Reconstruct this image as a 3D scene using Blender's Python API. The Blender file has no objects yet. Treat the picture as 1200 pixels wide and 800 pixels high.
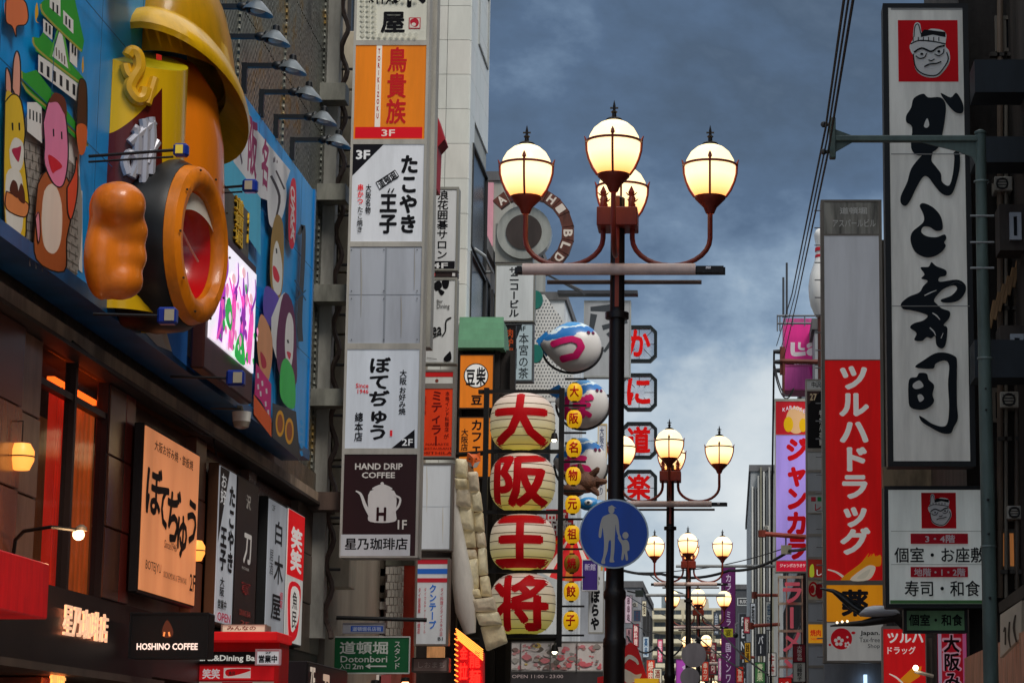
import bpy, bmesh, math, random
from mathutils import Vector, Matrix
from mathutils.geometry import tessellate_polygon
random.seed(7)
SC = bpy.context.scene
COL = SC.collection
# ------------------------------------------------------------------ camera
FPX, VX, VY0 = 2820.0, 855.0, 400.0          # focal length in photo pixels, principal point
TH = math.atan(497.0 / FPX)                  # pitch: horizon sits at y = 897 of 800
CZ = 1.6
cd = bpy.data.cameras.new('camera'); cam = bpy.data.objects.new('camera', cd); COL.objects.link(cam)
cam.location = (0, 0, CZ); cam.rotation_euler = (math.pi / 2 + TH, 0, 0)
cd.sensor_width = 36; cd.lens = FPX / 1200 * 36; cd.shift_x = (600 - VX) / 1200; cd.shift_y = 0
cd.clip_start = 0.5; cd.clip_end = 3000
SC.camera = cam
SC.render.resolution_x = 1024; SC.render.resolution_y = 682
# ------------------------------------------------------------------ world
W = bpy.data.worlds.new("World"); SC.world = W; W.use_nodes = True
nt = W.node_tree; nt.nodes.clear()
def N(t, **k):
    n = nt.nodes.new(t)
    for a, b in k.items(): setattr(n, a, b)
    return n
out = N('ShaderNodeOutputWorld'); bg = N('ShaderNodeBackground'); bg.inputs[1].default_value = 0.1
sky = N('ShaderNodeTexSky', sky_type='NISHITA', sun_disc=False)
SUN_EL, SUN_ROT = math.radians(49), math.radians(144)
sky.sun_elevation = SUN_EL; sky.sun_rotation = SUN_ROT
tc = N('ShaderNodeTexCoord'); sep = N('ShaderNodeSeparateXYZ'); nt.links.new(tc.outputs['Generated'], sep.inputs[0])
mp = N('ShaderNodeMapping'); mp.inputs['Scale'].default_value = (6.0, 1.5, 9.5); nt.links.new(tc.outputs['Generated'], mp.inputs[0])
mp.inputs['Location'].default_value = (1.3, 0.4, 0.2)
n1 = N('ShaderNodeTexNoise'); n1.inputs['Scale'].default_value = 1.0; n1.inputs['Detail'].default_value = 7; n1.inputs['Roughness'].default_value = 0.58; n1.inputs['Distortion'].default_value = 0.1
nt.links.new(mp.outputs[0], n1.inputs['Vector'])
# height above the horizon, bent by the cloud noise, picks the tone of the overcast
mul = N('ShaderNodeMath', operation='MULTIPLY_ADD'); nt.links.new(n1.outputs[0], mul.inputs[0]); mul.inputs[1].default_value = 0.76
nt.links.new(sep.outputs['Z'], mul.inputs[2])
ramp = N('ShaderNodeValToRGB'); nt.links.new(mul.outputs[0], ramp.inputs[0])
cr = ramp.color_ramp
def lin(c):
    return c / 12.92 if c <= 0.04045 else ((c + 0.055) / 1.055) ** 2.4
def hx(h, k=1.0):
    h = h.lstrip('#'); h = ''.join(c * 2 for c in h) if len(h) == 3 else h
    return tuple(lin(int(h[i:i + 2], 16) / 255) * k for i in (0, 2, 4))
stops = [(0.34, '#dfe5e8'), (0.41, '#cfd8de'), (0.465, '#b6c4d0'), (0.515, '#8fa4ba'), (0.565, '#6e849e'), (0.615, '#546984'), (0.68, '#4a5b70'), (0.72, '#56677c'), (0.86, '#9aa5b0'), (1.0, '#dfe2e4')]
cr.elements[0].position = stops[0][0]; cr.elements[0].color = (*hx(stops[0][1], 7.35), 1)
cr.elements[1].position = stops[-1][0]; cr.elements[1].color = (*hx(stops[-1][1], 9.5), 1)
for p_, h_ in stops[1:-1]:
    e = cr.elements.new(p_); e.color = (*hx(h_, 7.35), 1)
mix = N('ShaderNodeMixRGB'); mix.inputs[0].default_value = 0.94
nt.links.new(sky.outputs[0], mix.inputs[1]); nt.links.new(ramp.outputs[0], mix.inputs[2])
nt.links.new(mix.outputs[0], bg.inputs[0]); nt.links.new(bg.outputs[0], out.inputs[0])
# ------------------------------------------------------------------ sun (veiled by cloud, behind the camera)
sl = bpy.data.lights.new('sun', 'SUN'); so = bpy.data.objects.new('sun', sl); COL.objects.link(so)
sl.energy = 1.5; sl.angle = math.radians(22); sl.color = (1.0, 0.93, 0.84)
dvec = Vector((math.sin(SUN_ROT) * math.cos(SUN_EL), math.cos(SUN_ROT) * math.cos(SUN_EL), math.sin(SUN_EL)))
so.rotation_euler = dvec.to_track_quat('Z', 'Y').to_euler(); so.location = (0, 0, 60)
SC.view_settings.view_transform = 'Standard'; SC.view_settings.look = 'None'
SC.view_settings.exposure = 0.45; SC.view_settings.gamma = 1.0
SC.cycles.use_denoising = True
SC.cycles.max_bounces = 6
# ------------------------------------------------------------------ helpers: picture ray -> place
ct, st = math.cos(TH), math.sin(TH)
def ray(x, y):
    a, b = (x - VX) / FPX, -(y - VY0) / FPX
    return Vector((a, ct - b * st, st + b * ct))
CAM = Vector((0, 0, CZ))
def P(x, y, Y):
    d = ray(x, y); return CAM + d * (Y / d.y)
def PX(x, y, X):
    d = ray(x, y); return CAM + d * (X / d.x)
# ------------------------------------------------------------------ materials
MATS = {}
def mat(h, rough=0.6, dirt=0.14, bump=0.0, metal=0.0, emit=0.0, k=1.0, scale=2.0, streak=0.25, ecol=None, spec=0.4, coat=0.0, alpha=1.0, trans=0.0):
    key = (h, rough, dirt, bump, metal, emit, k, scale, streak, ecol, spec, coat, alpha, trans)
    if key in MATS: return MATS[key]
    m = bpy.data.materials.new('paint_' + h.lstrip('#')); m.use_nodes = True
    t = m.node_tree; b = t.nodes['Principled BSDF']
    c = hx(h); mxv = max(c) * 1.45 * k; c = tuple(max(0.004, v * 1.45 * k * (0.85 / mxv if mxv > 0.85 else 1)) for v in c)
    b.inputs['Roughness'].default_value = rough; b.inputs['Metallic'].default_value = metal
    b.inputs['Specular IOR Level'].default_value = spec
    if coat: b.inputs['Coat Weight'].default_value = coat; b.inputs['Coat Roughness'].default_value = 0.08
    if trans: b.inputs['Transmission Weight'].default_value = trans
    if dirt > 0:
        tc = t.nodes.new('ShaderNodeTexCoord'); mpn = t.nodes.new('ShaderNodeMapping'); mpn.inputs['Scale'].default_value = (1, 1, streak)
        geo = t.nodes.new('ShaderNodeNewGeometry')
        t.links.new(geo.outputs['Position'], mpn.inputs[0])
        nz = t.nodes.new('ShaderNodeTexNoise'); nz.inputs['Scale'].default_value = scale; nz.inputs['Detail'].default_value = 8; nz.inputs['Roughness'].default_value = 0.65
        t.links.new(mpn.outputs[0], nz.inputs['Vector'])
        rp = t.nodes.new('ShaderNodeValToRGB'); rp.color_ramp.elements[0].position = 0.32; rp.color_ramp.elements[1].position = 0.6
        rp.color_ramp.elements[0].color = (*[v * (1 - dirt * 1.6) for v in c], 1); rp.color_ramp.elements[1].color = (*c, 1)
        t.links.new(nz.outputs[0], rp.inputs[0]); t.links.new(rp.outputs[0], b.inputs['Base Color'])
        if bump > 0:
            bp = t.nodes.new('ShaderNodeBump'); bp.inputs['Strength'].default_value = bump; bp.inputs['Distance'].default_value = 0.03
            nb = t.nodes.new('ShaderNodeTexNoise'); nb.inputs['Scale'].default_value = scale * 6; nb.inputs['Detail'].default_value = 5
            t.links.new(geo.outputs['Position'], nb.inputs['Vector']); t.links.new(nb.outputs[0], bp.inputs['Height']); t.links.new(bp.outputs[0], b.inputs['Normal'])
        if emit:
            t.links.new(rp.outputs[0], b.inputs['Emission Color'])
    else:
        b.inputs['Base Color'].default_value = (*c, 1)
        if emit: b.inputs['Emission Color'].default_value = (*(hx(ecol) if ecol else c), 1)
    if emit:
        if ecol and dirt > 0:
            for l in list(b.inputs['Emission Color'].links): t.links.remove(l)
            b.inputs['Emission Color'].default_value = (*hx(ecol), 1)
        b.inputs['Emission Strength'].default_value = emit
    if alpha < 1: b.inputs['Alpha'].default_value = alpha
    MATS[key] = m
    return m
BLK = '#0d0d10'
def steel(h='#77777a'): return mat(h, 0.45, 0.25, metal=0.3, scale=4)
# ------------------------------------------------------------------ objects
ORG = {}
def tag(o, label=None, cat=None, group=None, kind=None):
    if label: o['label'] = label
    if cat: o['category'] = cat
    if group: o['group'] = group
    if kind: o['kind'] = kind
    return o
def thing(name, label, cat, loc, group=None):
    o = bpy.data.objects.new(name, None); COL.objects.link(o); o.location = loc; o.empty_display_size = 0.3
    ORG[o.name] = Vector(loc)
    return tag(o, label, cat, group)
class MB:
    def __init__(s): s.v = []; s.f = []; s.m = []; s.mats = []
    def mi(s, m):
        if m not in s.mats: s.mats.append(m)
        return s.mats.index(m)
    def add(s, vs, fs, m):
        b = len(s.v); s.v += [Vector(v) for v in vs]; i = s.mi(m)
        for f in fs: s.f.append([b + k for k in f]); s.m.append(i)
        return s
    def box(s, a, b, m, bev=0):
        x0, y0, z0 = a; x1, y1, z1 = b
        if x0 > x1: x0, x1 = x1, x0
        if y0 > y1: y0, y1 = y1, y0
        if z0 > z1: z0, z1 = z1, z0
        if bev:
            c = min(bev, (x1 - x0) / 3, (y1 - y0) / 3, (z1 - z0) / 3)
            bm = bmesh.new(); bmesh.ops.create_cube(bm, size=1)
            for v in bm.verts: v.co = Vector(((x0 + x1) / 2 + v.co.x * (x1 - x0), (y0 + y1) / 2 + v.co.y * (y1 - y0), (z0 + z1) / 2 + v.co.z * (z1 - z0)))
            bmesh.ops.bevel(bm, geom=bm.edges[:], offset=c, segments=1, affect='EDGES')
            bm.verts.index_update()
            s.add([v.co.copy() for v in bm.verts], [[v.index for v in f.verts] for f in bm.faces], m); bm.free(); return s
        return s.add([(x0, y0, z0), (x1, y0, z0), (x1, y1, z0), (x0, y1, z0), (x0, y0, z1), (x1, y0, z1), (x1, y1, z1), (x0, y1, z1)],
                     [(0, 3, 2, 1), (4, 5, 6, 7), (0, 1, 5, 4), (1, 2, 6, 5), (2, 3, 7, 6), (3, 0, 4, 7)], m)
    def tube(s, pts, r, m, n=8, cap=True):
        pts = [Vector(p) for p in pts]; rs = r if isinstance(r, (list, tuple)) else [r] * len(pts)
        vs = []; fs = []
        up = None
        for i, p in enumerate(pts):
            d = (pts[min(i + 1, len(pts) - 1)] - pts[max(i - 1, 0)]).normalized()
            if up is None: up = Vector((0, 0, 1)) if abs(d.z) < 0.9 else Vector((1, 0, 0))
            a = d.cross(up)
            if a.length < 1e-4: a = d.cross(Vector((0, 1, 0)))
            a.normalize(); b = a.cross(d).normalized(); up = b
            for k in range(n):
                t = 2 * math.pi * k / n; vs.append(p + (a * math.cos(t) + b * math.sin(t)) * rs[i])
        for i in range(len(pts) - 1):
            for k in range(n):
                fs.append((i * n + k, i * n + (k + 1) % n, (i + 1) * n + (k + 1) % n, (i + 1) * n + k))
        if cap: fs.append(tuple(range(n))[::-1]); fs.append(tuple((len(pts) - 1) * n + k for k in range(n)))
        return s.add(vs, fs, m)
    def lathe(s, prof, c, m, n=20, sx=1, sy=1, a0=0, a1=2 * math.pi):
        c = Vector(c); vs = []; fs = []; full = abs(a1 - a0 - 2 * math.pi) < 1e-3; k1 = n if full else n + 1
        for r, z in prof:
            for k in range(k1):
                t = a0 + (a1 - a0) * k / n; vs.append(c + Vector((math.cos(t) * r * sx, math.sin(t) * r * sy, z)))
        for i in range(len(prof) - 1):
            for k in range(n):
                k2 = (k + 1) % k1
                fs.append((i * k1 + k, i * k1 + k2, (i + 1) * k1 + k2, (i + 1) * k1 + k))
        return s.add(vs, fs, m)
    def sphere(s, c, r, m, n=16, rings=10):
        if not isinstance(r, (list, tuple)): r = (r, r, r)
        prof = [(math.sin(math.pi * i / rings), -math.cos(math.pi * i / rings)) for i in range(rings + 1)]
        prof[0] = (0.001, -1); prof[-1] = (0.001, 1)
        c = Vector(c); vs = []; fs = []
        for q, z in prof:
            for k in range(n):
                t = 2 * math.pi * k / n; vs.append(c + Vector((math.cos(t) * q * r[0], math.sin(t) * q * r[1], z * r[2])))
        for i in range(rings):
            for k in range(n): fs.append((i * n + k, i * n + (k + 1) % n, (i + 1) * n + (k + 1) % n, (i + 1) * n + k))
        return s.add(vs, fs, m)
    def prism(s, pts, d, m):                      # planar outline pushed along vector d
        pts = [Vector(p) for p in pts]; d = Vector(d); n = len(pts)
        tr = tessellate_polygon([pts])
        fs = [tuple(t) for t in tr] + [tuple(n + k for k in t) for t in tr]
        fs += [(i, (i + 1) % n, n + (i + 1) % n, n + i) for i in range(n)]
        return s.add(pts + [p + d for p in pts], fs, m)
    def build(s, name, parent=None, smooth=False, label=None, kind=None, recalc=True):
        if not s.v: return None
        org = ORG[parent.name] if parent else Vector((0, 0, 0))
        me = bpy.data.meshes.new(name)
        me.from_pydata([tuple(v - org) for v in s.v], [], s.f)
        for m in s.mats: me.materials.append(m)
        me.polygons.foreach_set('material_index', s.m)
        if recalc:
            bm = bmesh.new(); bm.from_mesh(me); bmesh.ops.recalc_face_normals(bm, faces=bm.faces[:]); bm.to_mesh(me); bm.free()
        if smooth:
            me.polygons.foreach_set('use_smooth', [True] * len(me.polygons))
            me.set_sharp_from_angle(angle=math.radians(40))
        me.update()
        o = bpy.data.objects.new(name, me); COL.objects.link(o)
        if parent: o.parent = parent
        ORG[o.name] = org
        if label: o['label'] = label
        if kind: o['kind'] = kind
        return o
def copy_tree(o, parent=None):
    c = o.copy(); COL.objects.link(c); c.parent = parent
    for ch in o.children: copy_tree(ch, c)
    return c
# ------------------------------------------------------------------ glyphs
GL = {}
def glyph(s, off=0.02):
    k = (s, round(off, 4))
    if k not in GL:
        c = bpy.data.curves.new('t', 'FONT'); c.body = s; c.resolution_u = 2; c.offset = off
        o = bpy.data.objects.new('t', c); COL.objects.link(o)
        m = bpy.data.meshes.new_from_object(o.evaluated_get(bpy.context.evaluated_depsgraph_get()))
        vs = [(v.co.x, v.co.y) for v in m.vertices]; fs = [tuple(p.vertices) for p in m.polygons]
        bpy.data.objects.remove(o); bpy.data.curves.remove(c); bpy.data.meshes.remove(m)
        xs = [v[0] for v in vs] or [0, 1]; ys = [v[1] for v in vs] or [0, 1]
        GL[k] = (vs, fs, min(xs), max(xs), min(ys), max(ys))
    return GL[k]
def spline(pts, n=5):
    r = []; q = [pts[0]] + list(pts) + [pts[-1]]
    for i in range(1, len(q) - 2):
        for k in range(n):
            t = k / n; a, b, c, d = q[i - 1], q[i], q[i + 1], q[i + 2]
            r.append(tuple(0.5 * ((2 * b[j]) + (-a[j] + c[j]) * t + (2 * a[j] - 5 * b[j] + 4 * c[j] - d[j]) * t * t + (-a[j] + 3 * b[j] - 3 * c[j] + d[j]) * t ** 3) for j in range(len(b))))
    r.append(tuple(pts[-1])); return r
class Face:
    """a flat board in the place; flat print is laid on it, given by picture rays ('px') or by fractions ('fr')"""
    def __init__(s, o, r, u, w, h, mode='px'):
        s.o, s.r, s.u, s.w, s.h, s.mode = Vector(o), Vector(r).normalized(), Vector(u).normalized(), w, h, mode
        s.n = s.r.cross(s.u)
    def c(s, x, y):
        if s.mode == 'fr': return (x * s.w, (1 - y) * s.h)
        d = ray(x, y); t = (s.o - CAM).dot(s.n) / d.dot(s.n); p = CAM + d * t - s.o
        return (p.dot(s.r), p.dot(s.u))
    def w3(s, a, b, k=0.0): return s.o + s.r * a + s.u * b + s.n * k
    def inv(s, p):
        q = Vector(p) - s.o; return (q.dot(s.r), q.dot(s.u))
def clipped(pts): return pts
def print_on(face, items, name='lettering', parent=None, base=0.004, step=0.0012, emit=0, thick=0, rough=0.5, warp=None):
    mb = MB(); lev = 0
    def put(pts2, fs, col, lev, th=0):
        kk = base + lev * step
        e = emit
        if isinstance(col, tuple): col, e = col
        m = mat(col, rough, 0.08 if not e else 0, emit=e, spec=.12)
        n = len(pts2)
        if th:
            vs = [face.w3(a, b, kk + th) for a, b in pts2] + [face.w3(a, b, kk) for a, b in pts2]
            from collections import Counter
            ed = Counter(); dr = {}
            for f in fs:
                for i in range(len(f)):
                    a, b = f[i], f[(i + 1) % len(f)]; ed[(min(a, b), max(a, b))] += 1; dr[(min(a, b), max(a, b))] = (a, b)
            sf = [(dr[k][0], dr[k][1], dr[k][1] + n, dr[k][0] + n) for k, c in ed.items() if c == 1]
            mb.add(vs, list(fs) + sf, m)
        else:
            mb.add([face.w3(a, b, kk) for a, b in pts2], fs, m)
    for it in items:
        k = it[0]; lev += 1.15
        if k in 'TV':
            _, s, x0, y0, x1, y1, col = it[:7]; off = it[7] if len(it) > 7 else 0.02; rot = it[8] if len(it) > 8 else 0
            th = thick
            A = face.c(x0, y1); B = face.c(x1, y0); Wd, Ht = B[0] - A[0], B[1] - A[1]
            bold = max(0.004, off * .62); off = 0
            def putb(pp, fs, eu, ev):
                if bold <= 0: put(pp, fs, col, lev, th); return
                nd = 6 if bold < .04 else 8
                sh = [(0, 0)] + [(math.cos(2 * math.pi * (i + .5) / nd) * bold * eu, math.sin(2 * math.pi * (i + .5) / nd) * bold * ev) for i in range(nd)]
                if bold > .05: sh += [(math.cos(2 * math.pi * i / 6) * bold * eu * .55, math.sin(2 * math.pi * i / 6) * bold * ev * .55) for i in range(6)]
                for i, (du, dv) in enumerate(sh): put([(a + du, b + dv) for a, b in pp], fs, col, lev + i * .08, th)
            if k == 'T':
                vs, fs, a0, a1, b0, b1 = glyph(s, off); a0 -= bold; a1 += bold; b0 -= bold; b1 += bold
                if not vs: continue
                sx, sy = Wd / max(a1 - a0, 1e-4), Ht / max(b1 - b0, 1e-4)
                if s in '一ー・': sy = sx
                pp = [(A[0] + (v[0] - a0) * sx, A[1] + (v[1] - b0) * sy) for v in vs]
                if rot:
                    cx, cy = A[0] + Wd / 2, A[1] + Ht / 2; cr_, sr_ = math.cos(rot), math.sin(rot)
                    pp = [(cx + (a - cx) * cr_ - (b - cy) * sr_, cy + (a - cx) * sr_ + (b - cy) * cr_) for a, b in pp]
                putb(pp, fs, sx, sy)
            else:
                n = len(s); ch = Ht / n
                for i, g in enumerate(s):
                    if g in ' 　': continue
                    vs, fs, *_ = glyph(g, off)
                    cy0 = A[1] + (n - 1 - i) * ch
                    if g in 'ー—-〜':
                        vs = [(0.5 - (v[1] - 0.38), 0.38 + (0.5 - v[0])) for v in vs]
                    elif ord(g) < 128:
                        mx = max(v[0] for v in vs); mn = min(v[0] for v in vs); q = 0.5 - (mx + mn) / 2
                        vs = [(v[0] * 1.0 + q, v[1]) for v in vs]
                    putb([(A[0] + v[0] * Wd, cy0 + (v[1] + 0.12) * ch) for v in vs], fs, Wd, ch)
        elif k == 'R':
            _, x0, y0, x1, y1, col = it
            A = face.c(x0, y1); B = face.c(x1, y0)
            put([(A[0], A[1]), (B[0], A[1]), (B[0], B[1]), (A[0], B[1])], [(0, 1, 2, 3)], col, lev, 0)
        elif k == 'P':
            pts = it[1]; col = it[2]
            if len(it) > 3: ox, oy, sc = it[3]; pts = [(ox + a / sc, oy + b / sc) for a, b in pts]
            q = [face.c(*p) for p in pts]
            tr = tessellate_polygon([[Vector((a, b, 0)) for a, b in q]])
            put(q, [tuple(t) for t in tr], col, lev, thick)
        elif k == 'B':                                   # soft closed blob through points
            pts = it[1]; col = it[2]
            if len(it) > 3: ox, oy, sc = it[3]; pts = [(ox + a / sc, oy + b / sc) for a, b in pts]
            cl = [pts[-1]] + list(pts) + [pts[0], pts[1]]; r = []
            for i in range(1, len(cl) - 2):
                for q_ in range(4):
                    t = q_ / 4; a, b, c, d = cl[i - 1], cl[i], cl[i + 1], cl[i + 2]
                    r.append(tuple(0.5 * ((2 * b[j]) + (-a[j] + c[j]) * t + (2 * a[j] - 5 * b[j] + 4 * c[j] - d[j]) * t * t + (-a[j] + 3 * b[j] - 3 * c[j] + d[j]) * t ** 3) for j in (0, 1)))
            q = [face.c(*p) for p in r]
            tr = tessellate_polygon([[Vector((a, b, 0)) for a, b in q]])
            put(q, [tuple(t) for t in tr], col, lev, thick)
        elif k == 'C':
            _, cx, cy, rx, ry, col = it
            q = [face.c(cx + rx * math.cos(2 * math.pi * i / 28), cy + ry * math.sin(2 * math.pi * i / 28)) for i in range(28)]
            put(q, [tuple(range(28))], col, lev, thick)
        elif k == 'S':                                   # brush stroke: (x, y, width) points
            pts = it[1]; col = it[2]
            if len(it) > 3: ox, oy, sc = it[3]; pts = [(ox + a / sc, oy + b / sc, w_ / sc) for a, b, w_ in pts]
            r = spline(pts, 4); L = []; R = []
            for i, (a, b, w_) in enumerate(r):
                p0, p1 = r[max(i - 1, 0)], r[min(i + 1, len(r) - 1)]
                dx, dy = p1[0] - p0[0], p1[1] - p0[1]; l = math.hypot(dx, dy) or 1
                L.append((a - dy / l * w_ / 2, b + dx / l * w_ / 2)); R.append((a + dy / l * w_ / 2, b - dx / l * w_ / 2))
            n = len(r); q = [face.c(*p) for p in L] + [face.c(*p) for p in R]
            put(q, [(i, i + 1, n + i + 1, n + i) for i in range(n - 1)], col, lev, 0)
    if warp:
        bm = bmesh.new(); vv = [bm.verts.new(v) for v in mb.v]
        for f, mi_ in zip(mb.f, mb.m):
            try: ff = bm.faces.new([vv[i] for i in f]); ff.material_index = mi_
            except ValueError: pass
        bmesh.ops.triangulate(bm, faces=bm.faces[:])
        for _ in range(3):
            le = [e for e in bm.edges if e.calc_length() > warp[1]]
            if not le: break
            bmesh.ops.subdivide_edges(bm, edges=le, cuts=1); bmesh.ops.triangulate(bm, faces=bm.faces[:])
        bm.verts.index_update()
        m2 = MB(); m2.mats = mb.mats; m2.v = [warp[0](v.co.copy()) for v in bm.verts]
        m2.f = [[v.index for v in f.verts] for f in bm.faces]; m2.m = [f.material_index for f in bm.faces]; bm.free(); mb = m2
    return mb.build(name, parent, recalc=bool(thick))
# ------------------------------------------------------------------ boards facing down the street
def board(name, label, x0, y0, x1, y1, Y, d, frame, panels, group=None, cat='sign', fr=0.035, lit=0, ym=None, frame_rough=0.5, extra=None):  # lit is face emission; it also lifts boards that are unlit
    ym = (y0 + y1) / 2 if ym is None else ym; xm = (x0 + x1) / 2
    X0, X1 = P(x0, ym, Y).x, P(x1, ym, Y).x; Z1, Z0 = P(xm, y0, Y).z, P(xm, y1, Y).z
    t = thing(name, label, cat, ((X0 + X1) / 2, Y + d / 2, Z0), group)
    fm = mat(frame, frame_rough, 0.2, scale=3)
    zs = []
    face = Face((X0, Y, Z0), (1, 0, 0), (0, 0, 1), X1 - X0, Z1 - Z0)
    b = MB(); b.box((X0, Y + 0.03, Z0), (X1, Y + d, Z1), fm, 0.012); b.build('sign_box', t)
    fb = MB()
    w = fr
    fb.box((X0, Y, Z0), (X0 + w, Y + 0.028, Z1), fm); fb.box((X1 - w, Y, Z0), (X1, Y + 0.028, Z1), fm)
    bars = []
    for (a0, a1, colr, items, *opt) in panels:
        o = opt[0] if opt else {}
        za, zb = P(xm, a0, Y).z, P(xm, a1, Y).z
        bars += [za, zb]
        pm = mat(colr, o.get('rough', 0.42), o.get('dirt', 0.1) * 1.5, emit=o.get('lit', lit), scale=o.get('scale', 2.2), streak=.12)  # dirt mottling also serves as uneven backlighting of the face
        q = MB(); q.box((X0 + w + 0.001, Y + 0.012, zb), (X1 - w - 0.001, Y + 0.026, za), pm)
        po = q.build('panel', t)
        if items:
            f2 = Face((X0, Y + 0.012, Z0), (1, 0, 0), (0, 0, 1), X1 - X0, Z1 - Z0)
            print_on(f2, items, 'lettering', po, base=0.003, step=0.0009, emit=o.get('plit', o.get('lit', lit)))
    bars = sorted(set([Z0] + bars + [Z1]))
    ps = sorted([(P(xm, p[1], Y).z, P(xm, p[0], Y).z) for p in panels])
    edges = [Z0] + [v for q in ps for v in q] + [Z1]
    for i in range(0, len(edges), 2):
        a, c = edges[i], edges[i + 1]
        if c - a > 0.004: fb.box((X0 + w, Y, a), (X1 - w, Y + 0.028, c), fm)
    fb.build('frame', t)
    return t
def wboard(name, label, X, Y0, Y1, z0, z1, d, frame, colr, items, group=None, cat='sign', fr=0.03, lit=0, plit=None, side=1, thick=0):
    """board on a wall that runs along the street; side=1 faces right (+X), -1 faces left"""
    t = thing(name, label, cat, (X - side * d / 2, (Y0 + Y1) / 2, z0), group)
    fm = mat(frame, 0.5, 0.2, scale=3)
    b = MB(); b.box((X - side * d, Y0, z0), (X, Y1, z1), fm, 0.01); b.build('sign_box', t)
    q = MB(); q.box((X, Y0 + fr, z0 + fr), (X + side * 0.012, Y1 - fr, z1 - fr), mat(colr, 0.42, 0.16, emit=lit, scale=2.2, streak=.12)); po = q.build('panel', t)
    if items:
        if side == 1: f = Face((X + 0.012, Y0, z0), (0, 1, 0), (0, 0, 1), Y1 - Y0, z1 - z0, 'fr')
        else: f = Face((X - 0.012, Y1, z0), (0, -1, 0), (0, 0, 1), Y1 - Y0, z1 - z0, 'fr')
        print_on(f, items, 'lettering', po, base=0.003, step=0.001, emit=lit if plit is None else plit, thick=thick)
    return t
def wire(pts, r, name, label, group=None, col='#111114', sag=0):
    q = []
    for i in range(len(pts) - 1):
        a, b = Vector(pts[i]), Vector(pts[i + 1])
        for k in range(12):
            t = k / 12; p = a.lerp(b, t); p.z -= sag * 4 * t * (1 - t); q.append(p)
    q.append(Vector(pts[-1]))
    o = MB().tube(q, r, mat(col, 0.6, 0), 5).build(name); tag(o, label, 'cable', group); return o
# ------------------------------------------------------------------ ground
def struct(mb, name): o = mb.build(name); o['kind'] = 'structure'; return o
g = MB(); g.box((-400, -60, -1.2), (400, 1500, -0.16), mat('#4a4a48', 0.9, 0.3)); struct(g, 'ground')
g = MB(); g.box((-3.6, -60, -0.155), (1.6, 420, -0.12), mat('#55555a', 0.75, 0.3, bump=0.3)); struct(g, 'road')
pv = mat('#7d736b', 0.7, 0.3, bump=0.2)
g = MB(); g.box((-6.0, -60, -0.156), (-3.6, 420, 0), pv); struct(g, 'left_pavement')
g = MB(); g.box((1.6, -60, -0.156), (8.0, 420, 0), pv); struct(g, 'right_pavement')
# ------------------------------------------------------------------ buildings
def glassm(h='#1c2226', rough=0.12): return mat(h, rough, 0.05, spec=0.9)
def window(parent, side, a0, a1, z0, z1, at, frame='#3a3a3c', pane='#20272c', lit=0, mull=1, litcol=None):
    """side F faces -Y at y=at, R faces +X at x=at, L faces -X at x=at"""
    fm = mat(frame, 0.5, 0.15); w = 0.05
    gm = mat(litcol or pane, 0.18, 0.1, emit=lit, spec=0.3)
    def bx(mb, a, b, c, d, o0, o1, m):
        if side == 'F': mb.box((a, at - o1, c), (b, at - o0, d), m)
        elif side == 'R': mb.box((at + o0, a, c), (at + o1, b, d), m)
        else: mb.box((at - o1, a, c), (at - o0, b, d), m)
    f = MB()
    bx(f, a0, a0 + w, z0, z1, 0, 0.06, fm); bx(f, a1 - w, a1, z0, z1, 0, 0.06, fm)
    bx(f, a0 + w, a1 - w, z0, z0 + w, 0, 0.06, fm); bx(f, a0 + w, a1 - w, z1 - w, z1, 0, 0.06, fm)
    for i in range(1, mull + 1):
        c = a0 + (a1 - a0) * i / (mull + 1); bx(f, c - 0.02, c + 0.02, z0 + w, z1 - w, 0.012, 0.055, fm)
    fo = f.build('window', parent)
    p = MB(); bx(p, a0 + w, a1 - w, z0 + w, z1 - w, 0.002, 0.012, gm); p.build('pane', fo)
def building(name, label, x0, x1, y0, y1, z1, wall, wins=(), roof='#5a5a5c', z0=0, dirt=0.25, bump=0.15, group=None, parapet=0.3):
    t = thing(name, label, 'building', ((x0 + x1) / 2, (y0 + y1) / 2, z0), group)
    m = MB(); m.box((x0, y0, z0), (x1, y1, z1), mat(wall, 0.75, dirt, bump=bump, scale=0.8)); m.build('wall', t)
    r = MB(); r.box((x0 - 0.08, y0 - 0.08, z1 + 0.003), (x1 + 0.08, y1 + 0.08, z1 + parapet), mat(roof, 0.8, 0.25)); r.build('roof', t)
    for w in wins: window(t, *w)
    return t
# --- the restaurant building with the mural, left
XL = -6.0
lb = thing('restaurant_building', 'dark brown stone clad restaurant building behind the blue mural billboard, nearest on the left', 'building', (-8, 25, 0))
stone = [mat(h, 0.22, 0.3, bump=0.03, scale=1.5, spec=0.6) for h in ('#6a3c2c', '#784630', '#5c3426')]
m = MB()
core = mat('#3a2c24', 0.8, 0.3)
m.box((-14, 12, 5.46), (XL - 0.06, 35.4, 17), mat('#555550', 0.6, 0.3)); m.box((-14, 12, 0), (-7.4, 35.4, 5.46), core)
m.box((-7.4, 12, 5.3), (XL - 0.05, 35.4, 5.459), core)
m.box((-7.4, 12, 2.95), (XL - 0.02, 35.4, 3.18), mat('#2c211d', 0.5, 0.3))
m.build('wall', lb)
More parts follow.
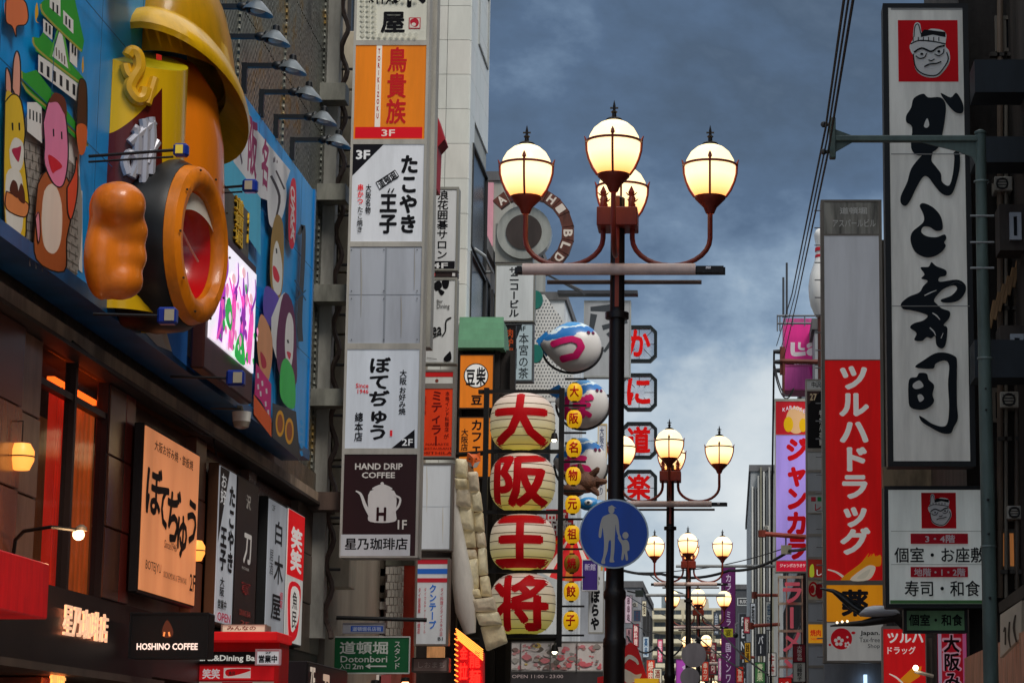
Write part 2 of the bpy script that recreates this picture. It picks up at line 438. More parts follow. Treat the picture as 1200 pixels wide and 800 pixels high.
# upper cladding: pressed metal sheets with a slanting rib
cm = bpy.data.materials.new('pressed_metal'); cm.use_nodes = True; t_ = cm.node_tree; b_ = t_.nodes['Principled BSDF']
geo = t_.nodes.new('ShaderNodeNewGeometry'); mpn = t_.nodes.new('ShaderNodeMapping'); mpn.inputs['Rotation'].default_value = (math.radians(38), 0, 0)
t_.links.new(geo.outputs['Position'], mpn.inputs[0])
wv = t_.nodes.new('ShaderNodeTexWave'); wv.bands_direction = 'Z'; wv.inputs['Scale'].default_value = 4.2; wv.inputs['Distortion'].default_value = 1.6; wv.inputs['Detail'].default_value = 3; wv.inputs['Detail Scale'].default_value = 4
t_.links.new(mpn.outputs[0], wv.inputs['Vector'])
nz = t_.nodes.new('ShaderNodeTexNoise'); nz.inputs['Scale'].default_value = 0.9; nz.inputs['Detail'].default_value = 9; nz.inputs['Roughness'].default_value = 0.7
t_.links.new(geo.outputs['Position'], nz.inputs['Vector'])
rp = t_.nodes.new('ShaderNodeValToRGB'); E = rp.color_ramp.elements
E[0].position = 0.33; E[0].color = (*hx('#5a5d56'), 1); E[1].position = 0.7; E[1].color = (*hx('#b4b6ac'), 1)
e = E.new(0.47); e.color = (*hx('#8a8d84'), 1); e = E.new(0.56); e.color = (*hx('#9a9c90'), 1); e = E.new(0.61); e.color = (*hx('#a08038'), 1)  # ochre stop stands in for an orange reflection on the metal
t_.links.new(nz.outputs[0], rp.inputs[0])
mx = t_.nodes.new('ShaderNodeMixRGB'); mx.blend_type = 'MULTIPLY'; mx.inputs[0].default_value = 0.55
t_.links.new(rp.outputs[0], mx.inputs[1]); t_.links.new(wv.outputs[0], mx.inputs[2]); t_.links.new(mx.outputs[0], b_.inputs['Base Color'])
bp = t_.nodes.new('ShaderNodeBump'); bp.inputs['Strength'].default_value = 0.9; bp.inputs['Distance'].default_value = 0.06
t_.links.new(wv.outputs[0], bp.inputs['Height']); t_.links.new(bp.outputs[0], b_.inputs['Normal'])
b_.inputs['Roughness'].default_value = 0.32; b_.inputs['Metallic'].default_value = 0.2
k = 0
for i in range(22):
    for j in range(9):
        ya, za = 13.4 + i * 1.0, 5.78 + j * 1.25
        if za > 16: continue
        k = (i * 7 + j * 3) % 3
        q = MB(); q.box((XL - 0.055, ya + 0.008, za + 0.008), (XL - 0.012 * k, ya + 0.992, min(za + 1.242, 17)), cm); q.build('cladding_sheet', lb)
# dark tiled band and the ledge under the billboard
for i in range(21):
    q = MB(); q.box((XL - 0.04, 14 + i * 1.02, 5.462), (XL + 0.02, 15.01 + i * 1.02, 5.76), mat('#5c4e3e', 0.35, 0.4, bump=0.3, scale=3, streak=1)); q.build('band_tile', lb)
q = MB(); q.box((XL - 0.04, 12, 5.26), (XL + 0.16, 35.5, 5.30), mat('#3a332e', 0.5, 0.3)); q.box((XL - 0.03, 12, 5.30), (XL + 0.13, 35.5, 5.44), mat('#a08c78', 0.5, 0.4, scale=2.5)); q.build('ledge', lb)
# second floor: stone pillars, glass bays
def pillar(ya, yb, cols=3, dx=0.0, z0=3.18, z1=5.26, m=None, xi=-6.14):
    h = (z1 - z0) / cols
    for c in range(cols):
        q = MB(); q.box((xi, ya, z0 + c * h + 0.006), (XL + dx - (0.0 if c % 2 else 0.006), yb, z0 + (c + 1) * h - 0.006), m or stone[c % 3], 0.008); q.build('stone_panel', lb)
pillar(13.6, 16.9); pillar(19.2, 20.05, dx=.05); pillar(20.06, 20.75, dx=0.0, m=mat('#86604a', 0.25, 0.3, spec=0.6))
pillar(23.1, 23.72); pillar(23.73, 24.1, m=mat('#7a2a20', 0.3, 0.3, spec=0.6)); pillar(26.9, 27.45, m=mat('#6b3c28', 0.3, 0.3)); pillar(29.9, 30.4); pillar(33.4, 35.4, m=mat('#5a4a40', 0.4, 0.4))  # the narrow red panel has red light put into its colour
pillar(24.1, 26.9, cols=1, dx=-0.12, m=mat('#6a5044', 0.3, 0.4)); pillar(27.45, 29.9, cols=1, dx=-0.1); pillar(30.4, 33.4, cols=1, dx=-0.1)
gl = mat('#2a2320', 0.06, 0.0, alpha=0.16, spec=0.9)
for (a, b_n) in ((16.9, 2), (20.75, 2)):
    b2 = 19.2 if a < 20 else 23.1
    f = MB(); n = b_n
    for i in range(n + 1):
        yy = a + (b2 - a) * i / n; f.box((XL - 0.12, yy - 0.035, 3.18), (XL - 0.02, yy + 0.035, 5.26), mat('#2b1d18', 0.4, 0.2))
    f.box((XL - 0.11, a, 4.9), (XL - 0.03, b2, 4.96), mat('#2b1d18', 0.4, 0.2)); fo = f.build('window', lb)
    for i in range(n):
        y0_, y1_ = a + (b2 - a) * i / n + 0.036, a + (b2 - a) * (i + 1) / n - 0.036
        p = MB(); p.box((XL - 0.085, y0_, 3.2), (XL - 0.075, y1_, 5.25), gl); p.build('pane', fo)
# room behind the glass
q = MB(); q.box((-7.38, 16.5, 3.185), (-7.3, 29.0, 5.25), mat('#8a4a24', 0.7, 0.4, scale=3, emit=.12)); q.box((-7.3, 28.8, 3.2), (-6.15, 29.0, 5.25), mat('#8a4a24', 0.7, 0.4, scale=3, emit=.2)); q.box((-7.3, 16.5, 3.182), (-6.2, 29.0, 3.2), core); q.build('room_wall', lb)  # walls emit warm colour in place of real room lighting
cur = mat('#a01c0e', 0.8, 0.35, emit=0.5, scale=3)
for y_, w_, c_ in ((22.5, 0.42, cur), (23.15, 0.8, mat('#9a4418', 0.8, 0.35, emit=0.45, scale=3)), (20.9, 0.4, mat('#8a3a18', 0.8, 0.3, emit=0.25))):  # all three emit; the amber folds stand in for room glow
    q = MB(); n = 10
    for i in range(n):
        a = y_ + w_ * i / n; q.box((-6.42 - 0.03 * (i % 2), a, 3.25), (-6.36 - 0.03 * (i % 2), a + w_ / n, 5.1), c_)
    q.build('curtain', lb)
q = MB(); q.box((-6.32, 22.0, 5.1), (-6.25, 22.35, 5.15), mat('#ff6a20', 0.5, 0, emit=2.2, ecol='#ff5a18')); q.box((-6.32, 22.55, 5.1), (-6.25, 23.5, 5.15), mat('#ff6a20', 0.5, 0, emit=2.2, ecol='#ff5a18')); q.build('strip_light', lb)
# ground floor: shop fascias, door recesses
q = MB(); q.box((-6.35, 17.2, 2.45), (XL + 0.22, 24.3, 2.94), mat('#191514', 0.45, 0.3)); q.box((-6.35, 17.0, 2.38), (XL + 0.3, 24.5, 2.445), mat('#4a4038', 0.4, 0.3)); q.build('fascia', lb)
q = MB(); q.box((-6.3, 24.55, 2.5), (XL + 0.1, 30.3, 2.94), mat('#221b19', 0.45, 0.3)); q.build('fascia', lb)
for a in (17.3, 21.2, 24.3, 27.2, 30.3, 34.9):
    q = MB(); q.box((-6.6, a, 0), (XL, a + 0.5, 2.37), stone[int(a) % 3], 0.01); q.build('stone_panel', lb)
brk = mat('#b0a498', 0.6, 0.3)
for (a, n) in ((18.15, 2), (22.6, 3)):
    for r in range(12):
        for c in range(n):
            q = MB(); q.box((-6.2, a + c * 0.22 + (r % 2) * 0.08, 1.2 + r * 0.085), (-6.1, a + c * 0.22 + 0.21 + (r % 2) * 0.08, 1.278 + r * 0.085), brk); q.build('brick', lb)
q = MB(); q.box((-7.0, 17.8, 0), (-6.9, 34.9, 2.37), mat('#3a1c12', 0.5, 0.4, emit=0.25, scale=2)); q.build('shop_front', lb)  # emits warm colour in place of light spilling from the shop
# --- next buildings down the left row
b2 = building('narrow_building', 'cream panelled narrow building behind the tallest sign stack', -14, -5.95, 35.6, 46.8, 24, '#8e8578',
    [('R', 36.0 + i * 1.8, 37.4 + i * 1.8, 6.2 + j * 3, 8.0 + j * 3, -5.95) for i in range(3) for j in range(5)])
lc = mat('#b3aa98', 0.6, 0.3)
for j in range(9):
    q = MB(); q.box((-5.93, 35.62, 4.2 + j * 0.95), (-5.62, 36.2, 5.12 + j * 0.95), lc, 0.01); q.build('wall_panel', b2)
q = MB()
for r in range(15):
    for c in range(3):
        q = MB(); q.box((-5.94, 41.0 + c * 0.9 + (r % 2) * 0.2, 3.1 + r * 0.14), (-5.86, 41.86 + c * 0.9 + (r % 2) * 0.2, 3.225 + r * 0.14), mat('#97918a', 0.7, 0.3)); q.build('brick', b2)
b3 = building('white_tiled_building', 'tall white tile clad building with dark glass bands down its street side', -12, -5.27, 47.0, 50.6, 27, '#8f9494')
tl = [mat(h, 0.3, 0.1, spec=0.6) for h in ('#d0d4d0', '#c8ccc9', '#d6d8d4')]
for j in range(19):
    for i in range(2):
        x0_ = -6.12 + i * 0.42 - 0.0
        if i == 0: x0_, x1_ = -6.9, -5.72
        else: x0_, x1_ = -5.71, -5.26
        q = MB(); q.box((x0_, 46.96, 6 + j * 0.72), (x1_ , 46.995, 6.71 + j * 0.72), tl[(i + j) % 3]); q.build('wall_tile', b3)
    for i in range(4):
        if 6 + j * 0.72 < 14.1 and i: continue
        q = MB(); q.box((-5.268, 47.01 + i * .9, 6 + j * 0.72), (-5.235, 47.9 + i * .9, 6.71 + j * 0.72), tl[(i + j + 1) % 3]); q.build('wall_tile', b3)
for j in range(4):
    window(b3, 'R', 47.6, 50.5, 5.2 + j * 2.25, 7.35 + j * 2.25, -5.265, '#2a2c2e', '#060708', mull=0)
    q = MB(); q.tube([(-5.22, 48.1, 5.25 + j * 2.25), (-5.05, 48.6, 5.2 + j * 2.25), (-5.05, 50.2, 5.2 + j * 2.25), (-5.22, 50.5, 5.25 + j * 2.25)], 0.035, mat('#b0b4b6', 0.35, 0.1), 6); q.build('rail', b3)
window(b3, 'R', 48.3, 50.2, 16.4, 18.0, -5.265, '#8c9090', '#22282a', mull=0)
b4 = building('low_shop_building', 'brown shop building behind the gyoza lanterns', -12, -5.7, 51.6, 66, 13.4, '#6f6a66',
    [('R', 52 + i * 2.2, 53.6 + i * 2.2, 3.4 + j * 2.6, 5.0 + j * 2.6, -5.7) for i in range(6) for j in range(4)])
q = MB(); pts = [P(600, 345, 61.9), P(638, 345, 61.9), P(672, 392, 61.9), P(672, 470, 61.9), P(600, 470, 61.9)]
q.prism(pts, (0, 0.15, 0), mat('#c8c8c4', 0.5, 0.1)); po = q.build('perforated_screen', b4)
hm = mat('#55585a', 0.7, 0)
q = MB()
for r in range(30):
    for c in range(20):
        x_, y_ = 604 + c * 3.6 + (r % 2) * 1.8, 352 + r * 4
        if x_ > 640 + (y_ - 348) * 0.72 or y_ > 466 or x_ > 670: continue
        p = P(x_, y_, 61.89); q.box((p.x - 0.014, 61.885, p.z - 0.014), (p.x + 0.014, 61.899, p.z + 0.014), hm)
o = q.build('perforation', po, kind='stuff')
b5 = building('pink_building', 'pink and grey building rising behind the round bowling emblem', -16, P(600, 300, 76).x, 76, 90, P(580, 212, 76).z, '#8d8d86')
pk = mat('#c88c98', 0.6, 0.15)
for (ya, yb) in ((214, 288), (309, 346), (350, 398)):
    za, zb = P(570, ya, 75.9).z, P(570, yb, 75.9).z
    q = MB(); q.box((P(500, 300, 75.9).x, 75.9, zb), (P(577, 300, 75.9).x, 75.99, za), pk); q.build('wall_panel', b5)
b6 = building('white_rooftop_building', 'white building with a rooftop canopy behind the blowfish lanterns', -14, P(661, 400, 84).x, 84, 95, P(650, 352, 84).z, '#c4c8ca',
    [('F', -7.2, -6.3, 12 + j * 2.2, 13.2 + j * 2.2, 84) for j in range(2)])
b7 = building('grey_block', 'grey mid rise block half hidden by the nearest lamp post', -14, -4.1, 112, 128, P(745, 688, 112).z, '#85878c',
    [('R', 114 + i * 5, 117 + i * 5, 3 + j * 2.4, 4.4 + j * 2.4, -4.1) for i in range(3) for j in range(3)] + [('F', -5.4 , -4.5, 4 + j * 2.1, 5.2 + j * 2.1, 112) for j in range(3)])
b7b = building('dark_block', 'small dark block with lit sign boards far along the left row', P(738, 720, 170).x - 5, P(750, 720, 170).x, 170, 190, P(745, 712, 170).z, '#6a6a6c')
# --- apartment tower closing the view
ax0, ax1 = P(763, 760, 300).x, P(858, 760, 300).x
az = P(800, 712, 300).z
apt = thing('apartment_tower', 'beige apartment tower with rows of balconies closing the far end of the street', 'building', ((ax0 + ax1) / 2, 305, 0))
m = MB(); m.box((ax0, 300, 0), (ax1, 315, az), mat('#b5ac95', 0.8, 0.15, scale=0.3)); m.box((ax0 + 2, 301, az), (ax1 - 3, 314, az + 1.2), mat('#a8a294', 0.8, 0.1)); m.build('wall', apt)
nf = 14; fh = az / nf
for j in range(3, nf):
    for i in range(5):
        xa = ax0 + 0.25 + i * (ax1 - ax0 - 0.5) / 5; xb = xa + (ax1 - ax0 - 0.5) / 5 - 0.25
        q = MB(); q.box((xa, 299.0, j * fh), (xb, 299.98, j * fh + 0.12), mat('#9c957f', 0.8, 0.1)); q.box((xa, 298.95, j * fh + 0.12), (xb, 299.05, j * fh + 0.62), mat('#c9c0a6', 0.8, 0.1)); q.build('balcony', apt)
        window(apt, 'F', xa + 0.1, xb - 0.1, j * fh + 0.3, j * fh + fh - 0.25, 299.995, '#6a675c', '#3c4247', mull=1)
q = MB(); q.box((ax0 + 1.2, 302, az + 0.003), (ax0 + 2.6, 304, az + 1.8), mat('#6b7880', 0.7, 0.1)); q.build('roof_tank', apt)
building('pale_tower', 'pale distant tower block just left of the apartment tower', P(745, 760, 380).x, P(762, 760, 380).x, 380, 395, P(750, 750, 380).z, '#b8b6ae',
    [('F', P(747, 760, 380).x + i * 0.9, P(747, 760, 380).x + i * 0.9 + 0.6, 8 + j * 1.8, 9 + j * 1.8, 380) for i in range(2) for j in range(5)])
# lattice mast
ms = thing('lattice_mast', 'thin red and white lattice mast standing far off left of the apartment tower', 'mast', (P(760, 790, 340).x, 340, 0))
mx_, mz = P(760, 760, 340).x, P(760, 738, 340).z
for (za, zb, w0, w1, c_) in ((0, mz * .5, 1.0, .6, '#c8c8c4'), (mz * .5, mz * .8, .6, .3, '#b5564c'), (mz * .8, mz, .3, .08, '#c8c8c4')):
    q = MB()
    for sx, sy in ((1, 1), (1, -1), (-1, 1), (-1, -1)): q.tube([(mx_ + sx * w0, 340 + sy * w0, za), (mx_ + sx * w1, 340 + sy * w1, zb)], 0.07, mat(c_, .6, .1), 4)
    for i in range(7):
        t = i / 6; w = w0 + (w1 - w0) * t; z = za + (zb - za) * t
        q.tube([(mx_ - w, 340 - w, z), (mx_ + w, 340 - w, z)], 0.05, mat(c_, .6, .1), 4)
    q.build('mast_section', ms)
# --- right row
XR = 3.35
def dark_win(): pass
ra = thing('dark_building', 'dark unlit building with overhanging balconies at the right edge', 'building', (8, 32, 0))
dk = mat('#37312d', 0.8, 0.5, bump=0.3)
m = MB(); m.box((XR + 0.35, 10, 0), (14, 44, 20), dk); m.build('wall', ra)
for (ya, yb, xa) in ((70, 108, 1140), (160, 190, 1140), (398, 442, 1140)):
    za, zb = P(1165, ya, 29).z, P(1165, yb, 29).z
    q = MB(); q.box((P(xa, ya, 29).x + .02, 29.0, zb), (XR + 1.5, 29.6, za), mat('#1b232b', 0.6, 0.3)); q.build('beam', ra)
def rp3(x, y, X): return PX(x, y, X)
# fire stair: sloping stringers, treads and rail
st_ = thing('outside_stair', 'steel outside stair climbing beside the large sushi sign', 'stair', (3.6, 33, 0))
for n_, (a, b) in enumerate((((1137, 62), (1165, -10)), ((1150, 385), (1215, 270)))):
    p0, p1 = P(a[0], a[1], 34), P(b[0], b[1], 34)
    d = p1 - p0
    q = MB(); q.prism([p0, p1, p1 + Vector((0, 0, .28)), p0 + Vector((0, 0, .28))], (0, 0.06, 0), mat('#6a5548', 0.6, 0.3)); q.build('stringer', st_)
    for i in range(9):
        s = p0 + d * (i / 9); q = MB(); q.box((s.x, 34.07, s.z + .05), (s.x + d.x / 9 + .03, 34.9, s.z + .09), mat('#4a4038', 0.7, 0.2)); q.build('tread', st_)
    q = MB(); q.tube([p0 + Vector((0, 0, 1.0)), p1 + Vector((0, 0, 1.0))], 0.025, mat('#8a8478', .5, .1), 6)
    for i in range(7):
        s = p0 + d * (i / 6); q.tube([s, s + Vector((0, 0, 1))], 0.014, mat('#8a8478', .5, .1), 5)
    q.build('handrail', st_)
for (xa, ya, xb, yb) in ((1183, 250, 1196, 282), (1184, 392, 1199, 420)):
    A, B = P(xa, yb, 29.5), P(xb, ya, 29.5); window(ra, 'F', A.x, B.x, A.z, B.z, 29.5, '#8a9098', '#14181c', mull=0)
    q = MB(); q.box((A.x - .12, 29.51, A.z - .12), (B.x + .5, 30, B.z + .12), dk); q.build('wall_bay', ra)
for pts, c_ in (([(1140, 112), (1181, 112), (1166, 128), (1140, 128)], '#84745f'), ([(1140, 136), (1160, 136), (1167, 146), (1158, 156), (1140, 156)], '#84745f'),
                ([(1140, 560), (1150, 558), (1172, 505), (1187, 560)], '#8a5a40'), ([(1160, 372), (1172, 345), (1200, 300), (1200, 320), (1175, 372)], '#6d5232')):
    q = MB(); q.prism([P(a, b, 31.5) for a, b in pts], (0, 0.4, 0), mat(c_, 0.7, 0.3, scale=4)); q.build('soffit_panel', ra)
rb = building('shop_building', 'brown shop building behind the tall red drugstore sign', XR + 0.15, 14, 44.2, 62, P(1040, 240, 44).z - 1, '#4a4440',
    [('L', 45 + i * 2.4, 46.8 + i * 2.4, 3.5 + j * 3, 5.3 + j * 3, XR + 0.15) for i in range(7) for j in range(3)])
q = MB(); A, B = P(1034, 572, 44.1), P(1139, 548, 44.1)
q.box((A.x, 43.9, A.z), (B.x, 44.15, B.z), mat('#80705a', 0.4, 0.4, scale=3)); q.build('canopy', rb)
rc = building('karaoke_building', 'grey karaoke building behind the lilac karaoke sign', 2.3, 14, 64, 104, 13.2, '#8a8f94',
    [('L', 66 + i * 4, 69 + i * 4, 3 + j * 3, 4.9 + j * 3, 2.3) for i in range(9) for j in range(3)] + [('F', 2.5, 3.6, 4 + j * 3, 5.8 + j * 3, 64) for j in range(3)])
XD = P(880, 700, 112).x
rd = building('slim_office_building', 'slim grey office building with vertical fins at the end of the right row', XD, 8, 112, 140, P(890, 552, 112).z, '#8e9294')
fin = [mat(h, 0.5, 0.2) for h in ('#b5b5b0', '#55585a', '#a0a09c', '#7c7a6a')]
zt = P(890, 548, 112).z
for i, x_ in enumerate((881, 884.5, 888, 891, 894.5, 898, 901, 904.5)):
    p = P(x_, 700, 111.9).x; q = MB(); q.box((p, 111.7, 1), (p + 0.075, 111.99, zt - (0.9 if i < 2 else 0.2 * (i % 3))), fin[i % 4]); q.build('fin', rd)
    if i % 2 == 0:
        for j in range(6): window(rd, 'F', p + 0.09, p + 0.2, 3 + j * 2, 4.4 + j * 2, 111.99, '#6a6c6e', '#2a2f34', mull=0)
re_ = building('dark_bar_building', 'dark far building carrying small white board signs', P(862, 700, 150).x, P(882, 700, 150).x, 150, 165, P(870, 690, 150).z, '#44474c')
building('far_brown_building', 'low brown building far along the right row', P(856, 700, 190).x, 6, 190, 205, P(870, 716, 190).z, '#7a6f66')
WH = '#e0e2e6'; K = '#101014'
# ------------------------------------------------------------------ mural billboard
XB = -5.6
z_lo, z_hi = 5.70, 9.22
mbx = thing('mural_billboard', 'long blue cartoon mural billboard mounted over the dark restaurant front', 'billboard', (XB - .2, 22, z_lo))
YE = 31.55; YM = PX(252, 130, XB).y
blue = mat('#12a0f0', 0.4, 0.12)
q = MB(); q.box((XB - .3, 12.5, z_lo), (XB, YM, 13), blue); q.box((XB - .3, YM + .003, z_lo), (XB, YE, z_hi), blue); q.build('board', mbx)
q = MB(); q.box((XB - .32, 12.5, z_lo - .13), (XB + .05, YE + .03, z_lo - .002), mat('#16507e', 0.4, 0.3)); q.build('trim', mbx)
q = MB(); q.box((XB - .31, YE + .002, z_lo), (XB + .02, YE + .1, z_hi + .02), mat('#0f6fae', 0.4, 0.2)); q.build('trim', mbx)
mf = Face((XB, 12.5, z_lo), (0, 1, 0), (0, 0, 1), 19, 8)
GR, DG, OC, BRN = '#2f8a2c', '#1c5a24', '#c9922e', '#7a3a20'
T4 = (0, 0, 2.5)
def car(pts, out, col, o=(0, 0, 2.5), w=3.2):      # cartoon shape with dark outline
    return [('B', pts, col, o), ('S', [(a, b, w) for a, b in pts] + [(pts[0][0], pts[0][1], w)], out, o)]
it = []
# castle
it += [('P', [(160, 0), (180, 0), (235, 430), (235, 800), (60, 760), (60, 480), (64, 360), (90, 100), (120, 0)], '#17181a', T4)]
it = []
def roofp(pts): return [('P', pts, GR, T4), ('S', [(pts[0][0], pts[0][1], 5)] + [(p[0], p[1], 5) for p in pts[1:3]], OC, T4)]
it += [('P', [(62, 480), (100, 470), (240, 560), (240, 800), (60, 640)], '#e2e0dc', T4)]
it += [('P', [(60, 380), (112, 395), (232, 520), (232, 420), (200, 380), (90, 300)], '#e2e0dc', T4)]
it += [('B', [(60, 400), (130, 420), (232, 520), (225, 800), (160, 800), (60, 680)], '#8d8780', T4)]
for r in range(14):
    yy = 430 + r * 26
    it.append(('S', [(62, yy - 20, 2), (120, yy, 2), (226, yy + 62, 2)], '#5d5852', T4))
for r in range(14):
    for c in range(9):
        xx = 66 + c * 18 + (r % 2) * 8; yy = 430 + r * 26 + (xx - 62) * .45 - 18
        it.append(('S', [(xx, yy, 2), (xx + 1, yy + 24, 2)], '#5d5852', T4))
it += [('P', [(66, 300), (108, 300), (110, 420), (66, 385)], '#e6e4e0', T4)]
for i in range(4): it.append(('P', [(72 + i * 10, 320 + i * 4), (76 + i * 10, 321 + i * 4), (76 + i * 10, 350 + i * 4), (72 + i * 10, 349 + i * 4)], '#222226', T4))
it += [('P', [(48, 208), (60, 215), (92, 205), (240, 400), (246, 430), (228, 425), (60, 268)], GR, T4), ('S', [(48, 208, 6), (62, 262, 6), (150, 335, 6), (245, 428, 6)], '#8f8a3c', T4)]
it += [('P', [(98, 160), (215, 238), (215, 300), (98, 212)], '#e6e4e0', T4)]
for i in range(6): it.append(('P', [(104 + i * 19, 180 + i * 13), (112 + i * 19, 185 + i * 13), (112 + i * 19, 216 + i * 13), (104 + i * 19, 211 + i * 13)], '#222226', T4))
it += [('P', [(82, 108), (100, 112), (112, 95), (215, 210), (232, 230), (222, 250), (90, 150)], GR, T4), ('S', [(82, 110, 6), (98, 148, 6), (225, 246, 6)], '#8f8a3c', T4)]
it += [('P', [(112, 55), (140, 78), (138, 118), (112, 95)], '#e6e4e0', T4), ('P', [(190, 110), (212, 130), (212, 200), (190, 180)], '#e6e4e0', T4)]
it += [('P', [(138, 165), (165, 72), (190, 205)], '#e6e4e0', T4), ('S', [(132, 168, 6), (163, 80, 6), (190, 208, 6)], '#4f9a3a', T4)]
for i in range(4): it.append(('S', [(150 + i * 8, 140 + i * 8, 3), (151 + i * 8, 165 + i * 8, 3)], '#55453a', T4))
it += [('P', [(104, 10), (115, 0), (205, 0), (232, 120), (226, 155), (105, 40)], GR, T4), ('S', [(104, 12, 6), (118, 48, 6), (224, 150, 6)], '#8f8a3c', T4)]
it += [('P', [(130, 0), (162, 0), (162, 50), (130, 22)], '#e6e4e0', T4), ('P', [(170, 30), (200, 60), (200, 100), (170, 70)], '#e6e4e0', T4)]
for a, b in ((118, 66), (128, 74), (138, 6), (150, 14), (176, 46), (186, 56), (195, 128), (203, 136)): it.append(('P', [(a, b), (a + 5, b + 3), (a + 5, b + 28), (a, b + 25)], '#222226', T4))
it += [('B', [(86, 30), (92, 8), (96, 40), (90, 60), (98, 68), (88, 62)], '#d9a21c', T4), ('B', [(224, 190), (228, 165), (230, 200), (226, 215)], '#d9a21c', T4)]
# fallen leaf / octopus arm corner
it += car([(0, 0), (52, 0), (66, 45), (58, 72), (32, 78), (30, 110), (18, 78), (0, 62)], '#171310', '#e47a4a')
# rabbit
it += car([(18, 260), (22, 180), (32, 150), (42, 180), (42, 270), (34, 290)], '#181512', '#e2a08a', w=4)
it += car([(-2, 260), (0, 200), (12, 220), (16, 270), (8, 290)], '#181512', '#e2a08a', w=4)
it += car([(-4, 300), (20, 276), (44, 296), (56, 380), (52, 440), (60, 520), (68, 600), (60, 640), (52, 700), (-4, 660)], '#181512', '#d8b22a', w=4)
it += car([(10, 440), (24, 405), (48, 420), (50, 470), (38, 500), (16, 490)], '#d8d2c4', '#ece8de', w=2) + [('B', [(16, 440), (34, 432), (44, 430), (40, 462), (34, 474)], '#9e2440', T4)]
it += car([(0, 512), (30, 496), (48, 540), (46, 670), (20, 690), (0, 640)], '#d8d2c4', '#ece8de', w=2)
it += [('S', [(18, 360, 5), (19, 382, 4)], K, T4), ('S', [(38, 360, 5), (39, 382, 4)], K, T4)]
it += car([(0, 560), (56, 590), (66, 610), (52, 636), (0, 612)], '#181512', '#c87a48', w=3) + [('B', [(10, 560), (18, 528), (32, 540), (34, 580)], '#4a2418', T4), ('B', [(34, 580), (42, 538), (52, 556), (54, 596)], '#4a2418', T4)]
# monkey
it += car([(92, 540), (120, 500), (178, 520), (196, 600), (178, 700), (170, 795), (88, 760), (84, 640)], '#181512', '#96502a', w=4)
it += car([(112, 560), (140, 540), (162, 600), (160, 700), (140, 742), (112, 720), (104, 640)], '#c8b8a4', '#dcd2c4', w=2)
it += car([(108, 360), (128, 290), (160, 300), (176, 350), (182, 460), (168, 540), (140, 540), (112, 480), (112, 420)], '#181512', '#dd7fa6', w=4)
it += [('B', [(126, 300), (142, 272), (172, 290), (178, 340), (168, 330), (150, 300)], '#5e2a18', T4), ('S', [(138, 378, 4), (139, 400, 4)], K, T4), ('S', [(162, 386, 4), (163, 408, 4)], K, T4),
       ('B', [(122, 455), (146, 466), (164, 488), (146, 500), (134, 505)], '#b3202c', T4)]
it += car([(178, 550), (200, 505), (204, 460), (210, 490), (208, 570), (192, 640), (180, 620)], '#181512', '#c8492c', w=4)
it += car([(206, 380), (212, 250), (224, 232), (236, 260), (236, 380), (222, 410)], '#181512', '#4a2a16', w=3) + [('B', [(206, 370), (236, 372), (232, 440), (214, 450)], '#c25a24', T4), ('S', [(212, 445, 4), (208, 500, 4)], BRN, T4)]
it += car([(84, 640), (94, 622), (98, 680), (92, 712)], '#181512', '#e08a9a', w=3)
it += [('P', [(0, 0), (0, 1), (1, 1)], '#7aa0b4', T4)]

# lower strip: pale rounded shapes beside the arm
it += [('P', [(148, 352), (190, 352), (200, 375), (215, 420), (178, 405), (152, 378)], '#b9b7b2'), ('C', 168, 366, 14, 20, '#a08a78'), ('C', 196, 392, 12, 18, '#bcae9c'), ('P', [(186, 380), (218, 372), (222, 437), (196, 415)], '#3d7ed6')]
# right picture strip
it += [('P', [(252, 128), (285, 125), (300, 175), (300, 300), (252, 230)], '#58b8dc'), ('P', [(258, 140), (275, 128), (335, 200), (322, 240), (300, 232), (268, 190)], '#dcdce0')]
it += [('T', '大', 268, 150, 280, 182, '#4a3a48', .04), ('T', '阪', 284, 146, 297, 200, '#8a2c58', .05), ('T', '名', 300, 168, 310, 215, '#8a2c58', .05), ('T', '物', 313, 192, 323, 226, '#4a3a48', .03)]
it += [('B', [(308, 210), (316, 190), (328, 205), (330, 235), (322, 262), (310, 262)], '#d8d8dc'), ('S', [(312, 206, 3), (322, 230, 3), (318, 256, 2)], '#3a3034'), ('S', [(318, 200, 2), (328, 222, 2)], '#3a3034')]
it += [('B', [(336, 212), (341, 212), (342, 240), (341, 278), (337, 292), (333, 280), (333, 240)], '#c22436')]
for i, g_ in enumerate('OSAKA'): it.append(('T', g_, 334.8, 222 + i * 12, 340.6, 231 + i * 12, '#e8d8d8', .05))
it += [('S', [(345, 275, 4), (350, 265, 5), (350, 300, 5), (346, 370, 6), (347, 400, 6)], '#3a3d42'), ('S', [(340, 328, 2), (353, 352, 1.5)], '#1c4668'), ('S', [(341, 352, 2), (353, 340, 1.5)], '#1c4668')]
# long faced cartoon figure with purple cape (generic)
it += [('B', [(312, 280), (318, 252), (326, 262), (327, 300), (325, 340), (318, 350), (311, 330)], '#8d7038'), ('B', [(314, 300), (319, 282), (325, 310), (324, 338), (320, 346), (314, 335)], '#e8e6e0'), ('B', [(314, 312), (318, 314), (322, 325), (320, 331), (315, 325)], '#c02c3c'), ('S', [(318, 291, 1.5), (318.5, 297, 1.5)], K)]
it += [('B', [(303, 345), (308, 335), (322, 352), (318, 385), (304, 372)], '#5b48a4'), ('P', [(312, 372), (322, 348), (328, 342), (326, 400), (318, 420), (312, 400)], '#d4d4d6')]
it += [('B', [(295, 400), (300, 368), (312, 390), (313, 420), (308, 447), (300, 440)], '#c48a64'), ('B', [(299, 412), (305, 420), (306, 430), (301, 430)], '#a4283c')]
it += [('P', [(294, 425), (312, 450), (311, 490), (300, 470), (292, 462)], '#b8266e')]
